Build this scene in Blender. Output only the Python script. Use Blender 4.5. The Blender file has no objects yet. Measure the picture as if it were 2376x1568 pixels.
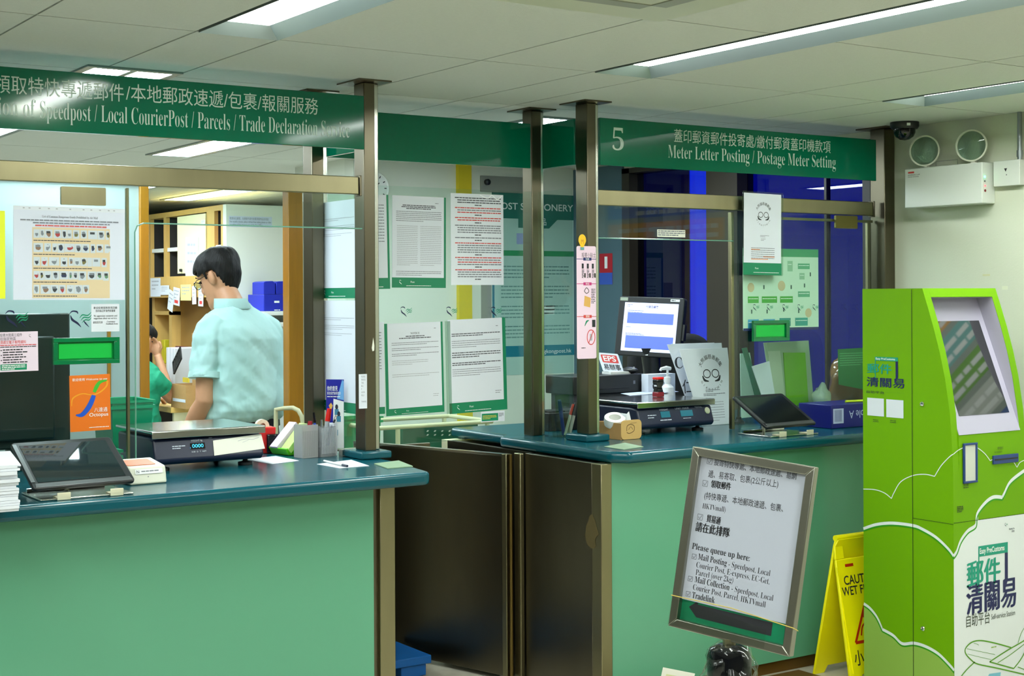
import bpy, bmesh, math, random
from mathutils import Vector, Matrix, noise

scene = bpy.context.scene
col = scene.collection

# ------------------------------------------------------------------ camera, sky, exposure
FPX, ROLL, CYH, YAW, EYE = 3400.0, math.radians(.29), 688.0, math.radians(56.0), 1.58
FWD = Vector((math.cos(YAW), math.sin(YAW), 0)); RGT = Vector((math.sin(YAW), -math.cos(YAW), 0)); UP = Vector((0, 0, 1))
CR, SR = math.cos(ROLL), math.sin(ROLL)
cam = bpy.data.cameras.new('camera'); cam_ob = bpy.data.objects.new('camera', cam); col.objects.link(cam_ob)
cam.sensor_width = 36.0; cam.lens = FPX / 2376 * 36.0; cam.shift_y = (CYH - 784) / 2376; cam.clip_start = .05
cx, cy_, cz = RGT * CR - UP * SR, RGT * SR + UP * CR, -FWD
cam_ob.matrix_world = Matrix(((cx.x, cy_.x, cz.x, 0), (cx.y, cy_.y, cz.y, 0), (cx.z, cy_.z, cz.z, EYE), (0, 0, 0, 1)))
scene.camera = cam_ob
world = bpy.data.worlds.new('evening_sky'); scene.world = world; world.use_nodes = True
bg = world.node_tree.nodes['Background']; bg.inputs[0].default_value = (.0, .018, .62, 1); bg.inputs[1].default_value = 1.15
scene.view_settings.view_transform = 'Standard'; scene.view_settings.look = 'None'
scene.view_settings.gamma = 1.0; scene.view_settings.use_curve_mapping = False
scene.view_settings.exposure = 0.0
LAMP = 37.0            # radiance of the ceiling lamps' diffusers
LAMP_TINT = (.94, 1.0, .95)
scene.cycles.use_denoising = True
scene.cycles.max_bounces = 10; scene.cycles.transparent_max_bounces = 24; scene.cycles.sample_clamp_indirect = 6

# ------------------------------------------------------------------ rays of the survey: a point of a real plane seen at a pixel
def ray(px, py):
    u, v = px - 1188, py - CYH
    return FWD + RGT * ((u * CR - v * SR) / FPX) - UP * ((u * SR + v * CR) / FPX)
EYEP = Vector((0, 0, EYE))
def PX(px, py, X): d = ray(px, py); return EYEP + d * (X / d.x)
def PY(px, py, Y): d = ray(px, py); return EYEP + d * (Y / d.y)
def PZ(px, py, Z): d = ray(px, py); return EYEP + d * ((Z - EYE) / d.z)
def PD(px, py, D): return EYEP + ray(px, py) * D
def PP(px, py, o, n):
    d = ray(px, py); return EYEP + d * ((Vector(o) - EYEP).dot(n) / d.dot(n))

def frame(o, x, y):
    x = Vector(x).normalized(); y = Vector(y); z = x.cross(y).normalized(); y = z.cross(x)
    return Matrix(((x.x, y.x, z.x, o[0]), (x.y, y.y, z.y, o[1]), (x.z, y.z, z.z, o[2]), (0, 0, 0, 1)))
def FY(X, Y, Z): return frame((X, Y, Z), (1, 0, 0), (0, 0, 1))      # faces the customers (-Y)
def FXm(X, Y, Z): return frame((X, Y, Z), (0, -1, 0), (0, 0, 1))    # faces -X
def TR(x, y, z): return Matrix.Translation((x, y, z))
def RZ(a): return Matrix.Rotation(math.radians(a), 4, 'Z')
def RX(a): return Matrix.Rotation(math.radians(a), 4, 'X')
def RY(a): return Matrix.Rotation(math.radians(a), 4, 'Y')

# ------------------------------------------------------------------ materials
def lin(c):
    c = c / 255.0
    return c / 12.92 if c <= .04045 else ((c + .055) / 1.055) ** 2.4
def rgb(r, g, b): return (lin(r), lin(g), lin(b), 1)
MATS = {}
def mat(name, c=(200, 200, 200), rough=.5, metal=0., spec=.5, ior=None, noise_amt=0., noise_scale=30., bump=0., bump_scale=200., bump_dist=.004, emit=None, estr=0., alpha=None, stretch=None, coat=0.):
    if name in MATS: return MATS[name]
    m = bpy.data.materials.new(name); m.use_nodes = True; nt = m.node_tree; p = nt.nodes['Principled BSDF']
    p.inputs['Base Color'].default_value = rgb(*c); p.inputs['Roughness'].default_value = rough; p.inputs['Metallic'].default_value = metal
    p.inputs['Specular IOR Level'].default_value = spec
    if ior: p.inputs['IOR'].default_value = ior
    if coat: p.inputs['Coat Weight'].default_value = coat; p.inputs['Coat Roughness'].default_value = .05
    if emit: p.inputs['Emission Color'].default_value = rgb(*emit); p.inputs['Emission Strength'].default_value = estr
    if alpha is not None: p.inputs['Alpha'].default_value = alpha
    if noise_amt or bump:
        tc = nt.nodes.new('ShaderNodeTexCoord'); mp = nt.nodes.new('ShaderNodeMapping'); nt.links.new(tc.outputs['Object'], mp.inputs[0])
        if stretch: mp.inputs['Scale'].default_value = stretch
    if noise_amt:
        n = nt.nodes.new('ShaderNodeTexNoise'); n.inputs['Scale'].default_value = noise_scale; n.inputs['Detail'].default_value = 4
        nt.links.new(mp.outputs[0], n.inputs['Vector'])
        mx = nt.nodes.new('ShaderNodeMix'); mx.data_type = 'RGBA'; mx.blend_type = 'MULTIPLY'; mx.inputs[0].default_value = noise_amt
        mx.inputs[6].default_value = rgb(*c)
        rp = nt.nodes.new('ShaderNodeValToRGB'); rp.color_ramp.elements[0].position = .3; rp.color_ramp.elements[1].position = .7
        rp.color_ramp.elements[0].color = (.35, .35, .35, 1); rp.color_ramp.elements[1].color = (1, 1, 1, 1)
        nt.links.new(n.outputs['Fac'], rp.inputs[0]); nt.links.new(rp.outputs[0], mx.inputs[7]); nt.links.new(mx.outputs[2], p.inputs['Base Color'])
    if bump:
        n2 = nt.nodes.new('ShaderNodeTexNoise'); n2.inputs['Scale'].default_value = bump_scale; n2.inputs['Detail'].default_value = 3
        nt.links.new(mp.outputs[0], n2.inputs['Vector'])
        b = nt.nodes.new('ShaderNodeBump'); b.inputs['Strength'].default_value = bump; b.inputs['Distance'].default_value = bump_dist
        nt.links.new(n2.outputs['Fac'], b.inputs['Height']); nt.links.new(b.outputs[0], p.inputs['Normal'])
    MATS[name] = m
    return m
def glass(name, tint=(235, 248, 242), rough=.0, ior=1.45, clear=1.0):
    """a thin pane: light goes straight through, tinted, and the surface mirrors by Fresnel"""
    if name in MATS: return MATS[name]
    m = bpy.data.materials.new(name); m.use_nodes = True; nt = m.node_tree; nt.nodes.remove(nt.nodes['Principled BSDF'])
    t = nt.nodes.new('ShaderNodeBsdfTransparent'); t.inputs[0].default_value = rgb(*tint)
    g = nt.nodes.new('ShaderNodeBsdfGlossy'); g.inputs['Roughness'].default_value = rough; g.inputs[0].default_value = (1, 1, 1, 1)
    lw = nt.nodes.new('ShaderNodeLayerWeight'); lw.inputs[0].default_value = .5          # facing: 0 head on, 1 grazing
    pw = nt.nodes.new('ShaderNodeMath'); pw.operation = 'POWER'; pw.inputs[1].default_value = 5; nt.links.new(lw.outputs['Facing'], pw.inputs[0])
    f0 = ((ior - 1) / (ior + 1)) ** 2
    ml = nt.nodes.new('ShaderNodeMath'); ml.operation = 'MULTIPLY_ADD'; ml.inputs[1].default_value = .6; ml.inputs[2].default_value = f0; nt.links.new(pw.outputs[0], ml.inputs[0])
    mx = nt.nodes.new('ShaderNodeMixShader'); nt.links.new(ml.outputs[0], mx.inputs[0]); nt.links.new(t.outputs[0], mx.inputs[1]); nt.links.new(g.outputs[0], mx.inputs[2])
    nt.links.new(mx.outputs[0], nt.nodes['Material Output'].inputs[0]); MATS[name] = m
    return m
def lamp_mat(name, tint, strength):
    if name in MATS: return MATS[name]
    m = bpy.data.materials.new(name); m.use_nodes = True; p = m.node_tree.nodes['Principled BSDF']
    p.inputs['Base Color'].default_value = (.8, .8, .8, 1); p.inputs['Emission Color'].default_value = (*tint, 1); p.inputs['Emission Strength'].default_value = strength
    MATS[name] = m
    return m

steel = mat('brushed_steel', (152, 144, 112), .34, 1.0, noise_amt=.18, noise_scale=14, stretch=(1, 1, .12), bump=.03, bump_scale=300)
steel_dk = mat('dark_brushed_steel', (110, 103, 86), .3, 1.0, noise_amt=.2, noise_scale=6, stretch=(1, 1, .3))
steel_br = mat('bright_steel', (205, 205, 195), .22, 1.0)
chrome = mat('chrome', (220, 220, 220), .12, 1.0)
sign_gr = mat('sign_green', (0, 104, 74), .085, .0, spec=.4)
wall_dk = mat('dim_wall_paint', (112, 108, 92), .7)
sign_ed = mat('sign_edge', (0, 92, 70), .4)
letter_si = mat('sign_lettering_silver', (196, 218, 208), .45)
teal = mat('worktop_teal', (4, 78, 90), .2, 0, spec=.45, noise_amt=.18, noise_scale=400)
mint = mat('mint_glass_panel', (92, 158, 126), .16, 0, spec=.5)
wall_cr = mat('cream_paint', (206, 210, 190), .7, bump=.12, bump_scale=120)
wall_pl = mat('pale_paint', (222, 225, 212), .75)
tile_m = mat('ceiling_tile', (207, 210, 202), .9, noise_amt=.06, noise_scale=90, bump=.25, bump_scale=260)
grid_m = mat('ceiling_gap', (70, 70, 52), .9)
floor_m = mat('floor_tile', (188, 183, 166), .35, noise_amt=.25, noise_scale=25)
white_p = mat('white_paint', (218, 222, 214), .5)
paper = mat('paper', (214, 219, 227), .6)
paper_w = mat('paper_warm', (228, 228, 214), .6)
sleeve = mat('plastic_sleeve', (222, 228, 236), .12, spec=.7)
ink = mat('ink_black', (28, 30, 36), .6)
ink_d = mat('ink_dark_grey', (66, 68, 76), .6)
ink_g = mat('ink_grey', (112, 116, 126), .6)
ink_lg = mat('ink_pale_grey', (165, 168, 176), .6)
ink_red = mat('ink_red', (206, 62, 56), .6)
ink_or = mat('ink_orange', (226, 128, 40), .6)
ink_yel = mat('ink_yellow', (232, 206, 60), .6)
ink_navy = mat('ink_navy', (24, 34, 100), .6)
ink_white = mat('ink_white', (235, 238, 236), .5)
gr_band = mat('notice_green', (0, 124, 84), .4)
navy_st = mat('sticker_navy', (12, 18, 62), .4)
green_st = mat('sticker_green', (0, 132, 92), .4)
black_pl = mat('black_plastic', (22, 24, 26), .38)
black_gl = mat('black_gloss', (12, 14, 18), .08, spec=.6)
grey_pl = mat('grey_plastic', (150, 150, 150), .4)
beige_pl = mat('pale_plastic', (212, 214, 196), .4)
white_pl = mat('white_plastic', (226, 228, 224), .35)
red_pl = mat('red_plastic', (214, 26, 22), .3)
navy_pl = mat('navy_scale_plastic', (20, 28, 54), .35)
wood = mat('honey_wood', (180, 120, 20), .4, noise_amt=.25, noise_scale=9, stretch=(6, 6, .5))
wood_lt = mat('pale_wood', (206, 168, 96), .45, noise_amt=.15, noise_scale=9, stretch=(5, 5, .5))
cream_lam = mat('cream_laminate', (224, 218, 178), .45)
card = mat('cardboard', (178, 138, 84), .8, noise_amt=.12, noise_scale=40)
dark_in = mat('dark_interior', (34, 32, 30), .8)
glass_m = glass('clear_glass', (243, 250, 247))
glass_e = mat('glass_edge_green', (120, 172, 152), .15, spec=.8, alpha=.75)
acrylic = glass('clear_acrylic', (228, 238, 232), .05)
film = glass('cling_film', (238, 242, 240), .14, 1.5)

# ------------------------------------------------------------------ mesh builder
class MB:
    def __init__(s, M=None): s.v = []; s.f = []; s.m = []; s.M = M or Matrix(); s.k = 0
    def add(s, vs, fs, M=None, k=None):
        T = s.M @ M if M is not None else s.M; b = len(s.v)
        s.v += [T @ Vector(v) for v in vs]; s.f += [[b + i for i in f] for f in fs]; s.m += [s.k if k is None else k] * len(fs)
        return s
    def box(s, x0, x1, y0, y1, z0, z1, M=None, k=None):
        return s.add([(x0, y0, z0), (x1, y0, z0), (x1, y1, z0), (x0, y1, z0), (x0, y0, z1), (x1, y0, z1), (x1, y1, z1), (x0, y1, z1)],
                     [(0, 3, 2, 1), (4, 5, 6, 7), (0, 1, 5, 4), (1, 2, 6, 5), (2, 3, 7, 6), (3, 0, 4, 7)], M, k)
    def cyl(s, p0, p1, r0, r1=None, n=20, M=None, k=None, caps=True):
        r1 = r0 if r1 is None else r1; p0, p1 = Vector(p0), Vector(p1); d = (p1 - p0).normalized()
        a = d.orthogonal().normalized(); b = d.cross(a); vs = []
        for p, r in ((p0, r0), (p1, r1)): vs += [p + a * (r * math.cos(2 * math.pi * i / n)) + b * (r * math.sin(2 * math.pi * i / n)) for i in range(n)]
        fs = [(i, (i + 1) % n, n + (i + 1) % n, n + i) for i in range(n)]
        if caps: fs += [tuple(range(n - 1, -1, -1)), tuple(range(n, 2 * n))]
        return s.add(vs, fs, M, k)
    def tube(s, pts, r, n=10, M=None, k=None):
        pts = [Vector(p) for p in pts]; vs = []; rs = r if isinstance(r, (list, tuple)) else [r] * len(pts); a = None
        for i, p in enumerate(pts):
            d = (pts[min(i + 1, len(pts) - 1)] - pts[max(i - 1, 0)]).normalized()
            a = d.orthogonal().normalized() if a is None else (a - d * a.dot(d)).normalized()
            b = d.cross(a)
            vs += [p + (a * math.cos(2 * math.pi * j / n) + b * math.sin(2 * math.pi * j / n)) * rs[i] for j in range(n)]
        fs = [(i * n + j, i * n + (j + 1) % n, (i + 1) * n + (j + 1) % n, (i + 1) * n + j) for i in range(len(pts) - 1) for j in range(n)]
        fs += [tuple(range(n - 1, -1, -1)), tuple(range((len(pts) - 1) * n, len(pts) * n))]
        return s.add(vs, fs, M, k)
    def loft(s, rings, M=None, k=None, caps=True):
        n = len(rings[0]); vs = [v for r in rings for v in r]
        fs = [(i * n + j, i * n + (j + 1) % n, (i + 1) * n + (j + 1) % n, (i + 1) * n + j) for i in range(len(rings) - 1) for j in range(n)]
        if caps: fs += [tuple(range(n - 1, -1, -1)), tuple(range((len(rings) - 1) * n, len(rings) * n))]
        return s.add(vs, fs, M, k)
    def lathe(s, prof, n=28, M=None, k=None):
        return s.loft([[(r * math.cos(2 * math.pi * j / n), r * math.sin(2 * math.pi * j / n), z) for j in range(n)] for r, z in prof], M, k)
    def prism(s, pts, z0, z1, M=None, k=None):
        n = len(pts)
        return s.add([(x, y, z0) for x, y in pts] + [(x, y, z1) for x, y in pts],
                     [tuple(range(n - 1, -1, -1)), tuple(range(n, 2 * n))] + [(i, (i + 1) % n, n + (i + 1) % n, n + i) for i in range(n)], M, k)
    def ell(s, c, r, nu=24, nv=14, M=None, k=None):
        c = Vector(c); rings = []
        for i in range(nv + 1):
            t = -math.pi / 2 + math.pi * i / nv; cr = max(math.cos(t), .003)
            rings.append([(c.x + r[0] * cr * math.cos(2 * math.pi * j / nu), c.y + r[1] * cr * math.sin(2 * math.pi * j / nu), c.z + r[2] * math.sin(t)) for j in range(nu)])
        return s.loft(rings, M, k)
    def poly(s, pts, z=0., M=None, k=None): return s.add([(x, y, z) for x, y in pts], [tuple(range(len(pts)))], M, k)
    def rect(s, x0, x1, y0, y1, z=0., M=None, k=None): return s.poly([(x0, y0), (x1, y0), (x1, y1), (x0, y1)], z, M, k)
    def stroke(s, pts, ws, z=0., M=None, k=None):
        """a flat tapered brush stroke through pts"""
        P = [Vector((p[0], p[1])) for p in pts]
        if not isinstance(ws, (list, tuple)): ws = [ws] * len(P)
        Q, W = [], []
        for i in range(len(P) - 1):           # Catmull-Rom
            p0, p1, p2, p3 = P[max(i - 1, 0)], P[i], P[i + 1], P[min(i + 2, len(P) - 1)]
            for j in range(6):
                t = j / 6
                Q.append(.5 * ((2 * p1) + (p2 - p0) * t + (2 * p0 - 5 * p1 + 4 * p2 - p3) * t * t + (3 * p1 - p0 - 3 * p2 + p3) * t ** 3)); W.append(ws[i] * (1 - t) + ws[i + 1] * t)
        Q.append(P[-1]); W.append(ws[-1]); vs = []
        for i, q in enumerate(Q):
            d = (Q[min(i + 1, len(Q) - 1)] - Q[max(i - 1, 0)]); d = d.normalized() if d.length > 1e-9 else Vector((1, 0)); nrm = Vector((-d.y, d.x))
            a, b = q + nrm * W[i] / 2, q - nrm * W[i] / 2; vs += [(a.x, a.y, z), (b.x, b.y, z)]
        return s.add(vs, [(2 * i, 2 * i + 1, 2 * i + 3, 2 * i + 2) for i in range(len(Q) - 1)], M, k)
    def build(s, name, mats, parent=None, smooth=False, bevel=0., seg=2, sharp=.6, solid=0.):
        me = bpy.data.meshes.new(name); me.from_pydata([tuple(v) for v in s.v], [], s.f)
        for m in (mats if isinstance(mats, (list, tuple)) else [mats]): me.materials.append(m)
        me.polygons.foreach_set('material_index', s.m)
        bm = bmesh.new(); bm.from_mesh(me); bmesh.ops.recalc_face_normals(bm, faces=bm.faces) if not getattr(s, 'flat', False) else None; bm.to_mesh(me); bm.free()
        if smooth or bevel:
            me.polygons.foreach_set('use_smooth', [True] * len(me.polygons)); me.set_sharp_from_angle(angle=sharp)
        o = bpy.data.objects.new(name, me); col.objects.link(o)
        if bevel:
            b = o.modifiers.new('bevel', 'BEVEL'); b.width = bevel; b.segments = seg; b.limit_method = 'ANGLE'; b.harden_normals = False
        if solid:
            b = o.modifiers.new('solid', 'SOLIDIFY'); b.thickness = solid; b.offset = 0
        if parent is not None: attach(o, parent)
        return o
def world_of(p):
    M = p.matrix_basis.copy()
    if p.parent is not None: M = world_of(p.parent) @ p.matrix_parent_inverse @ M
    return M
def attach(o, p):
    o.parent = p; o.matrix_parent_inverse = world_of(p).inverted()
def thing(name, label, cat, loc, group=None):
    o = bpy.data.objects.new(name, None); col.objects.link(o); o.location = loc; o.empty_display_size = .05
    return tag(o, label, cat, group)
def tag(o, label, cat, group=None, kind=None):
    o['label'] = label; o['category'] = cat
    if group: o['group'] = group
    if kind: o['kind'] = kind
    return o
def struct(o): o['kind'] = 'structure'; return o
def kids(o): return [c for c in bpy.data.objects if c.parent == o]
def copy_thing(o, M, label, group=None):
    """copies a thing, its parts and their sub-parts and moves the copy by the world matrix M"""
    r = o.copy(); col.objects.link(r); r.matrix_basis = M @ o.matrix_basis; r['label'] = label
    if group: r['group'] = group
    for ch in kids(o):
        c = ch.copy(); col.objects.link(c); c.parent = r; c.matrix_parent_inverse = ch.matrix_parent_inverse.copy()
        for g in kids(ch):
            d = g.copy(); col.objects.link(d); d.parent = c; d.matrix_parent_inverse = g.matrix_parent_inverse.copy()
    return r

# ------------------------------------------------------------------ lettering
TXT = {}
def serif(s):
    return ''.join(chr(0x1D400 + ord(c) - 65) if 'A' <= c <= 'Z' else chr(0x1D41A + ord(c) - 97) if 'a' <= c <= 'z' else chr(0x1D7CE + ord(c) - 48) if '0' <= c <= '9' else c for c in s)
def glyphs(s, off, res=3):
    key = (s, off)
    if key not in TXT:
        c = bpy.data.curves.new('writing', 'FONT'); c.body = s; c.offset = off; c.size = 1; c.resolution_u = res
        o = bpy.data.objects.new('writing', c); me = bpy.data.meshes.new_from_object(o)
        vs = [tuple(v.co) for v in me.vertices]; fs = [tuple(p.vertices) for p in me.polygons]
        bpy.data.objects.remove(o); bpy.data.curves.remove(c); bpy.data.meshes.remove(me); TXT[key] = (vs, fs)
    return TXT[key]
def text(mb, s, x, y, h, width=None, sx=1., align='l', off=0., ser=False, k=None, z=.0004, M=None, rot=0., res=3):
    """writes s with its baseline at y; width fits it to that length"""
    vs, fs = glyphs(serif(s) if ser else s, off, res)
    if not vs: return
    w0, w1 = min(v[0] for v in vs), max(v[0] for v in vs)
    kx = (width / (w1 - w0)) if width else h * sx
    x0 = x - (0 if align == 'l' else (w1 - w0) * kx * (.5 if align == 'c' else 1)) - w0 * kx
    T = Matrix.Translation((x0, y, z))
    if rot: T = Matrix.Translation((x, y, z)) @ Matrix.Rotation(math.radians(rot), 4, 'Z') @ Matrix.Translation((x0 - x, 0, 0))
    mb.add([(v[0] * kx, v[1] * h, 0) for v in vs], fs, (M @ T) if M is not None else T, k)
def btext(mb, s, x, y, h, width=None, d=.03, **kw):
    """heavier writing: the same strokes set three times, a hair apart"""
    z = kw.pop('z', .0004)
    for i, (a, b) in enumerate(((0, 0), (d, .4 * d), (-d, -.4 * d))): text(mb, s, x + a * h, y + b * h, h, width=width, z=z + .00004 * i, **kw)
def lines(mb, x0, x1, y, n, pitch, h, seed=0, k=None, z=.0004, short=.5, M=None, indent=0.):
    """n lines of small print: one bar per word"""
    r = random.Random(seed)
    for i in range(n):
        x = x0 + (indent if i else 0); end = x1 if i < n - 1 else min(x1, x0 + (x1 - x0) * (short + .3 * r.random()))
        while x < end - h:
            w = min(h * r.uniform(1.6, 6), end - x); mb.rect(x, x + w, y - h, y, z, M, k); x += w + h * .5
        y -= pitch
BIRD_N = [([(-.5, .28), (-.3, .47), (.0, .44), (.08, .3)], [.02, .09, .12, .05]), ([(-.42, .2), (-.3, -.1), (.05, -.35), (.3, -.62)], [.03, .16, .14, .02])]
BIRD_G = [([(.2, .0), (.4, .22), (.75, .18), (1.0, .4)], [.02, .09, .08, .02]), ([(.28, -.16), (.5, .05), (.82, .02), (1.02, .22)], [.02, .09, .08, .02]), ([(.36, -.32), (.6, -.12), (.85, -.14), (1.0, .04)], [.02, .08, .07, .02])]
def bird(M, s, label, group, flip=False, green=True, tail=False):
    """the swooping bird emblem stuck on the glass"""
    mb = MB(M); F = Matrix.Scale(-1, 4, (1, 0, 0)) if flip else Matrix(); S = F @ Matrix.Scale(s, 4)
    for p, w in BIRD_N: mb.stroke(p, w, .0006, S, 0)
    if tail: mb.stroke([(.45, -.15), (.6, -.35), (.85, -.62)], [.03, .1, .02], .0006, S, 0)
    if green:
        for p, w in BIRD_G: mb.stroke(p, w, .0006, S, 1)
    mb.flat = True
    return tag(mb.build('bird_sticker', [navy_st, green_st]), label, 'sticker', group)
def sheet(name, M, w, h, m, label, cat, group=None, t=.0006, bevel=0.):
    """a thin flat thing of size w by h, its frame's origin at the lower left"""
    o = MB(M).box(0, w, 0, h, -t, 0).build(name, m, bevel=bevel)
    return tag(o, label, cat, group) if label else o
def span_y(x0, y0, x1, y1, Y):
    """lower-left corner, width and height on the plane Y of a box of pixels"""
    a = PY(x0, (y0 + y1) / 2, Y).x; b = PY(x1, (y0 + y1) / 2, Y).x; xm = (x0 + x1) / 2
    t, u = PY(xm, y0, Y).z, PY(xm, y1, Y).z
    return FY(a, Y, u), b - a, t - u
def span_x(x0, y0, x1, y1, X):
    """the same on a plane of constant X seen from -X; x0 is the far end"""
    a = PX(x0, (y0 + y1) / 2, X).y; b = PX(x1, (y0 + y1) / 2, X).y; xm = (x0 + x1) / 2
    t, u = PX(xm, y0, X).z, PX(xm, y1, X).z
    return FXm(X, a, u), a - b, t - u
def roundrect(w, h, r, n=5):
    pts = []
    for cx_, cy2, a in ((w - r, r, -90), (w - r, h - r, 0), (r, h - r, 90), (r, r, 180)):
        for i in range(n + 1):
            t = math.radians(a + 90 * i / n); pts.append((cx_ + r * math.cos(t), cy2 + r * math.sin(t)))
    return pts
# ================================================================== the setting
ZC, ZT = 2.38, .985
XW, YB = 5.47, 7.4
struct(MB().box(-4, 5.62, -3, 14.2, -.1, 0).build('floor', floor_m))
# ceiling: lay-in tiles with open joints; three strips per bay, one of them for the lamps
cxs = []
for k in range(-3, 4):
    b = .185 + 1.49 * k; cxs += [(b, b + .27, True), (b + .27, b + 1.015, False), (b + 1.015, b + 1.49, False)]
LAMPS = [(k, j) for k in (-1, 0, 1, 2, 3) for j in (0, 2)]           # lamp bays over the public side
cys = [4.17 + .9 * n for n in range(-8, 12)]
def lamp_cell(k, y0): return any(k == a and abs(y0 - (4.17 - 1.8 * (1 + b) + 1.8 * b * 0)) < 0 for a, b in LAMPS)
lamp_spots = []
mb = MB()
for x0, x1, lampstrip in cxs:
    k = round((x0 - .185) / 1.49)
    for y0 in cys:
        y1 = y0 + .9
        a0, a1 = max(x0, -4), min(x1, 5.47)
        if a1 - a0 < .02: continue
        if lampstrip and k >= -1 and (abs(y0 - 3.27) < .01 or abs(y0 - 2.37) < .01 or abs(y0 - .57) < .01 or abs(y0 + .33) < .01): continue
        mb.box(a0 + .0035, a1 - .0035, y0 + .0035, y1 - .0035, ZC, ZC + .02, k=0)
mb.box(-4, 5.62, -3, 14.2, ZC + .1, ZC + .2, k=1)
mb.box(-4, 5.62, 4.17, 14.2, ZC + .02, ZC + .03, k=1); mb.box(-4, 5.62, -3, -.33, ZC + .02, ZC + .03, k=1)
for x0, x1, ls in cxs:
    if not ls: mb.box(max(x0, -4), min(x1, 5.5), -.33, 4.17, ZC + .02, ZC + .03, k=1)
struct(mb.build('ceiling', [tile_m, grid_m]))
# outer walls
struct(MB().box(-4.15, -4, -3, 14.2, 0, 2.5).build('wall_left', wall_dk))
struct(MB().box(-4, 5.62, -3.15, -3, 0, 2.5).build('wall_front', wall_dk))
struct(MB().box(-4, 5.62, 14.05, 14.2, 0, 2.5).build('wall_back', wall_pl))
WY0, WY1, WZ0, WZ1 = 4.95, 6.9, .95, 2.34
mb = MB(); mb.box(XW, 5.62, -3, WY0, 0, 2.5); mb.box(XW, 5.62, WY1, 14.05, 0, 2.5); mb.box(XW, 5.62, WY0, WY1, 0, WZ0); mb.box(XW, 5.62, WY0, WY1, WZ1, 2.5)
struct(mb.build('wall_right', wall_cr))
struct(MB().box(3.93, XW, YB, 8.2, 0, ZC).build('wall_staff', wall_pl))
YE = PX(518, 620, 4.28).y - .06
struct(MB().box(4.28, XW, YE, YE + .06, 0, 2.27).build('wall_end', wall_pl)); struct(MB().box(4.61, XW, YE + .06, 14.05, 0, 2.27).build('wall_cabinets', wall_pl))
struct(MB().box(3.905, 3.93, YB - .012, YB + .1, 0, ZC).build('trim_1', mat('pale_trim', (210, 214, 200), .5)))
# yellow painted corner strip on the back wall
a, b = PY(1058, 420, YB).x, PY(1088, 420, YB).x
struct(MB().box(a, b, YB - .03, YB, 0, ZC).build('trim_2', mat('yellow_paint', (214, 190, 12), .45)))
# window to the evening sky on the staff side
w = MB()
yA, yB = PX(1648, 500, XW).y, PX(1720, 500, XW).y
w.box(5.44, 5.56, yB, yA, WZ0, WZ1)                                   # brown column between the panes
w.box(5.45, 5.56, WY1 - .07, WY1, WZ0, WZ1); w.box(5.45, 5.56, WY0, WY0 + .05, WZ0, WZ1)
w.box(5.45, 5.56, WY0, WY1, WZ0, WZ0 + .04); w.box(5.45, 5.56, WY0, WY1, WZ1 - .03, WZ1)
y1905 = PX(1905, 450, XW).y; w.box(5.5, 5.53, y1905 - .008, y1905 + .008, WZ0, WZ1)
wf = struct(w.build('window_1', mat('bronze_frame', (44, 38, 30), .4)))
y1585 = PX(1585, 500, XW).y
def pane(y0, y1, m):
    o = MB().box(5.515, 5.521, y0, y1, WZ0 + .04, WZ1 - .03).build('window_pane', m, wf); o['kind'] = 'structure'
tint_d = glass('navy_film_glass', (20, 44, 112), 0, 1.5); tint_m = glass('blue_film_glass', (84, 108, 182), 0, 1.5); tint_n = glass('bare_glass', (235, 240, 250), 0, 1.5)
pane(y1585, WY1 - .07, tint_d); pane(yA, y1585, tint_n); pane(WY0 + .05, yB, tint_m)
# wall sheet by the window, the dim blue light there put into its colour
struct(MB().box(XW - .012, XW - .0005, WY1 + .002, YB - .001, 0, 2.37).build('wall_dim_sheet', mat('dim_blue_light_tone', (74, 100, 112), .35)))
# skirting
struct(MB().box(XW - .012, XW, -3, 4.4, 0, .1).build('baseboard_right', mat('brown_skirting', (96, 66, 34), .4)))

# ------------------------------------------------------------------ ceiling lamps
lens = lamp_mat('lamp_diffuser', LAMP_TINT, LAMP); lens_staff = lamp_mat('cool_lamp_diffuser', (.84, 1.0, 1.06), LAMP * 1.05); hous = mat('lamp_reflector', (140, 152, 150), .35, .8)
def recessed_lamp(x0, x1, y0, y1, label):
    t = thing('ceiling_light', label, 'ceiling light', ((x0 + x1) / 2, (y0 + y1) / 2, ZC + .04), 'recessed lamps in the tiled ceiling')
    z0, z1, e = ZC - .004, ZC + .035, .006
    m = MB(); ix, iy = .055, .05
    o, i = [(x0 + e, y0 + e), (x1 - e, y0 + e), (x1 - e, y1 - e), (x0 + e, y1 - e)], [(x0 + ix, y0 + iy), (x1 - ix, y0 + iy), (x1 - ix, y1 - iy), (x0 + ix, y1 - iy)]
    m.add([(x, y, z0) for x, y in o] + [(x, y, z1) for x, y in i] + [(x, y, z1 + .012) for x, y in o],
          [(a, (a + 1) % 4, 4 + (a + 1) % 4, 4 + a) for a in range(4)] + [(a, (a + 1) % 4, 8 + (a + 1) % 4, 8 + a) for a in range(4)] + [(8, 9, 10, 11)])
    m.flat = True; m.build('housing', hous, t)
    MB().box(x0 + ix, x1 - ix, y0 + iy, y1 - iy, z1 - .004, z1 + .004).build('diffuser', lens, t)
nm = {1: 'third', 2: 'second', 3: 'nearest'}
for k, lab in ((1, 'recessed ceiling lamp just before the counter with the scale and red dispenser'), (2, 'long recessed ceiling lamp leading to the post with the pink notice'), (3, 'recessed ceiling lamp closest to the emergency light on the wall')):
    b = .185 + 1.49 * k; recessed_lamp(b, b + .27, 2.37, 4.17, lab)
for k in (-1, 0): b = .185 + 1.49 * k; recessed_lamp(b, b + .27, 2.37, 4.17, 'recessed ceiling lamp outside the picture over the public floor')
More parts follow.
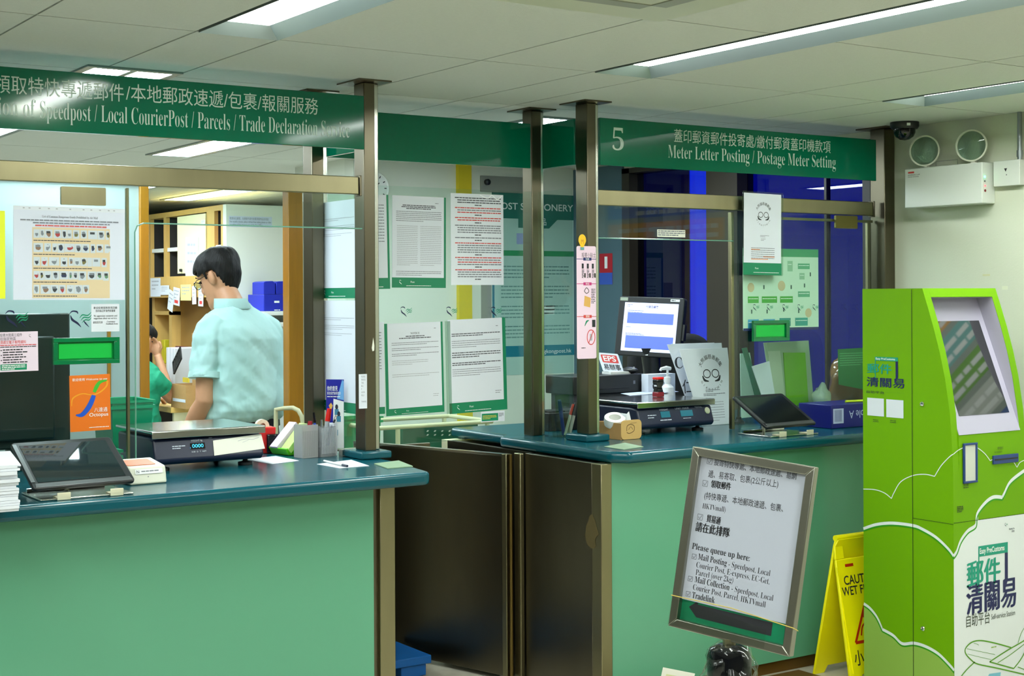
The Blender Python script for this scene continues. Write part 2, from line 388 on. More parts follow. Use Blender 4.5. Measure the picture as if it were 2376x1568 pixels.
for k in (-1, 0, 1, 2, 3): b = .185 + 1.49 * k; recessed_lamp(b, b + .27, -.33, 1.47, 'recessed ceiling lamp outside the picture over the public floor')
# closes the lamp bays that carry tiles only on one side
def flush_lamp(x0, x1, y0, y1, label, split=False):
    t = thing('ceiling_light', label, 'ceiling light', ((x0 + x1) / 2, (y0 + y1) / 2, ZC - .02), 'flush lamps over the staff area')
    m = MB(); r = .03
    for a in ((x0, x1, y0, y0 + r), (x0, x1, y1 - r, y1), (x0, x0 + r, y0 + r, y1 - r), (x1 - r, x1, y0 + r, y1 - r)): m.box(*a, ZC - .007, ZC)
    xm = (x0 + x1) / 2
    if split: m.box(xm - .012, xm + .012, y0 + r, y1 - r, ZC - .007, ZC)
    m.build('housing', hous, t)
    for a, b in (((x0 + r, xm - .012), (xm + .012, x1 - r)) if split else ((x0 + r, x1 - r),)): MB().box(a, b, y0 + r, y1 - r, ZC - .005, ZC).build('diffuser', lens_staff, t)
flush_lamp(1.6, 1.94, 4.95, 6.15, 'twin flush lamp peeping above the long green sign', True)
flush_lamp(2.86, 3.13, 6.7, 7.87, 'flush lamp seen between the long green sign and the steel rail')
flush_lamp(1.68, 1.95, 6.9, 8.1, 'flush lamp at the edge of the picture under the long green sign')
flush_lamp(3.74, 4.0, 5.3, 6.5, 'flush lamp peeping beside the post with the pink notice')
flush_lamp(4.26, 4.53, 10.1, 11.4, 'flush lamp in the back room seen over the cream end wall')
flush_lamp(3.5, 3.77, 10.0, 11.2, 'flush lamp in the back room behind the rail, beside the wood jamb')
flush_lamp(.4, .67, 6.9, 8.1, 'flush lamp over the staff area outside the picture')
flush_lamp(4.75, 5.0, 5.6, 6.2, 'flush lamp above the dark window side of the staff area')
flush_lamp(2.75, 3.02, 8.6, 9.8, 'added flush lamp brightening the staff area behind the steel rail')  # lamp added to lift the light in the far room
flush_lamp(3.6, 3.87, 8.9, 9.75, 'added flush lamp brightening the end wall, hidden by the steel rail')  # added lamp, kept out of sight, brightens the end wall
flush_lamp(2.2, 2.47, 9.8, 11.0, 'added unseen flush lamp brightening the back room behind the pale partition')  # added out of view, more light for the back room

# ------------------------------------------------------------------ posts
def post(name, label, x, y, sx, sy, z0, strip=True, plinth=None, plate=True):
    t = thing(name, label, 'post', (x, y, z0), 'steel posts standing on the counters')
    MB().box(x, x + sx, y, y + sy, z0, ZC - .006).build('shaft', steel_dk, t, bevel=.003)
    if strip: MB().box(x + sx, x + sx + .022, y + .012, y + sy - .012, z0, ZC - .006).build('glazing_channel', steel_br, t, bevel=.004)
    if plate: MB().box(x - .045, x + sx + .045, y - .05, y + sy + .05, ZC - .006, ZC - .0005).build('ceiling_plate', steel_dk, t)
    return t
ZP = ZT + .028
postA = post('steel_post', 'steel post with a white name strip and a peeled sticker', 2.572, 4.785, .046, .078, ZP)
postB = post('steel_post', 'steel post carrying the pink notice with the light bulb', 3.618, 4.808, .046, .08, ZP)
postC = post('steel_post', 'wide dark steel post standing against the cream wall', 5.385, 4.8, .07, .09, ZT)
postD = post('steel_post', 'slim steel post behind the post with the pink notice', 3.565, 5.13, .05, .07, ZT, True)
postE = post('steel_post', 'steel post behind the hanging white notices beside the wooden jamb', 2.53, 5.13, .05, .08, ZT)
# peeled sticker, name strip
M, w_, h_ = span_y(826, 868, 845, 948, 4.783); M = TR(.012, 0, 0) @ M
o = sheet('name_strip', M, .034, h_, paper, 'white strip of staff name labels on the steel post', 'label')
m = MB(M); m.flat = True
for i, s in enumerate(('PLEASE', 'PARCEL', 'TAIL', 'BILL', 'P', 'ADDR', 'POLY', '', 'THANKS')):
    if s: text(m, s, .010, h_ - .012 - i * .0115, .0085, sx=.62)
    lines(m, .002, .006, h_ - .008 - i * .0115, 1, .01, .004, i)
m.build('print', ink_g, o)
m = MB(FY(2.603, 4.7845, PY(850, 815, 4.785).z)); m.prism([(0, 0), (.007, .002), (.008, .02), (.005, .04), (.003, .05), (.001, .035), (-.003, .012)], 0, .0008)
tag(m.build('torn_sticker', paper_w), 'torn scrap of white sticker on the steel post beside the notices', 'sticker')

# ------------------------------------------------------------------ green fascia signs
def fascia(name, label, x0, x1, y0, y1, z0=2.122, z1=2.318):
    return tag(MB().box(x0, x1, y0, y1, z0, z1).build(name, sign_gr, bevel=.002), label, 'sign')
sg = fascia('hanging_sign', 'long green sign listing parcel and declaration services in silver lettering', -.4, 2.556, 4.752, 4.768)
m = MB(FY(0, 4.7515, 0)); m.flat = True
YS = 4.752
def on_sign(mb, s, x0p, yp, x1p, y1p, ser, h, off):
    a, b = PY(x0p, yp, YS), PY(x1p, y1p, YS)
    vs, fs = glyphs(serif(s) if ser else s, off); text(mb, s, a.x, (a.z + b.z) / 2, h, width=b.x - a.x, ser=ser, off=off)
on_sign(m, '/本地郵政速遞/包裹/報關服務', 292, 232, 738, 262, False, .064, 0)
on_sign(m, '領取特快專遞郵件', -14, 214, 287, 230, False, .064, 0)
on_sign(m, 'Speedpost / Local CourierPost / Parcels / Trade Declaration Service', 93, 276, 811, 318, True, .082, -.012)
on_sign(m, 'Collection of', -114, 258, 83, 272, True, .082, -.012)
m.build('lettering', letter_si, sg)
sg5 = fascia('hanging_sign', 'green sign numbered 5 with two lines of silver lettering', 3.69, 5.345, 4.815, 4.83)
YS = 4.815
m = MB(FY(0, 4.8145, 0)); m.flat = True
on_sign(m, '蓋印郵資郵件投寄處/繳付郵資蓋印機款項', 1564, 326, 1927, 354, False, .062, 0)
on_sign(m, 'Meter Letter Posting / Postage Meter Setting', 1550, 364, 1939, 392, True, .082, -.012)
m.build('lettering', letter_si, sg5); m = MB(FY(0, 4.8145, 0)); m.flat = True
a, b = PY(1421, 347, YS), PY(1447, 347, YS); text(m, '5', a.x, a.z - .002, .135, width=b.x - a.x, ser=True, off=-.012)
m.build('numeral', letter_si, sg5)
fascia('hanging_sign', 'plain green fascia above the glass with the six notices', 2.605, 3.56, 5.13, 5.145, 2.126, 2.316)
fascia('hanging_sign', 'plain green fascia running back from the post with the pink notice', 3.616, 3.63, 4.895, 5.125, 2.126, 2.316)
fascia('hanging_sign', 'short green fascia running back behind the end of the long sign', 2.585, 2.599, 4.87, 5.115, 2.126, 2.316)

# ------------------------------------------------------------------ steel rails
def rail(x0, x1, label, y0=4.762, y1=4.792):
    t = thing('steel_rail', label, 'rail', ((x0 + x1) / 2, (y0 + y1) / 2, 1.957))
    MB().box(x0, x1 - .012, y0, y1, 1.957, 2.022).build('bar', steel, t, bevel=.003)
    MB().box(x1 - .01, x1, y0 - .002, y1 + .002, 1.951, 2.027).build('end_cap', steel_dk, t, bevel=.002)
rail(-.4, 2.55, 'brushed steel rail above the glass with the prohibited goods sheet')
rail(3.69, 5.35, 'brushed steel rail above the counter 5 opening', 4.83, 4.86)

# ------------------------------------------------------------------ glass screens
def screen(label, M, pts, t=.006, edge=None):
    o = MB(M).prism(pts, -t, 0).build('glass_screen', glass_m)
    return tag(o, label, 'glass screen')
# cut out with a rounded corner above the parcel opening
G = FY(0, 4.778, 0); ox, oz = 1.70, 1.833
def opening(x0, xo, x1, zb, zt, zo, r=.03):
    pts = [(x0, zb), (xo, zb)]
    pts += [(xo + r - r * math.cos(t), zo - r + r * math.sin(t)) for t in [math.pi / 2 * i / 6 for i in range(7)]]
    return pts + [(x1, zo), (x1, zt), (x0, zt)]
gl = screen('clear glass screen with the prohibited goods sheet and the parcel opening', G, opening(-.4, ox, 2.566, ZT + .004, 1.956, oz))
MB(G).tube([(ox, ZT + .004, -.003), (ox, oz - .03, -.003), (ox + .009, oz - .009, -.003), (ox + .03, oz, -.003), (2.56, oz, -.003)], .0026, 6).build('polished_edge', glass_e, gl)
a = PY(297, 700, 4.783).x
tag(MB().box(a - .005, a + .005, 4.781, 4.796, ZT + .002, 1.95).build('glazing_bar', steel, bevel=.002), 'slim upright bar behind the glass beside the parcel opening', 'glazing bar')
G5 = FY(0, 4.846, 0); xr = PY(1703, 700, 4.846).x
pts5 = [(3.692, 1.822), (xr, 1.822), (xr, ZT + .004), (5.384, ZT + .004), (5.384, 1.957), (3.692, 1.957)]
gl5 = screen('clear glass screen with the row of bird stickers at counter 5', G5, pts5)
MB(G5).tube([(3.695, 1.822, -.003), (xr, 1.822, -.003)], .0026, 6).build('polished_edge', glass_e, gl5)
t = thing('glazing_bar', 'slim upright bar at the side of the counter 5 opening', 'glazing bar', (xr, 4.86, ZT))
MB().box(xr - .012, xr + .006, 4.85, 4.87, ZT + .001, 1.95).build('bar', steel, t, bevel=.002)
t = thing('support_rod', 'thin black rod on a round foot beside the second tablet', 'rod', PZ(1714, 982, ZT))
q = t.location; MB(TR(*q)).cyl((0, 0, .006), (0, 0, .8), .006, n=10).build('rod', black_pl, t); MB(TR(*q)).lathe([(.03, 0), (.03, .008), (.014, .02), (.012, .03)], 20).build('foot', black_pl, t)
# frame of the sliding pane in the counter 5 screen
t = thing('pane_frame', 'thin metal frame of the fixed pane at counter 5', 'frame', (PY(1870, 700, 4.87).x, 4.87, ZT))
a, b, c_ = PY(1728, 498, 4.87), PY(2028, 522, 4.87), PY(2015, 900, 4.87)
MB().box(a.x, 5.37, 4.862, 4.876, 1.925, 1.937).build('top_bar', steel, t); MB().box(c_.x - .01, c_.x + .01, 4.862, 4.876, ZT + .001, 1.925).build('upright', steel, t)
def patch(x0, y0, x1, y1, Y, m, label):
    M, w, h = span_y(x0, y0, x1, y1, Y); tag(MB(M).prism(roundrect(w, h, .004), -.012, 0).build('glass_clamp', m), label, 'clamp')
patch(142, 434, 246, 476, 4.776, steel, 'steel clamp plate hanging under the rail above the prohibited goods sheet')
patch(1940, 500, 1990, 530, 4.845, mat('brass_plate', (120, 112, 60), .35, .8), 'brassy clamp plate near the top of the counter 5 glass')
zb = ZT + .003
screen('clear glass screen hung with six notices behind the gate', FY(0, 5.136, 0), [(2.602, zb), (3.563, zb), (3.563, 2.026), (2.602, 2.026)])
screen('clear glass side screen beside the pen holder of counter 5', FXm(3.596, 5.128, 0), [(0, zb), (.238, zb), (.238, 2.026), (0, 2.026)])
sl = screen('clear glass side screen carrying the two hanging white notices', FXm(2.590, 5.118, 0), [(0, zb), (.25, zb), (.25, 2.026), (0, 2.026)])
def edgebar(M, x0, x1, z, label):
    tag(MB(M).box(x0, x1, z, z + .006, -.007, .001).build('edge_strip', glass_e), label, 'edge strip')

# ------------------------------------------------------------------ counters
def counter(name, label, x0, x1, yf, yb, panel_y, px0, px1, strips):
    """front cabinet: mint panel, steel end strips, kick plate"""
def worktop(label, pts, lead):
    m = MB(); th = .045
    o = m.prism(pts, ZT - th, ZT).build('worktop', teal, bevel=.016, seg=4)
    return tag(o, label, 'worktop')
worktop('teal worktop carrying the first scale and the orange card reader', [(-.4, 4.29), (2.545, 4.29), (2.565, 4.31), (2.625, 4.68), (2.625, 5.62), (-.4, 5.62)], None)
worktop('teal worktop of counter 5 with the cardboard box', [(3.49, 4.375), (5.465, 4.375), (5.465, 5.7), (3.5, 5.7), (3.5, 5.26), (3.44, 5.2), (3.44, 4.44)], None)
def plinth(x0, x1, y0, y1, label): tag(MB().box(x0, x1, y0, y1, ZT + .0005, ZP).build('post_plinth', teal, bevel=.006), label, 'plinth')
plinth(2.535, 2.612 + .05, 4.745, 4.9, 'teal plinth under the post with the name strip')
plinth(3.58, 3.7, 4.77, 4.92, 'teal plinth under the post with the pink notice')
c1 = thing('service_counter', 'mint glass fronted counter holding the first scale', 'counter', (1, 4.9, 0))
MB().box(-.4, 2.40, 4.41, 4.43, .055, ZT - .046).build('front_panel', mint, c1)
MB().box(2.40, 2.425, 4.425, 4.46, 0.01, ZT - .046).build('corner_recess', steel_dk, c1)
MB().box(2.425, 2.485, 4.41, 4.46, 0, ZT - .046).build('end_strip', steel, c1, bevel=.003)
MB().box(2.46, 2.485, 4.46, 5.55, 0, ZT - .046).build('side_panel', steel_dk, c1)
MB().box(-.4, 2.42, 4.44, 4.46, 0, .06).build('kick_plate', mat('bronze_kick', (104, 72, 20), .4, .3), c1)
MB().box(-.4, 2.45, 5.5, 5.55, 0, ZT - .046).build('back_panel', cream_lam, c1)
tag(MB().box(3.46, 4.44, 4.02, 4.44, .0006, .006).build('floor_mat', mat('brown_mat', (94, 66, 22), .5), bevel=.002), 'brown floor strip at the foot of counter 5', 'mat')
c5 = thing('service_counter', 'mint glass fronted counter number 5 behind the queue sign', 'counter', (4.4, 4.9, 0))
MB().box(3.452, 5.46, 4.45, 4.47, .055, ZT - .046).build('front_panel', mint, c5)
MB().box(3.40, 3.452, 4.44, 4.5, 0, ZT - .046).build('end_strip', steel, c5, bevel=.003)
MB().box(3.40, 3.425, 4.5, 4.95, 0, ZT - .046).build('side_panel', steel_dk, c5, bevel=.002)
MB().box(3.46, 5.46, 4.475, 4.49, 0, .06).build('kick_plate', MATS['bronze_kick'], c5)
MB().box(3.425, 5.46, 5.6, 5.65, 0, ZT - .046).build('back_panel', cream_lam, c5)
MB().box(3.425, 3.45, 4.95, 5.6, 0, ZT - .046).build('inner_side_panel', steel_dk, c5)
# brown scuff of tape left on the side panel
M, w, h = span_x(1358, 1196, 1386, 1275, 3.3985)
tag(MB(M).prism([(w * (.5 + .5 * math.cos(a) * (1 + .5 * noise.noise(Vector((a * 2.3, 1.7, 0))))), h * (.5 + .5 * math.sin(a) * (1 + .3 * noise.noise(Vector((a * 1.9, 5.7, 0)))))) for a in [i * .2618 for i in range(24)]], -.0006, 0).build('tape_remnant', mat('old_tape', (92, 80, 46), .5)), 'brown tape remnant on the steel side of counter 5', 'tape')
# swing gate standing open
gh = Vector((3.36, 4.985, 0)); gd = Vector((3.16, 5.70, 0)) - gh; gd.normalize()
t = thing('swing_gate', 'dark steel swing gate standing open between the counters', 'gate', gh)
Mg = frame(gh, gd, (0, 0, 1))
MB(Mg).box(.045, .93, .02, .925, -.012, .012).build('leaf', steel_dk, t, bevel=.002)
MB(Mg).box(.045, .93, .925, .933, -.013, .013).build('top_trim', steel_br, t)
MB(Mg).box(.02, .045, .02, .933, -.016, .016).build('edge_channel', steel, t, bevel=.002)
MB(Mg).tube([(.01, .02, 0), (.01, .933, 0)], .008, 12).build('hinge', mat('brass_hinge', (130, 108, 62), .3, 1.0), t)
tag(MB().box(3.378, 3.398, 4.955, 5.0, 0, .937).build('hinge_post', steel, bevel=.003), 'narrow steel upright that the gate hangs on', 'post')
# low steel partition behind the gate
tag(MB().box(2.63, 3.42, 5.74, 5.765, 0, .917).build('low_partition', steel_dk, bevel=.003), 'low dark steel partition behind the open gate', 'partition')
# blue plastic pallet by the gate
bl = mat('blue_plastic', (10, 96, 172), .45)
t = thing('plastic_pallet', 'blue plastic pallet lying on the floor by the gate', 'pallet', (2.95, 5.4, 0))
MB().box(2.72, 3.14, 5.27, 5.6, .05, .085).build('deck', bl, t, bevel=.004)
for x in (2.74, 3.0):
    for y in (5.28, 5.48): MB().box(x, x + .12, y, y + .1, .0006, .05).build('foot', bl, t, bevel=.004)

# ------------------------------------------------------------------ fittings on the wall and ceiling
t = thing('dome_camera', 'black dome security camera under the ceiling', 'camera', (5.32, 4.62, ZC)); Md = TR(5.32, 4.62, 0)
MB(Md).lathe([(.0, ZC - .0005), (.066, ZC - .0005), (.066, ZC - .02), (.058, ZC - .032), (.0, ZC - .032)], 32).build('base', black_pl, t, True)
MB(Md).lathe([(.05, ZC - .032), (.049, ZC - .05), (.04, ZC - .068), (.022, ZC - .08), (.003, ZC - .084)], 32).build('dome', black_gl, t, True)
MB(frame((5.32 - .037, 4.62 - .056, ZC - .016), (.83, -.56, 0), (0, 0, 1))).box(-.008, .008, -.006, .006, 0, .002).build('label', ink_white, t)
# emergency light on the wall
ya, yb = PX(2099, 430, XW - .09).y, PX(2279, 430, XW - .09).y
zt, zb2 = PX(2190, 384, XW - .09).z, PX(2190, 477, XW - .09).z
t = thing('emergency_light', 'white wall emergency light with twin round lamp heads', 'emergency light', (XW - .045, (ya + yb) / 2, zb2))
MB().box(XW - .09, XW - .001, yb, ya, zb2, zt).build('battery_box', white_p, t, bevel=.004)
for i, (px, py, r) in enumerate(((2146, 350, .072), (2255, 338, .072))):
    c = PX(px, py, XW - .075); n = Vector((-.9, -.32 if i else -.36, -.1)).normalized(); Mh = frame(c, n.cross(UP) * -1, UP)
    if (Mh.to_3x3() @ Vector((0, 0, 1))).x > 0: Mh = frame(c, n.cross(UP), UP)
    h = MB(Mh).lathe([(.003, -.045), (.03, -.042), (r - .006, -.012), (r, 0), (r, .008), (r - .007, .009), (r - .007, .001)], 36).build('lamp_head', beige_pl, t, True)
    MB(Mh).lathe([(r - .006, .001), (.03, -.018), (.012, -.026), (.003, -.026)], 36).build('reflector', mat('faceted_reflector', (232, 236, 230), .28, .75, bump=.9, bump_scale=110), h, True)
    MB(Mh).lathe([(r - .005, .002), (.03, .007), (.003, .009)], 36).build('lens', acrylic, h, True)
    MB(Mh).cyl((0, 0, -.022), (0, 0, -.006), .008, n=12).build('bulb', ink_white, h)
    MB().cyl((c.x + .01, c.y, zt), (c.x + .01, c.y, c.z - r + .006), .014, n=14).build('neck', beige_pl, t)
y1, y2 = PX(2172, 380, XW - .05).y, PX(2222, 375, XW - .05).y
MB().tube([(XW - .05, y1, zt), (XW - .05, y1, zt + .026), (XW - .05, y2, zt + .026), (XW - .05, y2, zt)], .002, 8).build('handle', chrome, t)
Ml, w, h = span_x(2107, 396, 2160, 420, XW - .0903)
m = MB(Ml); m.flat = True; m.rect(0, .036, h - .009, h - .001, 0, k=0); m.build('maker_plate', ink_red, t)
m = MB(Ml); m.flat = True; text(m, 'LED EMERGENCY LAMP', 0, h - .02, .009, width=.07); text(m, 'MAINTAINED / NON MAINTAINED', 0, h - .028, .006, width=.064); m.build('print', ink, t)
Me = frame((XW - .045, yb - .0006, 0), (1, 0, 0), (0, 0, 1))
def led(px, py, m, r, name): 
    c = PY(px, py, yb - .001); MB(frame((c.x, yb - .0005, c.z), (1, 0, 0), (0, 0, 1))).lathe([(r, -.002), (r, .002), (r * .5, .004), (.0003, .004)], 14).build(name, m, t)
led(2285, 410, mat('green_led', (120, 255, 200), .3, emit=(60, 255, 170), estr=14), .0045, 'status_lamp'); led(2286, 431, mat('red_led', (255, 90, 90), .3, emit=(255, 50, 60), estr=6), .0035, 'fault_lamp')
led(2285, 420, black_pl, .003, 'socket'); led(2286, 442, mat('test_button', (110, 20, 24), .4), .006, 'test_button')
# outlet box and conduit
ya, yb = PX(2305, 405, XW - .035).y, PX(2366, 400, XW - .035).y; zt, zb2 = PX(2335, 372, XW - .035).z, PX(2335, 431, XW - .035).z
t = thing('outlet_box', 'white electrical box beside the emergency light', 'electrical box', (XW - .02, (ya + yb) / 2, zb2))
MB().box(XW - .035, XW - .0005, yb, ya, zb2, zt).build('box', white_p, t, bevel=.002)
m = MB(FXm(XW - .0353, (ya + yb) / 2, (zt + zb2) / 2 + .012)); m.flat = True; text(m, '▼', -.012, -.005, .02, width=.016); m.rect(-.002, .002, -.022, -.017); m.build('print', ink, t)
yc = PX(2366, 330, XW - .02).y
t = thing('conduit', 'vertical metal conduit from the ceiling to the electrical box', 'conduit', (XW - .02, yc, zt))
MB().tube([(XW - .02, yc, zt - .01), (XW - .02, yc, ZC - .001)], .010, 16).build('pipe', mat('galvanised', (150, 156, 160), .35, .8), t, True)
MB().tube([(XW - .02, yc, zt + .012), (XW - .02, yc, zt + .04)], .0135, 16).build('coupler', MATS['galvanised'], t, True)
m = MB(FXm(XW - .0006, 4.02, 1.72)); 
sheet('wall_tape', span_x(2325, 658, 2353, 672, XW - .0008)[0], .03, .017, mat('clear_tape', (222, 226, 200), .25), 'scrap of clear tape on the cream wall above the kiosk', 'tape')
sheet('paint_scuff', span_x(2280, 628, 2310, 640, XW - .0008)[0], .04, .008, mat('scuffed_paint', (204, 204, 160), .8), 'small scuff on the cream wall under the emergency light', 'scuff')
# air conditioner cassette
c = PZ(1532, 52, ZC - .03)
t = thing('ceiling_cassette', 'pale air conditioner cassette panel at the top of the picture', 'air conditioner', (c.x - .48, c.y - .48, ZC - .03))
m = MB(TR(c.x - .48, c.y - .48, 0)); m.prism([(-.48, -.48), (.48, -.48), (.48, .48), (-.48, .48)], ZC - .03, ZC - .0005); m.build('panel', mat('cassette_white', (196, 200, 176), .4), t, bevel=.006)
m = MB(TR(c.x - .48, c.y - .48, 0)); m.prism([(-.2, -.2), (.2, -.2), (.2, .2), (-.2, .2)], ZC - .036, ZC - .029)
m.build('grille', MATS['cassette_white'], t, bevel=.003)
for k in range(4): MB(TR(c.x - .48, c.y - .48, 0) @ RZ(90 * k)).box(-.3, .3, .3, .35, ZC - .033, ZC - .028).build('louvre', mat('cassette_slot', (150, 154, 140), .5), t)
# ================================================================== papers and stickers on the glass
def tilt(M, deg): return M @ RZ(deg)
YN = 5.1285
NG = 'notices taped to the glass behind the gate'
def notice(label, box, stripL, stripR, band, seed, M=None, w=None, h=None, deg=0, group=NG, title=None, kind='plain', cat='notice'):
    """a white notice in a green mount: strips at the sides, a band with the emblem below"""
    if M is None: M, w, h = span_y(*box, YN)
    M = tilt(M, deg)
    t = thing('notice', label, cat, M @ Vector((w / 2, 0, 0)), group)
    MB(M).box(0, w, 0, h, -.0012, -.0002).build('green_mount', gr_band, t)
    MB(M).box(stripL, w - stripR, band, h, -.0002, .0004).build('sheet', paper, t)
    x0, x1 = stripL + .018, w - stripR - .012; m = MB(M); m.flat = True; z = .0008; hh = h
    if kind == 'two':
        lines(m, x1 - .03, x1, hh - .025, 1, .01, .0022, seed, 1, z)
        for i, q in enumerate((.9, .96, .7)): lines(m, (x0 + x1) / 2 - (x1 - x0) * .4 * q, (x0 + x1) / 2 + (x1 - x0) * .4 * q, hh - .036 - i * .0065, 1, .01, .0034, seed + i, 0, z, 1.)
        lines(m, x0, x1, hh - .062, 6, .0075, .0022, seed + 5, 1, z)
        lines(m, x0 + .004, (x0 + x1) / 2 - .006, hh - .12, int((hh - .16 - band) / .0075), .0075, .0020, seed + 6, 2, z); lines(m, (x0 + x1) / 2 + .006, x1, hh - .12, int((hh - .16 - band) / .0075), .0075, .0020, seed + 7, 2, z)
        lines(m, x0, x1, band + .026, 3, .0075, .0022, seed + 8, 1, z)
    elif kind == 'code':
        lines(m, x1 - .02, x1, hh - .024, 1, .01, .0022, seed, 1, z)
        text(m, 'NOTICE', (x0 + x1) / 2, hh - .046, .011, align='c', ser=True, k=0, z=z)
        for i, q in enumerate((.5, .85)): lines(m, (x0 + x1) / 2 - (x1 - x0) * .4 * q, (x0 + x1) / 2 + (x1 - x0) * .4 * q, hh - .052 - i * .0075, 1, .01, .0036, seed + i, 0, z, 1.)
        for i in range(3): lines(m, x0, x1, hh - .078 - i * .022, 2, .0075, .0022, seed + 4 + i, 1, z)
        lines(m, x0, x1 - .05, hh - .15, 3, .0075, .0022, seed + 9, 2, z); lines(m, x0, x1, hh - .205, 2, .008, .0022, seed + 10, 2, z)
        lines(m, x1 - .03, x1, band + .05, 2, .008, .0022, seed + 11, 2, z)
    elif kind == 'bold':
        lines(m, x1 - .02, x1, hh - .032, 1, .01, .0022, seed, 1, z)
        for i in range(2): lines(m, x0, x1, hh - .058 - i * .008, 1, .01, .0034, seed + i, 0, z, 1. - i * .6)
        lines(m, x0, x1, hh - .088, 4, .0085, .0022, seed + 3, 1, z); lines(m, x0, x1, hh - .136, 3, .009, .0036, seed + 4, 0, z)
        lines(m, x0, x1, hh - .178, 2, .008, .0036, seed + 5, 0, z); lines(m, x0, x1, hh - .205, 4, .0085, .0022, seed + 6, 1, z); lines(m, x1 - .03, x1, band + .04, 2, .008, .0022, seed, 1, z)
    elif kind == 'letter':
        lines(m, x0 - .01, x0 + .02, hh - .03, 1, .01, .002, seed, 1, z); lines(m, x0 - .01, x0 + .012, hh - .037, 1, .01, .005, seed, 0, z, 1.)
        m.rect(x0 - .01, x0 + .03, hh - .049, hh - .047, z, None, 4)
        lines(m, x0 - .012, x1, hh - .066, 2, .007, .002, seed + 1, 2, z); lines(m, x0 - .012, x1, hh - .095, 3, .007, .002, seed + 2, 2, z); lines(m, x0 - .012, x1 - .02, hh - .125, 2, .007, .002, seed + 3, 2, z)
    else: lines(m, x0, x1, hh - .04, 14, .012, .003, seed, 1, z)
    S = M @ TR(w * .12 + .01, band * .55, .0008) @ Matrix.Scale(band * .38, 4)
    for p, q in BIRD_N: m.stroke(p, q, 0, TR(w * .12 + .01, band * .55, .0004) @ Matrix.Scale(band * .38, 4), 3)
    text(m, 'Post', w * .34, band * .48, band * .26, k=3, z=.0006); lines(m, w * .26, w * .72, band * .22, 1, .01, band * .05, seed, 3, .0004, 1.)
    m.build('print', [ink_d, ink_g, ink_lg, ink_white, ink_yel], t)
    return t
a = .0135
notice('two column notice in a green mount, upper row beside the yellow stripe', (909, 455, 1034, 667), 0, .010, .066 * .62, 1, kind='two', deg=-.4)
notice('notice with green edges half hidden behind the post, upper row', (850, 452, 905, 671), 0, .010, .044, 2, kind='plain', deg=1.)
notice('notice with heading NOTICE and wide green edges, lower row', (896, 750, 1031, 962), .013, .010, .028, 3, kind='code', deg=1.2)
notice('notice half hidden behind the post, lower row', (838, 748, 893, 962), .010, 0, .028, 4, deg=.6)
notice('slanted notice of bold paragraphs with a clear file strip, lower row', (1043, 741, 1177, 957), 0, .017, .044, 5, kind='bold', deg=1.4)
# sheet with red lines in a shiny sleeve
M, w, h = span_y(1046, 450, 1168, 661, YN); t = thing('notice', 'notice with red printed lines in a shiny sleeve, upper row', 'notice', M @ Vector((w / 2, 0, 0)), NG)
MB(M).box(0, w, 0, h, -.0012, .0004).build('sheet', sleeve, t); m = MB(M); m.flat = True
r = random.Random(4); y = h - .016; pt = (h - .03) / (26 + 8 * 1.35)
for blk in range(8):
    n = (3, 3, 2, 4, 1, 5, 4, 4)[blk]
    for i in range(n):
        k = 2 if (blk in (1, 6) and i % 2 == 0) or (blk == 2) or (i == 0 and blk in (5, 7)) else (0 if blk == 0 else 1)
        if y > .012: lines(m, .02 + .012 * (i > 0), w - .012, y, 1, .01, pt * .42, blk * 9 + i, k, .0009, 1.)
        y -= pt
    lines(m, w * .45, w * .58, y - .001, 1, .01, pt * .42, blk, 0, .0009, 1.); y -= pt * 1.35
m.build('print', [ink_d, ink_g, ink_red], t)
m = MB(M); m.flat = True; m.stroke([(w * .55, h - .004), (w * .7, h - .016), (w * .78, h - .003), (w * .88, h - .02), (w * .97, h - .004)], .004, .0012); m.build('sleeve_crease', mat('sleeve_crease', (245, 248, 250), .1), t)
# file strip beside the slanted notice
M, w, h = span_y(1036, 745, 1048, 960, YN); tag(MB(tilt(M, 1.2)).box(0, w, 0, h, .0012, .003).build('file_strip', acrylic), 'clear plastic file strip hanging beside the slanted notice', 'strip')
# side screen notices
for lab, y0, y1, sd in (('pale blue notice on the side glass above, near the wooden jamb', 466, 692, 11), ('pale blue notice on the side glass below, above the pen holder', 697, 955, 12)):
    M, w, h = span_x(741, y0, 826, y1, 2.5855); M = M @ TR(.0, 0, 0)
    notice(lab, None, .0, .0, .04, sd, M=M, w=w, h=h, kind='letter', group='notices on the side glass')
# emblems on the rear glass
for i, (px, py) in enumerate(((938, 722), (1044, 722), (1146, 722))):
    c = PY(px, py, YN); bird(FY(c.x, YN - (.004 if i == 2 else 0), c.z), .036, ('bird sticker nearest the post with the name strip', 'bird sticker over the yellow stripe', 'bird sticker beside the pale blue poster')[i], 'bird stickers between the notices')
# small green tag under the notices
M, w, h = span_y(1116, 954, 1171, 978, 5.122)
t = sheet('small_sign', M, w, h, paper, 'small white and green tag below the slanted notice', 'sign'); m = MB(M); m.flat = True; m.rect(.004, w * .72, .004, h - .008, .0005, k=0); lines(m, .008, w * .66, h * .62, 3, .006, .0022, 3, 1, .0008); lines(m, w * .75, w * .95, h * .8, 4, .004, .002, 2, 2, .0008); m.build('print', [green_st, ink_yel, ink_g], t)

# ---- papers on the front screen
YF = 4.7715
def front(name, box, m_, label, cat='notice', group=None, deg=0, Y=YF):
    M, w, h = span_y(*box, Y); M = tilt(M, deg); return sheet(name, M, w, h, m_, label, cat, group), M, w, h
o, M, w, h = front('yellow_notice', (-70, 488, 12, 693), mat('lime_yellow_paper', (226, 234, 40), .5), 'bright yellow sheet cut by the picture edge')
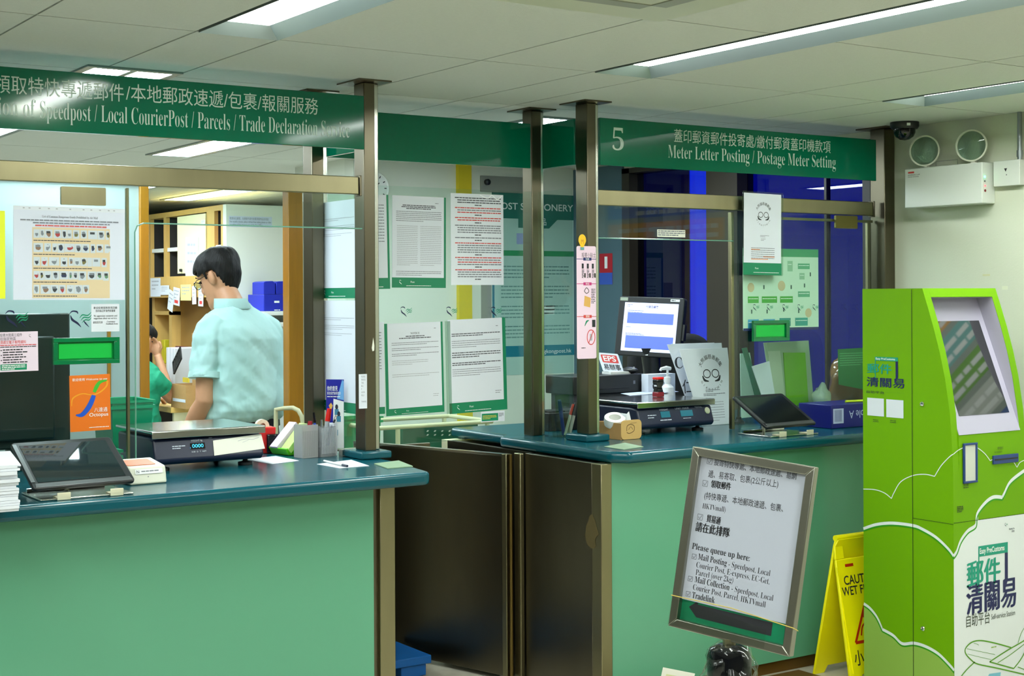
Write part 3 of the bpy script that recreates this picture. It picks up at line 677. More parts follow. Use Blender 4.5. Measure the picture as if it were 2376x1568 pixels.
# prohibited goods sheet
M, w, h = span_y(30, 480, 289, 695, YF); M = tilt(M, -.3)
t = thing('prohibited_goods_sheet', 'white sheet in a plastic sleeve picturing rows of dangerous goods', 'notice', M @ Vector((w / 2, 0, 0)))
MB(M).box(0, w, 0, h - .012, -.001, .0002).build('sleeve', mat('frosted_sleeve', (216, 222, 236), .18), t)
MB(M).box(0, w, h - .013, h, -.001, .0004).build('binding_strip', sleeve, t)
m = MB(M); m.flat = True
for x in (.09, .14, .23, .31, .38, .5, .62, .69, .77, .85, .9): m.rect(w * x - .003, w * x + .003, h - .0085, h - .005, .0008, k=2)
text(m, 'List of Common Dangerous Goods Prohibited by Air Mail', w * .5, h - .036, .0105, width=w * .5, align='c', ser=True, k=0, z=.0008)
for i, (a_, b_, k) in enumerate(((.06, .94, 0), (.17, .86, 0), (.19, .83, 1))):
    lines(m, w * a_, w * b_, h - .043 - i * .0085, 1, .01, .0036, i, k, .0008, 1.); m.rect(w * a_, w * b_, h - .0485 - i * .0085, h - .0481 - i * .0085, .0008, k=k)
m.build('print', [ink_g, ink_red, ink_lg], t)
MB(M).box(w * .165, w * .86, .006, h - .068, .0002, .0008).build('picture_table', mat('tan_print', (216, 196, 158), .5), t)
m = MB(M); m.flat = True; r = random.Random(7); tx0, tx1 = w * .175, w * .85
cols = 6
for row in range(5):
    pit = (h - .078) / 5; yt = h - .074 - row * pit; x = tx0
    while x < (tx1 - .006 if row < 4 else tx0 + (tx1 - tx0) * .66):
        ww = r.uniform(.013, .034); k = r.choice((0, 0, 1, 1, 2, 3, 4, 5, 6, 7)); hh = pit * r.uniform(.6, .68)
        m.rect(x, min(x + ww, tx1), yt - hh, yt, .0012, k=2); c = (x + ww / 2, yt - hh / 2)
        m.poly([(c[0] + ww * .38 * math.cos(q) * r.uniform(.6, 1), c[1] + hh * .4 * math.sin(q) * r.uniform(.6, 1)) for q in [i * .8 for i in range(8)]], .0015, k=k); m.rect(x + ww * .2, x + ww * .7, yt - hh * .45, yt - hh * .2, .0018, k=r.choice((0, 1, 2)))
        x += ww + r.choice((.001, .001, .004))
    lines(m, tx0, tx1, yt - pit * .78, 1, .01, .0026, row, 0, .0012)
m.build('goods_pictures', [mat('photo_dark', (52, 56, 62), .5), mat('photo_grey', (122, 130, 138), .5), mat('photo_pale', (196, 206, 214), .5), mat('photo_red', (166, 60, 60), .5), mat('photo_olive', (112, 108, 62), .5), mat('photo_brown', (134, 104, 84), .5), mat('photo_navy', (40, 52, 84), .5), mat('photo_green', (96, 136, 104), .5)], t)
# bird emblems
for i, (px, py, fl, lab) in enumerate(((30, 738, False, 'large bird sticker cut into by the pink leaflet'), (178, 738, False, 'large bird sticker beside the white feedback card'))):
    c = PY(px, py, YF); bird(FY(c.x, YF, c.z), .048, lab, 'bird stickers under the prohibited goods sheet', tail=True)
# feedback card
o, M, w, h = front('feedback_card', (212, 705, 277, 769), paper, 'white customer feedback card above the green plate', 'card')
m = MB(M); m.flat = True
text(m, '歡迎投寄服務意見回饋', w / 2, h - .016, .0085, width=w * .84, align='c', off=.004); text(m, '您的指正對我們很重要', w / 2, h - .026, .0085, width=w * .7, align='c', off=.004)
text(m, 'We appreciate comments and', w / 2, h - .042, .0085, width=w * .84, align='c', ser=True); text(m, 'suggestions about our services.', w / 2, h - .05, .0085, width=w * .84, align='c', ser=True); text(m, '顧客意見表', w * .06, h - .064, .0085, width=w * .34); text(m, 'Customer', w * .55, h - .061, .008, width=w * .3, ser=True); text(m, 'Feedback Form', w * .52, h - .0685, .008, width=w * .42, ser=True)
m.build('print', ink, o)
# pink leaflet
o, M, w, h = front('customs_leaflet', (-2, 770, 89, 862), mat('pale_pink_paper', (226, 208, 222), .5), 'pale pink customs leaflet with a green footer', 'leaflet', deg=.6)
m = MB(M); m.flat = True
text(m, '投寄大陸英三組件', .004, h - .014, .0115, width=w * .56, k=0); text(m, '往指定地區', .004, h - .026, .0115, width=w * .4, k=0); text(m, '須遞交電子報關資料', .004, h - .037, .0115, width=w * .66, off=.006, k=1)
for i in range(2): lines(m, .004, w * .95, h - .041 - i * .0055, 1, .01, .0026, i, 1 - i, .0006, 1.)
for i in range(3): m.poly([(.007 + .002 * math.cos(q), h - .058 - i * .016 + .002 * math.sin(q)) for q in [j * .8 for j in range(8)]], .0006, k=0)
for i in range(6): lines(m, .012, w * (.72 if i % 2 else .6), h - .055 - i * .008, 1, .01, .0036, 4 + i, 0, .0006, 1.)
m.rect(.004, w * .7, .005, .024, .0006, k=2); lines(m, .008, w * .66, .021, 3, .0055, .0026, 9, 3, .0009)
bs = TR(w * .8, h - .014, .0008) @ Matrix.Scale(.009, 4)
for p, q in BIRD_N: m.stroke(p, q, 0, bs, 0)
m.build('print', [ink, ink_red, green_st, ink_white], o)
# green acrylic plates
def plate(box, Y, label):
    M, w, h = span_y(*box, Y); t = thing('name_plate_holder', label, 'plate holder', M @ Vector((w / 2, 0, 0)))
    m = MB(M); e = h * .16
    m.prism([(0, 0), (w, 0), (w, h), (0, h)], 0, .004); m.build('back_plate', mat('translucent_green', (0, 128, 54), .2, coat=.4), t, bevel=.002)
    for a in ((0, w, 0, e), (0, w, h - e, h), (0, e, e, h - e), (w - e * 1.5, w, e, h - e)): 
        pass
    m = MB(M); m.box(0, w, 0, e, .004, .013); m.box(0, w, h - e, h, .004, .013); m.box(0, e, e, h - e, .004, .013); m.box(w - e * 1.4, w, e, h - e, .004, .013); m.build('rim', mat('green_acrylic', (0, 112, 62), .2, coat=.4), t, bevel=.001)
    MB(M).box(e * 1.3, w - e * 1.8, e * 1.3, h - e * 1.4, .004, .0055).build('insert_card', mat('bright_green_card', (10, 178, 66), .3), t, bevel=.0008)
plate((122, 783, 275, 844), YF, 'empty green acrylic name plate on the glass above the orange card sign')
plate((1744, 743, 1828, 791), 4.839, 'green acrylic name plate stuck on the counter 5 glass')
# orange payment card sign
o, M, w, h = front('payment_sign', (163, 870, 257, 1000), mat('orange_card', (224, 112, 14), .4), 'orange payment card sign with a ribbon loop emblem', 'sign', deg=.8)
m = MB(M); m.flat = True
S = TR(w * .5, h * .56, .0006) @ Matrix.Scale(w * .5, 4)
m.stroke([(-.92, -.28), (-.85, .1), (-.4, .3), (.1, .22), (.5, .34), (.82, .62), (.86, .88)], [.03, .07, .05, .05, .07, .08, .1], 0, S, 1)
m.stroke([(-.72, -.72), (-.42, -.72), (-.1, -.4), (.1, -.02), (.18, .2)], [.05, .22, .26, .24, .2], .0002, S, 0); m.stroke([(.2, .34), (.32, .6), (.5, .82), (.84, .9)], [.16, .2, .16, .06], .0003, S, 2)
text(m, '歡迎使用 Welcome to use', w * .5, h - .018, .010, width=w * .86, align='c', k=3, z=.0006)
text(m, '八達通', w * .92, h * .335, .0165, width=w * .33, align='r', k=3, z=.0009); text(m, 'Octopus', w * .94, h * .255, .0165, width=w * .47, align='r', k=3, z=.0009, off=.008); lines(m, w * .46, w * .95, .012, 1, .01, .002, 2, 3, .0006, 1.)
m.build('print', [mat('ribbon_blue', (20, 82, 190), .4), mat('ribbon_gold', (232, 158, 30), .4), mat('ribbon_green', (60, 176, 50), .4), ink_white], o)

# ---- counter 5 screens and post
# pink notice with the bulb on the post
YP = 4.8068
M, w, h = span_y(1337, 571, 1382, 832, YP); M = TR(-.0, -.004, 0) @ M
t = thing('pink_notice', 'tall pink notice with a light bulb on the steel post', 'notice', M @ Vector((w / 2, 0, 0)))
MB(M).prism(roundrect(w, h, .008), -.001, 0).build('sheet', mat('pink_paper', (232, 204, 222), .4), t)
m = MB(M); m.flat = True
text(m, '投寄小貼士', w * .98, h - .045, .022, width=w * .72, align='r', k=0)
for i, (fy, k) in enumerate(((.885, 1), (.665, 2), (.375, 3))):
    y = h * fy; m.rect(0, w, y - .0012, y + .0012, .0004, k=k); m.rect(w * .34, w * .76, y - .006, y + .006, .0006, k=k); text(m, ('包裝', '地址', '環保')[i], w * .55, y - .0035, .010, align='c', k=5, z=.0009)
for i in range(3):
    x = w * (.26 + .26 * i); m.rect(x, x + .01, h * .80, h * .845, .0005, k=0); lines(m, x, x + .012, h * .79, 6, .006, .003, i, 0, .0005); m.rect(x + .012, x + .02, h * .72, h * .76, .0005, k=4)
m.poly([(w * .36, h * .47), (w * .68, h * .455), (w * .72, h * .54), (w * .4, h * .56)], .0005, k=6); m.stroke([(w * .38, h * .6), (w * .5, h * .63), (w * .62, h * .6), (w * .5, h * .58), (w * .38, h * .6)], .003, .0006, k=4); lines(m, w * .74, w * .95, h * .62, 9, .007, .003, 5, 0, .0005)
m.stroke([(w * .4, h * .29), (w * .5, h * .33), (w * .62, h * .34)], [.002, .008, .002], .0005, k=7); m.rect(w * .78, w * .95, h * .28, h * .345, .0005, k=0)
q = [(w * .72 + w * .2 * math.cos(a), h * .19 + h * .065 * math.sin(a)) for a in [i * .3927 for i in range(17)]]; m.stroke(q, .0035, .0008, k=3); m.stroke([(w * .6, h * .14), (w * .84, h * .25)], .0035, .0009, k=3); m.rect(w * .66, w * .78, h * .16, h * .22, .0006, k=8); lines(m, w * .22, w * .5, h * .1, 1, .01, .003, 2, 0, .0005)
m.build('print', [ink, ink_navy, mat('ink_magenta', (196, 44, 120), .5), ink_red, mat('icon_dark', (60, 52, 50), .5), ink_white, mat('parcel_tan', (214, 164, 84), .5), green_st, ink_lg], t)
c = PY(1351, 557, YP - .006); Mb = FY(c.x, c.y, c.z)
m = MB(Mb); m.flat = True; m.poly([(.019 * math.cos(a) * (1 if math.sin(a) > -.3 else .72), .024 * math.sin(a) - (0 if math.sin(a) > -.3 else .006)) for a in [i * .2618 for i in range(24)]], 0, k=0)
m.rect(-.009, .009, -.040, -.029, .0001, k=1); m.stroke([(-.006, -.016), (-.004, .002), (0, -.006), (.004, .002), (.006, -.016)], .0016, .0003, k=2)
b = m.build('light_bulb_cutout', [mat('bulb_yellow', (246, 190, 26), .4), mat('bulb_base', (96, 150, 150), .4), mat('bulb_line', (190, 120, 10), .4)], t, solid=.0012)
# white label strip on the glass
o, M, w, h = front('warning_label', (1525, 533, 1590, 550), paper_w, 'small white text label on the glass above the monitor', 'label', Y=4.839)
m = MB(M); m.flat = True; lines(m, .004, w - .004, h - .004, 3, .0085, .0045, 3, 0, .0005); m.build('print', ink_g, o)
# twin cub emblem sheet in the clear sleeve, stood off the glass
def emblem(m, x, y, s, M=None, k=0):
    """round emblem: arched writing round two dark lobed blots and a wreath"""
    for i in range(7):
        a = math.radians(150 - i * 20); T_ = TR(x + s * .98 * math.cos(a), y + s * .98 * math.sin(a) + s * .2, .0006) @ RZ(math.degrees(a) - 90); text(m, '大熊貓慈善郵集'[i], 0, 0, s * .38, align='c', k=k, M=T_, z=0)
    for i in range(9):
        a = math.radians(205 + i * 16); T_ = TR(x + s * 1.15 * math.cos(a), y + s * 1.15 * math.sin(a) - s * .1, .0006) @ RZ(math.degrees(a) + 90); text(m, 'GIANTTWIN'[i], 0, 0, s * .26, align='c', k=k, M=T_, z=0)
    for sx_ in (-1, 1):
        q = [(x + sx_ * s * .42 + s * .34 * math.cos(a), y + s * .05 + s * .3 * math.sin(a)) for a in [i * .524 for i in range(13)]]; m.stroke(q, s * .07, .0006, k=k)
        m.stroke([(x + sx_ * s * .86, y - s * .1), (x + sx_ * s * .7, y - s * .42), (x + sx_ * s * .3, y - s * .52)], [s * .1, s * .2, s * .06], .0006, k=k)
ep = [PY(x, y, 4.8) for x, y in ((1722, 442), (1820, 447), (1818, 640), (1724, 638))]
M = frame(ep[3], ep[2] - ep[3], UP); w = (ep[2] - ep[3]).length; h = (ep[0] - ep[3]).length
t = thing('emblem_sheet', 'white emblem sheet in a clear holder on the counter 5 rail', 'notice', M @ Vector((w / 2, 0, 0)))
MB(M).prism(roundrect(w, h, .006), -.005, -.003).build('holder_back', acrylic, t); bandh = h * .15
MB(M).box(.004, w - .010, .002, bandh, -.003, -.002).build('green_band', gr_band, t); MB(M).box(.006, w - .014, bandh, h - .008, -.003, -.002).build('sheet', paper, t)
m = MB(M @ TR(0, 0, -.0022)); m.flat = True; emblem(m, w * .5, h * .72, w * .16, k=0)
lines(m, w * .42, w * .64, h * .48, 2, .006, .002, 3, 1, .0006); lines(m, w * .44, w * .56, h * .44, 2, .006, .002, 4, 1, .0006)
for i in range(6): lines(m, w * .2, w * .78, h * .33 - i * .009, 1, .01, .0026, i, 1, .0006, 1.)
for y, a_, b_ in ((.31, .2, .42), (.195, .2, .62), (.225, .5, .78)): m.rect(w * a_, w * b_, h * y - .002, h * y + .001, .0005, k=2)
for p, q in BIRD_N: m.stroke(p, q, .0006, TR(w * .14, bandh * .6, 0) @ Matrix.Scale(.012, 4), 3)
text(m, 'Post', w * .3, bandh * .5, .012, k=3, z=.0006); lines(m, w * .26, w * .9, bandh * .25, 1, .01, .002, 3, 3, .0006, 1.)
m.build('print', [ink, ink_g, ink_or, ink_white], t)
# green and white poster behind the counter 5 glass
M, w, h = span_y(1724, 577, 1899, 764, 4.853); h += .0
t = thing('service_poster', 'pale green service poster with icons behind the counter 5 glass', 'poster', M @ Vector((w / 2, 0, 0)))
MB(M).box(0, w, 0, h, -.0015, 0).build('sheet', mat('pale_green_paper', (206, 226, 208), .5), t); m = MB(M); m.flat = True
m.rect(0, w, h * .9, h, .0004, k=0); m.rect(0, w, -.004, .008, .0004, k=2)
for x, y, ww, hh, k in ((.72, .75, .16, .07, 3), (.72, .4, .16, .07, 3), (.06, .33, .14, .08, 1), (.24, .33, .2, .08, 1), (.48, .33, .17, .08, 1), (.06, .02, .14, .11, 5), (.26, .02, .15, .11, 5), (.47, .04, .15, .1, 4), (.68, .04, .17, .1, 4), (.58, .72, .07, .13, 6), (.74, .62, .07, .08, 6)): m.rect(w * x, w * (x + ww), h * y, h * (y + hh), .0006, k=k); lines(m, w * x + .004, w * (x + ww) - .004, h * (y + hh * .7), 1, .01, .003, int(x * 90), 7, .0009, 1.)
for x, y, rr in ((.1, .52, .045), (.5, .54, .05), (.86, .2, .045)): m.poly([(w * x + w * rr * math.cos(a), h * y + w * rr * math.sin(a)) for a in [i * .4 for i in range(16)]], .0006, k=8)
for x, y in ((.26, .5), (.62, .5), (.8, .52), (.88, .66), (.1, .2), (.3, .2), (.52, .22), (.72, .2)): m.rect(w * x, w * x + .008, h * y, h * y + .018, .0006, k=9)
m.build('print', [mat('poster_green', (62, 150, 104), .5), mat('poster_leaf', (70, 168, 60), .5), ink_navy, mat('poster_sage', (96, 168, 130), .5), mat('poster_teal', (50, 150, 140), .5), mat('poster_sky', (70, 160, 206), .5), mat('poster_mist', (150, 190, 160), .5), ink_white, mat('poster_tan', (206, 184, 148), .5), mat('poster_ink', (50, 84, 78), .5)], t)
for i, px in enumerate((1752, 1784, 1820, 1855, 1890, 1926, 1962, 1990)):
    c = PY(px, 713, 4.8385); bird(FY(c.x, 4.8385, c.z), .026, ('bird sticker over the sky blue square of the poster', 'bird sticker over the second blue square of the poster', 'bird sticker just above the green name plate at counter 5', 'bird sticker over the teal square of the poster', 'bird sticker at the edge of the pale green poster', 'bird sticker just past the pale green poster', 'dark bird sticker next but one to the kiosk', 'dark bird sticker half hidden by the green kiosk')[i], 'bird stickers along the counter 5 glass', green=i < 5)
# big poster on the back wall and fire notice by the window
M, w, h = span_y(1142, 450, 1340, 868, YB - .002)
t = thing('stationery_poster', 'large pale teal POST STATIONERY poster on the back wall', 'poster', M @ Vector((w / 2, 0, 0)))
MB(M).box(0, w, 0, h, -.002, 0).build('sheet', mat('pale_teal_paper', (170, 200, 190), .5), t); m = MB(M); m.flat = True
m.rect(0, w, h * .86, h, .0006, k=0); m.poly([(w * .3, h * .86), (w * .76, h * .86), (w * .66, h * .81), (w * .3, h * .81)], .0006, k=0); text(m, 'POST STATIONERY', w * .05, h * .91, .058, width=w * .9, k=3, z=.001, off=.01); text(m, '郵品', w * .48, h * .83, .05, k=3, z=.001)
m.rect(0, w, h * .655, h * .685, .0006, k=1); m.rect(0, w, h * .1, h * .16, .0006, k=2); text(m, 'hongkongpost.hk', w * .5, h * .115, .035, width=w * .42, k=3, z=.001)
m.rect(0, .016, h * .16, h * .655, .0006, k=2)
for i in range(4): lines(m, w * .1, w * .9, h * (.6 - .11 * i), 4, .022, .007, 20 + i, 4, .0006)
m.rect(w * .28, w * .5, h * .72, h * .78, .0006, k=5); m.rect(w * .56, w * .72, h * .33, h * .38, .0006, k=6); m.build('print', [mat('poster_dark_teal', (0, 104, 92), .5), mat('poster_mid_green', (40, 140, 90), .5), mat('poster_petrol', (16, 118, 138), .5), ink_white, mat('poster_print', (100, 140, 134), .5), mat('poster_lilac', (150, 160, 206), .5), mat('poster_light', (208, 222, 214), .5)], t)
M, w, h = span_x(1391, 588, 1421, 660, XW - .014)
t = sheet('fire_notice', M, w, h, mat('fire_red', (176, 20, 40), .5), 'red fire extinguisher notice on the wall by the dark window', 'notice'); m = MB(M); m.flat = True; m.rect(w * .4, w * .62, h * .52, h * .9, .0006, k=0); m.rect(0, w, 0, h * .38, .0006, k=1); m.build('print', [ink_white, mat('notice_blue', (50, 84, 180), .5)], t)
# clock on the back wall
c = PY(868, 436, YB - .02); t = thing('wall_clock', 'round white wall clock peeping out behind the steel post', 'clock', c); Mc = FY(c.x, c.y, c.z)
MB(Mc).lathe([(.003, -.018), (.095, -.018), (.098, .0), (.09, .012), (.085, .004), (.003, .004)], 40).build('case', white_pl, t, True); m = MB(Mc); m.flat = True
for i in range(12): m.rect(-.003, .003, .064, .078, .006, RZ(30 * i))
m.stroke([(0, 0), (.03, .03)], .006, .008); m.stroke([(0, 0), (-.02, .06)], .004, .009); m.build('dial_marks', ink, t)
# dark hook plate on the back wall
M, w, h = span_y(1116, 410, 1240, 447, YB - .012); t = thing('door_closer', 'grey door closer box high on the back wall', 'door closer', M @ Vector((w / 2, 0, 0))); MB(M).box(0, w, 0, h, -.011, 0).build('case', mat('grey_case', (140, 142, 134), .5), t, bevel=.003); MB(M).lathe([(.018, 0), (.018, .02), (.003, .024)], 16, TR(.04, h * .6, 0)).build('screw_cap', black_pl, t)
M, w, h = span_y(1117, 655, 1141, 870, YB - .003); tag(MB(M).box(0, w, 0, h, -.002, 0).build('wall_cover', MATS['grey_case']), 'grey cover strip beside the pale teal poster', 'cover')
# ================================================================== things on the counters
# ---- electronic scales
def scale(name_label, x0, x1, y0, y1, disp, prn):
    t = thing('parcel_scale', name_label, 'scale', ((x0 + x1) / 2, (y0 + y1) / 2, ZT), 'electronic parcel scales')
    zt = 1.122; m = MB()
    m.box(x0 - .005, x1 + .005, y0 - .005, y1, zt - .006, zt + .004); m.build('platform', mat('polished_tray', (214, 216, 212), .14, 1.0), t, bevel=.004, seg=3)
    MB().box(x0 - .004, x1 + .004, y0 - .006, y0 - .002, zt - .022, zt + .002).build('platform_lip', steel_br, t, bevel=.0015)
    MB().box(x0 + .03, x1 - .03, y0 + .03, y1 - .04, zt - .02, zt - .006).build('platform_support', black_pl, t)
    # body: wedge with a sloped display face
    prof = [(y0 + .002, ZT + .024), (y0 - .012, ZT + .04), (y0 + .012, zt - .026), (y0 + .05, zt - .02), (y1, zt - .02), (y1, ZT + .022)]
    Mx = Matrix(((0, 0, 1, 0), (1, 0, 0, 0), (0, 1, 0, 0), (0, 0, 0, 1)))
    MB(Mx).prism(prof, x0 + .004, x1 - .004).build('body', navy_pl, t, bevel=.008, seg=3)
    for x in (x0 + .05, x1 - .05):
        for y in (y0 + .05, y1 - .05):
            MB(TR(x, y, 0)).lathe([(.0, ZT + .0006), (.026, ZT + .0006), (.026, ZT + .010), (.01, ZT + .014), (.006, ZT + .026), (.0, ZT + .026)], 18).build('levelling_foot', black_pl, t, True)
    a, b = Vector((0, y0 - .012, ZT + .04)), Vector((0, y0 + .012, zt - .026)); up = b - a
    Mf = frame((x0, a.y, a.z), (1, 0, 0), up) @ TR(0, 0, .0012); L = up.length; W = x1 - x0
    disp(Mf, W, L, t); m = MB(Mf); m.flat = True; prn(m, W, L)
    m.build('print', [mat('scale_print', (196, 204, 216), .5)], t); return t
cyan = mat('cyan_display', (60, 200, 240), .4, emit=(30, 170, 230), estr=1.6)
def disp1(M, W, L, t):
    MB(M).box(W * .33, W * .46, L * .46, L * .74, -.001, .0006).build('display_window', black_gl, t)
    m = MB(M); m.flat = True; text(m, '0000', W * .345, L * .52, L * .24, width=W * .10, z=.001); m.rect(W * .325, W * .329, L * .5, L * .54, .001); m.build('digits', cyan, t)
    m = MB(M); m.prism([(W * .53, L * .08), (W * 1.0, L * .26), (W * .985, L * .98), (W * .535, L * .8)], 0, .0012); m.build('paper_flap', paper_w, t)
    m = MB(M); m.flat = True; m.stroke([(W * .76, L * .7), (W * .83, L * .78), (W * .9, L * .74), (W * .96, L * .82)], L * .02, .0016); m.stroke([(W * .8, L * .62), (W * .86, L * .72)], L * .012, .0016); m.build('pen_scribble', ink_lg, t)
def prn1(m, W, L):
    text(m, 'WEIGHT kg', W * .34, L * .82, L * .12, width=W * .1); lines(m, W * .17, W * .29, L * .66, 2, L * .1, L * .04, 3); text(m, '0.00  D  T  NET', W * .335, L * .3, L * .09, width=W * .13); lines(m, W * .5, W * .54, L * .95, 1, .01, L * .02, 2)
s1 = scale('dark blue parcel scale reading zeros with a paper flap on its face', 1.775, 2.185, 4.825, 5.19, disp1, prn1)
def disp2(M, W, L, t):
    for a, b in ((.3, .42), (.56, .72)):
        MB(M).box(W * a, W * b, L * .42, L * .78, -.001, .0006).build('display_window', mat('dim_cyan_lcd', (40, 110, 130), .2), t)
    MB(M).lathe([(L * .2, -.001), (L * .2, .0012), (L * .14, .0014), (.0003, .0014)], 24, TR(W * .92, L * .68, 0)).build('maker_badge', steel_br, t)
def prn2(m, W, L):
    text(m, 'WEIGHT', W * .29, L * .84, L * .14, width=W * .12); text(m, 'UNIT PRICE', W * .5, L * .86, L * .14, width=W * .18); text(m, 'TOTAL', W * .76, L * .88, L * .12, width=W * .1)
    lines(m, W * .13, W * .24, L * .62, 2, L * .14, L * .05, 3); lines(m, W * .28, W * .5, L * .3, 1, .01, L * .05, 5); lines(m, W * .58, W * .72, L * .32, 1, .01, L * .03, 6)
s2 = scale('dark blue parcel scale behind the cardboard box at counter 5', 3.93, 4.36, 4.875, 5.24, disp2, prn2)

# ---- tablets on folding stands
def tablet(label, c, screen_mat):
    c = Vector(c); x, u = Vector((.997, .07, 0)), Vector((-.04, .85, .52)); M = frame(c, x, u); W, H = .316, .23
    t = thing('tablet', label, 'tablet', (c.x, c.y, ZT), 'customer facing tablets on stands')
    MB(M @ TR(-W / 2, -H / 2, 0)).prism(roundrect(W, H, .012), -.012, 0).build('case', black_pl, t, bevel=.003)
    MB(M).box(-W / 2 + .022, W / 2 - .022, -H / 2 + .028, H / 2 - .018, .0, .0008).build('screen', screen_mat, t)
    MB(M @ TR(-W / 2, -H / 2, 0)).prism([(0.008, .004), (W - .008, .004), (W - .012, .022), (.012, .022)], .0005, .002).build('chin', mat('gunmetal', (120, 122, 124), .3, .8), t, bevel=.0008); MB(M @ TR(-W / 2, -H / 2, 0)).box(.002, .014, .03, H - .012, .0, .0016).build('side_strip', MATS['gunmetal'], t)
    zf = ZT + .0006; y0 = (M @ Vector((0, -H / 2, 0))).y
    m = MB(); m.box(c.x - .13, c.x + .15, y0 - .012, y0 + .19, zf, zf + .006); m.build('stand_base', steel_br, t, bevel=.002)
    for dx in (-.07, .09):
        p = M @ Vector((dx, -H / 2, .004)); m = MB(); m.box(p.x - .02, p.x + .02, y0 - .017, y0 - .013, zf, zf + .022); m.box(p.x - .02, p.x + .02, y0 - .017, y0 + .03, zf + .0065, zf + .010)
        m.build('clip', mat('ivory_rubber', (214, 210, 180), .4), t, bevel=.0015)
    q = M @ Vector((0, .02, -.012)); MB().tube([(c.x, y0 + .17, zf + .006), (c.x, q.y + .05, q.z - .02), q], .010, 10).build('stand_arm', steel_br, t)
    MB().cyl((c.x - .12, y0 + .17, zf + .012), (c.x + .12, y0 + .17, zf + .012), .006).build('stand_hinge', chrome, t)
    return t
tablet('tablet on a stand between the paper stack and the card reader', (1.385, 4.447, 1.084), mat('glossy_screen', (26, 40, 46), .03, ior=2.1))
tab5 = tablet('tablet on a metal stand at counter 5 beside the black rod', (4.44, 4.575, 1.09), mat('dark_screen', (12, 18, 20), .12))
M = frame((1.36, 4.462, 1.12), (1, 0, 0), (0, 1, 0))
# light grey side strip of the first tablet's sleeve
# ---- card reader
c = PZ(340, 1125, ZT); t = thing('card_reader', 'small ivory card reader with an orange top beside the first tablet', 'card reader', (c.x, c.y + .05, ZT)); Mr = TR(c.x + .012, c.y + .012, ZT + .0006) @ RZ(2) @ Matrix.Scale(1.12, 4)
Mx = Mr @ Matrix(((0, 0, 1, 0), (1, 0, 0, 0), (0, 1, 0, 0), (0, 0, 0, 1)))
MB(Mx).loft([[(0 - a * .0, 0, s_), (.125, 0, s_), (.122, .064 - .0, s_), (.012, .05, s_)] for s_, a in ((-.056, 0), (.056, 0))]).build('body', beige_pl, t, bevel=.007, seg=4)
nrm = Vector((0, .021, .108)).normalized(); Mt = Mr @ frame((0, .067, .057), (1, 0, 0), (0, .110, .014)) 
MB(Mt).prism(roundrect(.085, .07, .006), .0008, .0018, TR(-.052, -.04, .0)).build('orange_top', mat('reader_orange', (238, 116, 72), .45), t)
Mfr = Mr @ frame((-.05, -.0005, .0), (1, 0, 0), (0, .012, .05)) @ TR(0, -.01, -.0015); m = MB(Mfr); m.flat = True; m.rect(.012, .094, .04, .054, .0035, k=0); text(m, 'N', .016, .043, .012, off=.02, k=1, z=.004); lines(m, .03, .085, .049, 1, .01, .003, 3, 1, .004, 1.); m.rect(.048, .051, .03, .033, .0035, k=1); m.build('print', [ink_white, ink_g], t)
# ---- stack of paper forms at the edge
c = PZ(10, 1175, ZT); t = thing('form_stack', 'tall stack of white printed forms at the picture edge', 'paper stack', (1.16, 4.42, ZT)); r = random.Random(3)
m = MB(); z = ZT + .0006
for i in range(15):
    hgt = r.uniform(.006, .012); dx, dy = r.uniform(-.005, .005), r.uniform(-.006, .006); m.box(.94 + dx, 1.15 + dx, 4.19 + dy, 4.46 + dy, z, z + hgt - .0008, TR(0, 0, 0)); z += hgt
m.build('sheets', [paper], t)
m = MB(TR(1.05, 4.34, z + .001) @ RZ(-9) @ RX(3)); m.box(-.1, .13, -.13, .14, 0, .004); m.build('skewed_sheet', mat('paper_bluish', (214, 220, 230), .6), t)
# ---- red tape dispenser
c = PZ(610, 1053, ZT); t = thing('tape_dispenser', 'red and black tape dispenser beside the first scale', 'tape dispenser', (c.x + .02, c.y + .02, ZT)); Mr = TR(c.x + .02, c.y + .03, ZT + .0006) @ RZ(-8)
MB(Mr).loft([[(-.028, -.03, 0), (.03, -.03, 0), (.03, .04, 0), (-.028, .04, 0)], [(-.042, -.034, .085), (.036, -.034, .085), (.036, .05, .085), (-.042, .05, .085)], [(-.054, -.036, .1), (.036, -.036, .1), (.036, .052, .1), (-.054, .052, .1)]]).build('body', red_pl, t, bevel=.004)
MB(Mr).box(-.002, .046, -.045, -.032, .004, .074).build('black_front', black_gl, t, bevel=.004); MB(Mr).lathe([(.012, -.012), (.026, -.012), (.026, .012), (.012, .012), (.012, -.012)], 24, TR(-.008, .005, .103) @ RX(90)).build('tape_roll', mat('tape_ivory', (228, 222, 194), .4), t)
MB(Mr).box(-.075, -.05, -.02, .03, .094, .1).build('cutter', red_pl, t)
# ---- note box
c = PZ(668, 1057, ZT); t = thing('note_box', 'green box with sloping lime and lilac note pads', 'note box', (c.x, c.y + .03, ZT)); Mr = TR(c.x + .018, c.y + .036, ZT + .0006) @ RZ(14)
lime = mat('lime_plastic', (96, 206, 14), .25, coat=.4)
Mq = Mr @ Matrix(((0, 0, 1, 0), (1, 0, 0, 0), (0, 1, 0, 0), (0, 0, 0, 1)))
MB(Mr).loft([[(-.03, -.04, 0), (.08, -.04, 0), (.08, .06, 0), (-.03, .06, 0)], [(-.045, -.045, .028), (.085, -.045, .028), (.085, .065, .03), (-.045, .065, .028)]]).build('tray', lime, t, bevel=.004)
MB(Mr @ frame((0, -.02, .03), (.55, 0, .55), (0, 1, 0))).box(-.03, .1, -.025, .02, 0, .022).build('lime_pad', mat('lime_paper', (186, 238, 120), .6), t, bevel=.001)
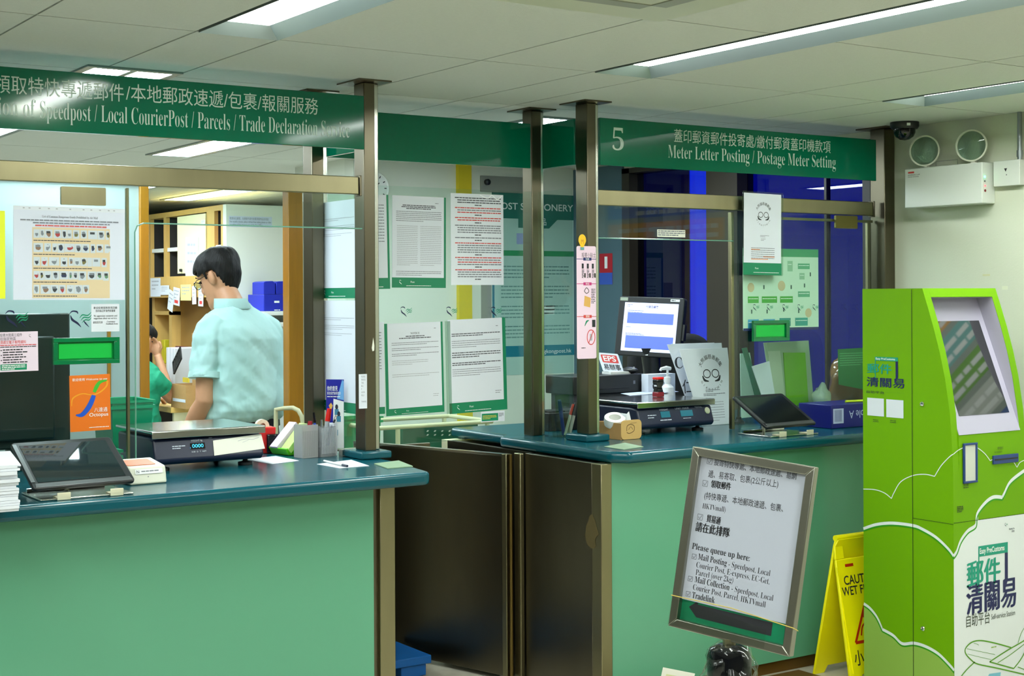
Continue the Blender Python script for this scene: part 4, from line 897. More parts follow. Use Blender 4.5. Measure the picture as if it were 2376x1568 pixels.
MB(Mr @ frame((-.02, .03, .03), (.6, 0, .55), (0, 1, 0))).box(-.02, .11, -.022, .022, 0, .02).build('lilac_pad', mat('lilac_paper', (222, 198, 224), .6), t, bevel=.001)
# ---- pen holders and pens
def open_box(mb, w, d, h, th=.002):
    mb.box(0, w, 0, d, 0, th); mb.box(0, w, 0, th, th, h); mb.box(0, w, d - th, d, th, h); mb.box(0, th, th, d - th, th, h); mb.box(w - th, w, th, d - th, th, h)
c = PZ(748, 1062, ZT); Mh = TR(c.x, c.y + .01, ZT + .0006) @ RZ(6)
t = thing('pen_holder', 'ribbed clear pen holder at the foot of the steel post', 'pen holder', (c.x, c.y + .03, ZT)); smoke = glass('smoky_plastic', (190, 194, 198), .25, 1.6)
m = MB(Mh); open_box(m, .066, .055, .112); m.build('front_cup', mat('ribbed_clear', (176, 180, 184), .25, alpha=.3), t)
m = MB(Mh)
for i in range(13): m.box(.003 + i * .0048, .0052 + i * .0048, -.001, 0, .012, .108)
m.build('ribs', mat('rib_clear', (206, 210, 214), .2, alpha=.55), t)
m = MB(Mh @ TR(-.072, .014, 0)); open_box(m, .068, .06, .122)
for i in range(14): m.box(.003 + i * .0046, .005 + i * .0046, -.001, 0, .006, .1)
m.build('rear_cup', mat('frosted_cup', (176, 176, 176), .35, alpha=.55), t)
MB(Mh).box(.003, .062, .003, .05, .003, .036).build('dark_filling', mat('dark_filling', (32, 36, 36), .7), t)
MB(Mh @ TR(.068, .02, 0)).box(0, .018, 0, .03, .0, .122).build('side_pocket', mat('pocket_white', (214, 216, 224), .3), t, bevel=.002)
def pen(label, M, p0, p1, r, body, cap, capfrac=.3, group='pens in the ribbed holder', tip=None):
    p0, p1 = Vector(p0), Vector(p1); q = p1 + (p0 - p1) * capfrac; t = thing('pen', label, 'pen', M @ p0, group)
    MB(M).cyl(p0, q, r * .85, r * .9, 12).build('barrel', body, t, True); MB(M).cyl(q, p1, r * 1.1, r * .9, 12).build('cap', cap, t, True)
    return t
bl_ink = mat('pen_blue', (30, 70, 180), .3)
pen('stout marker with a bright red cap standing in the ribbed holder', Mh, (.03, .03, .04), (.052, .022, .178), .0095, mat('marker_grey', (176, 180, 186), .4), red_pl, .34)
pen('slim black pen leaning beside the red capped marker', Mh, (.04, .035, .04), (.088, .03, .15), .0045, black_pl, chrome, .14)
pen('black ballpoint standing tall behind the silver clip pen', Mh, (.012, .04, .04), (-.004, .044, .165), .0045, black_pl, black_gl, .3)
pen('silver clip pen at the corner of the ribbed holder', Mh, (.02, .02, .04), (.012, .014, .140), .005, grey_pl, chrome, .35)
pen('short dark red capped pen in the frosted cup', Mh, (-.03, .04, .03), (-.022, .04, .134), .009, mat('smoked_red', (150, 30, 40), .3), mat('dark_red', (150, 20, 34), .3), .2)
pen('short clear blue pen in the frosted cup', Mh, (-.012, .03, .03), (-.008, .03, .126), .005, bl_ink, bl_ink, .2)
# small metal clip and leaflet behind
c = PZ(792, 1060, ZT); t = thing('card_clip', 'little square metal clip at the foot of the post', 'clip', c); m = MB(TR(c.x, c.y - .01, ZT + .0006) @ RZ(20)); s_ = .026
m.box(0, s_, 0, .02, 0, .002); m.box(0, s_, 0, .02, s_ - .002, s_); m.box(0, .002, 0, .02, .002, s_ - .002); m.box(s_ - .002, s_, 0, .02, .002, s_ - .002); m.build('clip_frame', steel_br, t)
ep = [PD(x, y, 5.56) for x, y in ((755, 880), (795, 890), (797, 980), (757, 978))]
M = frame(ep[3] + Vector((0, 0, -.1)), (ep[2] - ep[3]) * Vector((1, 1, 0)) if False else Vector(((ep[2] - ep[3]).x, (ep[2] - ep[3]).y - .02, 0)), UP); w = .07; h = (ep[0] - ep[3]).length + .1
t = sheet('leaflet', M, w, h, mat('leaflet_blue', (24, 30, 150), .4), 'blue and white leaflet standing behind the pens', 'leaflet', t=.002)
m = MB(M); m.flat = True; m.poly([(w * .35, 0), (w, 0), (w, h * .68), (w * .42, h * .72)], .0004, k=0); m.poly([(w * .62, h * .72), (w, h * .7), (w, h * .97), (w * .92, h)], .0003, k=3)
text(m, '你的意見', w * .06, h * .84, .02, width=w * .6, k=0, z=.0008, off=.01); text(m, '幫助我們做得更好', w * .06, h * .78, .013, width=w * .78, k=0, z=.0008); lines(m, w * .06, w * .8, h * .755, 1, .01, .003, 3, 0, .0008, 1.)
m.poly([(w * .15, h * .62), (w * .28, h * .66), (w * .38, h * .62), (w * .27, h * .54)], .0006, k=1)
for x, y in ((.6, .6), (.72, .5), (.55, .3)): m.poly([(w * x + .006 * math.cos(a), h * y + .01 * math.sin(a)) for a in [i * .7 for i in range(9)]], .0008, k=2); m.rect(w * x - .008, w * x + .008, h * y - .03, h * y - .008, .0008, k=4)
m.build('print', [ink_white, mat('leaflet_gold', (226, 180, 90), .4), mat('leaflet_dark', (44, 52, 66), .4), mat('leaflet_sky', (110, 170, 226), .4), mat('leaflet_teal', (70, 140, 170), .4)], t)
# ---- loose papers, pen and rubber mat lying on the worktop
def flat_on(name, label, cat, pts, m_, z=ZT, h=.0008, group=None):
    P = [PZ(x, y, z) for x, y in pts]; return tag(MB().prism([(p.x, p.y) for p in P], z + .0004, z + .0004 + h).build(name, m_), label, cat, group), P
o, P = flat_on('paper_slip', 'white paper lying in front of the note box', 'paper', [(570, 1066), (632, 1077), (694, 1069), (640, 1058)], paper)
m = MB(TR(0, 0, ZT + .0014)); m.flat = True
o2, P = flat_on('paper_slip', 'white slip with a pen on it before the steel post', 'paper', [(735, 1077), (788, 1087), (857, 1081), (815, 1067)], paper)
a, b = PZ(752, 1069, ZT + .006), PZ(806, 1081, ZT + .006); pen('pen with a dark cap lying on the white slip', Matrix(), a, b, .0045, white_pl, mat('ink_cap', (20, 26, 50), .3), .2, group=None)
o, P = flat_on('rubber_mat', 'small sage green pad at the corner of the first worktop', 'pad', [(868, 1077), (900, 1088), (958, 1083), (925, 1070)], mat('sage_pad', (132, 158, 126), .6), h=.003)
o, P = flat_on('rubber_mat', 'small sage green pad at the corner of the counter 5 worktop', 'pad', [(1402, 1037), (1447, 1044), (1493, 1037), (1450, 1028)], MATS['sage_pad'], h=.002)

# ---- counter 5
# cardboard box with a roll of tape
a, b = PZ(1440, 1021, ZT), PZ(1497, 1013, ZT); t = thing('cardboard_box', 'open cardboard box holding a roll of tape at counter 5', 'box', (a.x, a.y + .06, ZT)); Mb = TR(a.x, a.y, ZT + .0006) @ RZ(3)
bw, bd, bh = .105, .15, .068; m = MB(Mb); open_box(m, bw, bd, bh, .003); m.build('box_walls', card, t)
MB(Mb).prism(roundrect(bw + .008, bh + .012, .018), -.0, .004, Matrix(((1, 0, 0, 0), (0, 0, -1, 0), (0, 1, 0, 0), (0, 0, 0, 1)))).build('front_flap', mat('cardboard_light', (196, 160, 96), .8), t, bevel=.0008)
m = MB(Mb @ frame((0, -.0045, 0), (1, 0, 0), (0, 0, 1))); m.flat = True; m.stroke([(.03, .03), (.045, .025), (.07, .035), (.07, .055), (.05, .062), (.032, .055), (.03, .035)], .003, 0); m.stroke([(.04, .04), (.052, .052), (.064, .04)], .002, 0); m.stroke([(.05, .066), (.085, .068)], .0015, 0); m.build('print', mat('box_print', (110, 84, 44), .7), t)
t = thing('tape_roll', 'roll of white tape standing in the cardboard box', 'tape', Mb @ Vector((.035, .07, .06))); MB(Mb @ TR(.034, .075, .072) @ RX(20) @ RY(-14)).lathe([(.026, -.016), (.044, -.016), (.046, .0), (.044, .018), (.026, .018), (.026, -.016)], 32).build('winding', mat('white_tape', (226, 228, 222), .35), t, True)
m = MB(Mb); m.loft([[(.06, .03, .06), (.09, .03, .06), (.09, .08, .06), (.06, .08, .06)], [(.064, .035, .10), (.082, .04, .112), (.1, .075, .098), (.066, .085, .104)]]); tag(m.build('paper_scrap', paper), 'crumpled white slip poking out of the cardboard box', 'paper')
# crumpled film beside the box
def crumple(name, label, cat, c, r, m_, seed, amp=.35, n=20, sc=22):
    mb = MB(); vs = []; fs = []; nu, nv = n * 2, n
    mb.ell(c, r, nu, nv); rr = random.Random(seed).random() * 50
    V = []
    for v in mb.v:
        d = v - Vector(c); f = 1 + amp * noise.noise(Vector((v.x * sc + rr, v.y * sc, v.z * sc))) + amp * .5 * noise.noise(Vector((v.x * sc * 2.7 + rr, v.y * sc * 2.7, v.z * sc * 2.7)))
        q = Vector(c) + d * f; q.z = max(q.z, c[2] - r[2]); V.append(q)
    mb.v = V; return tag(mb.build(name, m_, smooth=True, sharp=1.2), label, cat)
c = PZ(1507, 1012, ZT); crumple('plastic_wrap', 'crumpled clear film beside the cardboard box', 'film', (c.x + .01, c.y + .03, ZT + .016), (.025, .022, .0152), acrylic, 5)
# clear stand with pens behind the side screen
c = PZ(1300, 1013, ZT); Mh = TR(c.x - .005, c.y + .02, ZT + .0006) @ RZ(4)
t = thing('pen_holder', 'clear acrylic pen stand behind the counter 5 side screen', 'pen holder', c)
m = MB(Mh); m.prism([(-.02, 0), (.075, 0), (.06, .09), (-.035, .09)], 0, .003, Matrix(((1, 0, 0, 0), (0, 0, -1, 0), (0, 1, 0, 0), (0, 0, 0, 1)))); m.prism([(-.04, 0), (.03, 0), (.028, .18), (-.05, .18)], .05, .053, Matrix(((1, 0, 0, 0), (0, 0, -1, 0), (0, 1, 0, 0), (0, 0, 0, 1)))); m.box(-.03, .075, -.055, 0, 0, .003); m.build('acrylic_pocket', acrylic, t)
g2 = 'pens in the clear acrylic stand'
pen('thick blue pen in the clear acrylic stand', Mh, (.024, -.02, .006), (-.004, -.024, .155), .009, mat('royal_blue', (20, 52, 150), .3), mat('royal_cap', (16, 40, 120), .3), .3, g2)
pen('white and red pen in the clear acrylic stand', Mh, (.022, -.03, .006), (.066, -.034, .135), .007, mat('pen_ivory', (220, 214, 196), .4), mat('pen_red', (206, 58, 40), .3), .35, g2)
pen('black capped pen in the clear acrylic stand', Mh, (.036, -.04, .006), (.076, -.044, .142), .009, mat('pen_grey', (170, 170, 160), .4), black_pl, .4, g2)
# POS monitor
c = Vector((4.58, 5.59, 1.428)); M = frame(c, (.36, -.932, -.036), (.143, .017, .99)); t = thing('monitor', 'black touch monitor showing a white form at counter 5', 'monitor', (c.x, c.y, ZT)); W, H = .365, .295
MB(M @ TR(-W / 2, -H / 2, 0)).prism(roundrect(W, H, .012), -.035, 0).build('bezel', black_pl, t, bevel=.004)
scr = mat('lit_screen', (225, 228, 250), .3, emit=(206, 212, 252), estr=.55); scb = mat('lit_screen_blue', (92, 112, 196), .3, emit=(84, 104, 196), estr=.6)
s_ = MB(M).box(-W / 2 + .036, W / 2 - .028, -H / 2 + .024, H / 2 - .03, 0, .0012).build('screen', scr, t); sw, sh = W - .064, H - .054; Ms = M @ TR(-W / 2 + .036, -H / 2 + .024, .0014)
m = MB(Ms); m.flat = True; m.rect(sw * .07, sw * .93, sh * .57, sh * .79, .0002, k=0); m.rect(sw * .07, sw * .96, sh * .06, sh * .32, .0002, k=0); text(m, '付貨及顧客', sw * .52, sh * .9, sh * .06, align='c', k=1, z=.0003, off=.01); lines(m, sw * .05, sw * .15, sh * .96, 2, .008, .003, 2, 2, .0003)
for y in (.84, .805): lines(m, sw * .06, sw * .5, sh * y, 1, .01, .003, int(y * 50), 2, .0003)
for y in (.37, .345, .5): lines(m, sw * .06, sw * (.6 if y < .4 else .2), sh * y, 1, .01, .003, int(y * 50), 2, .0003)
m.build('form', [scb, mat('lit_ink', (40, 50, 120), .4), mat('lit_pale_ink', (130, 140, 190), .4)], s_)
m = MB(M); m.flat = True; m.rect(-W / 2 + .006, -W / 2 + .05, H / 2 - .022, H / 2 - .006, .0008, k=0); m.rect(W / 2 - .075, W / 2 - .024, H / 2 - .019, H / 2 - .007, .0008, k=1); lines(m, W / 2 - .07, W / 2 - .03, H / 2 - .011, 1, .01, .004, 3, 2, .0012); m.rect(-.004, .01, -H / 2 + .007, -H / 2 + .012, .0008, k=1); m.build('bezel_labels', [mat('asset_label', (150, 160, 140), .4), ink_white, ink], t)
MB(M).box(W / 2 - .002, W / 2 + .012, -.06, .02, -.03, -.006).build('card_slot', black_pl, t, bevel=.002)
MB().tube([(4.60, 5.6, ZT + .02), (4.62, 5.61, 1.15), c + Vector((.02, .015, -.1))], [.05, .04, .05], 16).build('neck', black_pl, t, True); MB(TR(4.6, 5.58, ZT + .0006)).lathe([(.0, 0), (.085, 0), (.085, .012), (.05, .022), (.0, .022)], 28).build('foot', black_pl, t, True)
# slim computer with the card terminal and mouse on it
ax, bx = PY(1386, 890, 5.42).x - .14, PY(1498, 890, 5.42).x; zt = PY(1450, 869, 5.42).z
t = thing('desktop_computer', 'flat black desktop computer under the mouse', 'computer', ((ax + bx) / 2, 5.5, ZT)); MB().box(ax, bx, 5.42, 5.64, ZT + .14, zt).build('case', black_pl, t, bevel=.004)
MB().box(ax + .02, bx - .02, 5.44, 5.62, ZT + .0006, ZT + .14).build('riser_shelf', mat('riser_grey', (60, 62, 66), .4), t)
Mq = FY(ax, 5.4195, ZT + .14); m = MB(Mq); m.flat = True; L_ = bx - ax; m.rect(L_ - .075, L_ - .063, .04, .056, 0, k=0); m.poly([(L_ - .022 + .006 * math.cos(a), .055 + .006 * math.sin(a)) for a in [i * .4 for i in range(16)]], 0, k=0); m.build('badges', ink_g, t)
m = MB(Mq); m.box(.05, L_ - .1, .02, .024, 0, .001); m.build('drive_slot', black_gl, t)
c = PY(1468, 862, 5.46); t = thing('computer_mouse', 'black computer mouse lying on the flat desktop computer', 'mouse', (c.x, 5.47, zt)); MB().ell((c.x, 5.49, zt + .0006), (.032, .055, .03), 24, 14); m = MB(); m.ell((c.x, 5.48, zt + .0162), (.03, .05, .0155)); m.build('shell', black_pl, t, True); MB().cyl((c.x - .003, 5.452, zt + .027), (c.x + .003, 5.452, zt + .027), .006).build('scroll_wheel', grey_pl, t)
q = [PY(x, y, 5.47) for x, y in ((1425, 816), (1481, 821), (1466, 868), (1414, 861))]
Me_ = frame(q[3] + Vector((-.02, .02, 0)), Vector(((q[2] - q[3]).x, .0, -.012)), (.28, .55, .8)); w, h = .125, .105
t = thing('payment_card', 'white tent card with a bold red mark beside the monitor', 'card', q[3]); MB(Me_).prism(roundrect(w, h, .006), -.002, 0).build('card_face', paper, t)
m = MB(Me_); m.flat = True; m.prism(roundrect(w * .78, h * .42, .006), .0002, .0004, TR(w * .12, h * .48, 0), 0); text(m, 'EPS', w * .5, h * .56, .042, width=w * .6, align='c', k=1, z=.0008, off=.02); text(m, '易辦事', w * .5, h * .12, .036, width=w * .82, align='c', k=2, z=.0006, off=.012); m.build('print', [ink_red, ink_white, ink], t)
MB().prism([(q[3].x - .0, 5.46), (q[3].x + .12, 5.46), (q[3].x + .1, 5.54), (q[3].x + .01, 5.54)], zt + .0006, zt + .012).build('card_foot', white_pl, t)
# keyboard edge
a, b = PY(1386, 908, 5.3), PY(1446, 912, 5.3); t = thing('keyboard', 'black keyboard behind the counter 5 scale', 'keyboard', (a.x, 5.3, ZT)); Mk = TR(a.x - .3, 5.26, ZT + .07); MB(Mk).box(0, .42, 0, .13, -.0694, .01).build('keyboard_tray', black_pl, t, bevel=.003)
m = MB(Mk)
for i in range(14):
    for j in range(4): m.box(.012 + i * .0285, .036 + i * .0285, .012 + j * .028, .034 + j * .028, .01, .017)
m.build('keys', mat('key_black', (34, 36, 38), .4), t)
# hand pump bottle
c = PY(1549, 912, 5.31); zb = 1.11; t = thing('pump_bottle', 'white hand sanitiser pump bottle behind the counter 5 scale', 'bottle', (c.x, 5.31, ZT)); Mc = TR(c.x, 5.31, 0)
MB(Mc).lathe([(.0, ZT + .0006), (.034, ZT + .0006), (.036, ZT + .01), (.036, ZT + .13), (.03, ZT + .165), (.014, ZT + .18), (.014, ZT + .19), (.0, ZT + .19)], 28).build('bottle_body', mat('milky_plastic', (226, 230, 228), .3), t, True); MB(Mc).lathe([(.0, ZT + .19), (.017, ZT + .19), (.016, ZT + .212), (.006, ZT + .216), (.005, ZT + .25), (.0, ZT + .25)], 20).build('pump_collar', white_pl, t, True)
MB(Mc).tube([(.016, -.002, ZT + .252), (-.006, .0, ZT + .256), (-.036, .004, ZT + .252), (-.04, .004, ZT + .244)], [.009, .010, .007, .006], 10).build('pump_nozzle', white_pl, t, True)
# clear box with white tag behind the stamp
M, w, h = span_y(1497, 868, 1560, 912, 5.38); t = thing('card_box', 'white C marked card box behind the ink stamp', 'box', M @ Vector((w / 2, 0, 0))); M = FY(M.translation.x, 5.358, ZT + .0006); h = .225
MB(M).box(0, w, 0, h, -.05, 0).build('carton', paper, t, bevel=.001); m = MB(M); m.flat = True; text(m, 'C', w * .16, h - .075, .055, k=0, ser=True); m.build('print', ink, t)
# stamp on the scale
zs = 1.1265; c = PZ(1534, 921, zs); t = thing('rubber_stamp', 'black and red rubber stamp standing on the counter 5 scale', 'stamp', (c.x, c.y, zs)); Mc = TR(c.x, c.y + .02, zs)
MB(Mc).box(-.022, .022, -.016, .016, 0, .022).build('stamp_base', mat('translucent_stamp', (120, 30, 40), .25), t, bevel=.003); MB(Mc).loft([[(-.02, -.014, .022), (.02, -.014, .022), (.02, .014, .022), (-.02, .014, .022)], [(-.014, -.011, .045), (.014, -.011, .045), (.014, .011, .045), (-.014, .011, .045)], [(-.021, -.015, .062), (.021, -.015, .062), (.021, .015, .062), (-.021, .015, .062)], [(-.021, -.015, .078), (.021, -.015, .078), (.021, .015, .078), (-.021, .015, .078)]]).build('handle', black_gl, t, bevel=.003); MB(Mc).box(-.0215, .0215, -.0155, .0155, .078, .089).build('red_cap', red_pl, t, bevel=.003)
# white file on the scale tray
a = PZ(1470, 915, zs); o, P = flat_on('document', 'pale form lying on the tray of the counter 5 scale', 'document', [(1440, 913), (1462, 918), (1575, 909), (1550, 904)], mat('form_blue_white', (190, 200, 226), .5), z=zs)
# white emblem boards leaning together
def board(label, px0, px1, pyt, Y, lean, prn, cutin=.1):
    p = PY(px0, 984, Y); zt = PY((px0 + px1) / 2, pyt, Y + lean).z; w = PY(px1, 880, Y).x - PY(px0, 880, Y).x; M = frame((p.x, Y, ZT + .0008), (1, .0, 0), (0, lean, zt - ZT)); h = math.hypot(lean, zt - ZT)
    t = thing('emblem_board', label, 'board', (p.x + w / 2, Y, ZT), 'white emblem boards leaning at counter 5'); MB(M).prism([(cutin * w, 0), (w, 0), (w, h), (0, h)], -.004, 0).build('sheet', paper, t, bevel=.0008); m = MB(M); m.flat = True; prn(m, w, h); m.build('print', [ink, ink_g], t); return t
def pr_emblem(m, w, h):
    emblem(m, w * .6, h * .66, w * .21); lines(m, w * .45, w * .75, h * .46, 2, .007, .003, 5, 1, .0006); lines(m, w * .4, w * .85, h * .41, 2, .007, .003, 6, 1, .0006); lines(m, w * .5, w * .8, h * .3, 8, .012, .002, 7, 1, .0006)
def pr_c(m, w, h): text(m, 'C', w * .1, h * .70, .075, ser=True, k=0, z=.0006); text(m, '仁', w * .2, h * .40, .07, k=0, z=.0006)
board('white board with a round emblem, foremost of the leaning boards', 1594, 1706, 808, 5.06, .05, pr_emblem, .3)
board('white board showing a large C behind the emblem board', 1566, 1692, 797, 5.15, .05, pr_c, .36)
board('plain white board at the back of the leaning boards', 1575, 1675, 796, 5.21, .05, lambda m, w, h: lines(m, w * .5, w * .7, h * .3, 1, .01, .003), .4)
# booklet in a clear bag, card and green strip
def lean_card(name, label, cat, pts, Y, m_, t_=.004):
    P = [PY(x, y, Y) for x, y in pts]; M = FY(0, Y, 0); return tag(MB(M).prism([(p.x, max(p.z, ZT + .001)) for p in P], -t_, 0).build(name, m_), label, cat), M, P
t = thing('bagged_booklet', 'green booklet in a clear plastic bag behind the second tablet', 'booklet', PZ(1835, 935, ZT)); Y = 5.0
P = [PY(x, y, Y) for x, y in ((1778, 795), (1882, 790), (1895, 945), (1800, 945))]; M = FY(0, Y, 0); MB(M).prism([(p.x, max(p.z, ZT + .001)) for p in P], -.02, -.016).build('white_backing', mat('bag_paper', (170, 190, 160), .4), t)
P2 = [PY(x, y, Y) for x, y in ((1822, 818), (1872, 818), (1880, 940), (1830, 940))]; MB(M).prism([(p.x, max(p.z, ZT + .001)) for p in P2], -.0155, -.010).build('green_page', mat('booklet_green', (120, 186, 30), .4), t); P3 = [PY(x, y, Y) for x, y in ((1787, 815), (1815, 814), (1828, 938), (1800, 938))]
m = MB(M); m.flat = True; m.prism([(p.x, max(p.z, ZT + .001)) for p in P3], -.0155, -.014); m.build('white_panel', mat('booklet_white', (206, 214, 190), .5), t)
mb = MB(M); N = 10; vs = []
for i in range(N + 1):
    for j in range(N + 1):
        u, v = i / N, j / N; p = (P[3] * (1 - u) + P[2] * u) * (1 - v) + (P[0] * (1 - u) + P[1] * u) * v; vs.append((p.x, max(p.z, ZT + .002), .004 + .010 * noise.noise(Vector((u * 7, v * 6, 3.)))))
mb.add(vs, [(i * (N + 1) + j, i * (N + 1) + j + 1, (i + 1) * (N + 1) + j + 1, (i + 1) * (N + 1) + j) for i in range(N) for j in range(N)]); mb.flat = True; mb.build('plastic_bag', film, t, smooth=True, sharp=3)
lean_card('white_card', 'blank white card leaning between the black rod and the bagged booklet', 'card', [(1745, 850), (1785, 838), (1800, 925), (1772, 930)], 4.985, paper)
lean_card('green_strip', 'dark green strip leaning behind the black rod', 'strip', [(1722, 808), (1733, 806), (1775, 940), (1758, 940)], 5.03, mat('strip_green', (0, 110, 84), .4))
lean_card('pale_board', 'pale mint board behind the black rod', 'board', [(1718, 820), (1740, 818), (1765, 965), (1720, 970)], 5.09, mat('pale_mint', (196, 226, 216), .5))
# dark green leaflet, paper box and bag
o, M, P = lean_card('green_leaflet', 'dark green leaflet on the counter 5 glass beside the kiosk', 'leaflet', [(1944, 810), (2012, 806), (2012, 905), (1946, 892)], 4.856, mat('leaflet_green', (0, 104, 44), .4), .0012)
m = MB(M); m.flat = True; lines(m, P[0].x + .012, P[1].x - .01, P[0].z - .02, 6, .011, .003, 3, 0, .0006); m.build('print', mat('leaflet_pale', (90, 170, 110), .5), o)
a = PY(1921, 986, 4.62); t = thing('copy_paper_box', 'blue copy paper box lying upside down at the end of counter 5', 'box', (a.x + .15, 4.68, ZT)); Mb = frame((a.x, 4.60, ZT + .0006), (1, -.0, 0), (0, 0, 1)); bw, bh, bd = .3, .105, .2
MB(Mb).box(0, bw, 0, bh, -bd, 0).build('carton', mat('carton_navy', (10, 14, 110), .35), t, bevel=.003); m = MB(Mb); m.flat = True; m.rect(.012, .078, .022, .088, .0006, k=0)
for i in range(11): m.rect(.022 + i * .0042, .0238 + i * .0042, .03, .082, .001, k=1)
text(m, 'Double A', 0, 0, .05, k=0, z=.001, sx=.9, M=TR(.102 + .185, .075, 0) @ RZ(180)); m.build('print', [mat('carton_white', (186, 196, 226), .4), mat('carton_ink', (60, 70, 140), .4)], t)
p0, p1 = PY(1962, 937, 4.66), PY(2010, 948, 4.66); pen('lime green pen lying on the blue copy paper box', Matrix(), (p0.x, 4.66, ZT + .1125), (p0.x + .14, 4.64, ZT + .1125), .006, mat('pen_lime', (190, 220, 40), .3), mat('pen_lime_cap', (170, 204, 30), .3), .25, None)
c = PY(1962, 925, 5.02); crumple('plastic_bag', 'crumpled brown and clear plastic bag behind the copy paper box', 'bag', (c.x + .05, 5.02, ZT + .16), (.13, .1, .159), mat('brown_bag', (120, 84, 46), .25, coat=.6), 9, .32, 22, 9)
c = PY(1925, 935, 4.86); crumple('clear_bag', 'milky crumpled film spilling in front of the brown bag', 'bag', (c.x + .02, 4.93, ZT + .09), (.05, .035, .089), mat('milky_film', (176, 196, 170), .3, alpha=.55), 19, .4, 18, 16)
# office chair silhouette behind counter 5
c = PY(1895, 900, 6.0); t = thing('office_chair', 'dark office chair behind the counter 5 glass', 'chair', (5.05, 6.05, 0)); Mc = TR(5.05, 6.0, 0) @ RZ(-20)
dk = mat('chair_fabric', (30, 30, 32), .9)
MB(Mc @ TR(-.24, -.04, .72)).prism(roundrect(.48, .66, .14, 8), -.04, .04, Matrix(((1, 0, 0, 0), (0, 0, -1, 0), (0, 1, 0, 0), (0, 0, 0, 1)))).build('backrest', dk, t, bevel=.03, seg=4)
MB(Mc @ TR(-.25, -.05, .45)).prism(roundrect(.5, .48, .08), 0, .09).build('seat', dk, t, bevel=.025, seg=3); MB(Mc).cyl((0, .18, .08), (0, .18, .45), .03).build('gas_column', black_pl, t); MB(Mc).box(-.03, .03, -.05, .0, .5, .75).build('back_bar', black_pl, t)
for i in range(5):
    a = i * 1.2566; e = Vector((.28 * math.cos(a), .18 + .28 * math.sin(a), .075)); g = MB(Mc).tube([(0, .18, .1), e], .02, 8).build('base_arm', black_pl, t); MB(Mc).cyl(e + Vector((-.012, 0, -.045)), e + Vector((.012, 0, -.045)), .03, n=16).build('castor', black_pl, g)
# ================================================================== green self service kiosk
KX0, KX1, KY0, KY1, KZ = 4.5, 4.94, 3.68, 4.131, 1.604
limeM = mat('kiosk_lime', (108, 164, 0), .45, spec=.2); lime_lt = mat('kiosk_pale_lime', (142, 180, 76), .4); k_grn = mat('kiosk_line_green', (44, 148, 10), .4); k_wh = mat('kiosk_white', (224, 229, 230), .4)
kk = thing('self_service_kiosk', 'lime green self service kiosk with cloud graphics and a tilted screen', 'kiosk', ((KX0 + KX1) / 2, (KY0 + KY1) / 2, 0))
curve = [(3.824, KZ), (3.805, 1.552), (3.77, 1.452), (3.74, 1.354), (3.716, 1.256), (3.694, 1.125), (3.684, .995), (3.68, .9), (KY0, .0)]
Mx = Matrix(((0, 0, 1, 0), (1, 0, 0, 0), (0, 1, 0, 0), (0, 0, 0, 1)))
Mcheek = Mx
full = [(KY1, 0), (KY1, KZ)] + curve
BX0, BX1 = 4.535, 4.903
RT, RB = (3.892, 1.566), (3.6825, 1.042)
cut = [(KY1, 0), (KY1, KZ), (3.824, KZ), (3.811, 1.57), RT, RB, (3.682, 1.038), (3.68, .9), (KY0, 0)]
m = MB(Mx); m.prism(full, KX0, BX0, k=0); m.prism(full, BX1, KX1, k=0); m.prism(cut, BX0, BX1, k=0)
m.build('body', limeM, kk, smooth=True, sharp=.35)
# grey bezel lining of the screen recess
up = Vector((0, RT[0] - RB[0], RT[1] - RB[1])); Mb = frame((BX0, RB[0], RB[1]), (1, 0, 0), up); L = up.length; W = BX1 - BX0
m = MB(Mb); m.box(0.0008, W - .0008, 0, L, .0004, .003)
bez = m.build('screen_bezel', mat('bezel_lilac_grey', (176, 172, 190), .45), kk)
m = MB(); cz = [(3.811, 1.569)] + curve[1:7] + [(3.6822, 1.042)]; cz = [q for q in cz if q[1] >= 1.0419]
rl = lambda z: RB[0] + (RT[0] - RB[0]) * (z - RB[1]) / (RT[1] - RB[1])
m.add([v for y, z in cz for v in ((BX1 - .001, y + .0008, z), (BX1 - .001, rl(z) + .001, z))], [(2 * i, 2 * i + 1, 2 * i + 3, 2 * i + 2) for i in range(len(cz) - 1)])
m.add([(BX0 + .001, RT[0], RT[1] - .001), (BX1 - .001, RT[0], RT[1] - .001), (BX1 - .001, 3.812, 1.5688), (BX0 + .001, 3.812, 1.5688)], [(0, 1, 2, 3)]); m.flat = True
m.build('bezel_reveal', MATS['bezel_lilac_grey'], kk)
def K2(x, y): return 1960 + .3061 * x, 640 + .3061 * y
def K3(x, y): return 1860 + .3112 * x, 1080 + .3112 * y
Pn = Mb.to_3x3() @ Vector((0, 0, 1)); inv = Mb.inverted()
sc_ = [inv @ PP(*K2(x, y), Mb.translation, Pn) for x, y in ((1035, 340), (1215, 1035), (895, 1065))]
x1 = (sc_[0].x + sc_[1].x) / 2; y0, y1 = (sc_[1].y + sc_[2].y) / 2, sc_[0].y
MB(Mb).box(max(.02, W - x1), x1, y0, y1, .003, .0045).build('screen', mat('kiosk_screen', (20, 24, 24), .05, spec=1.0, coat=1.0), bez)
m = MB(Mb); t_ = .004
for a in ((.016, W - .016, y0 - .006, y0 - .001), ): pass
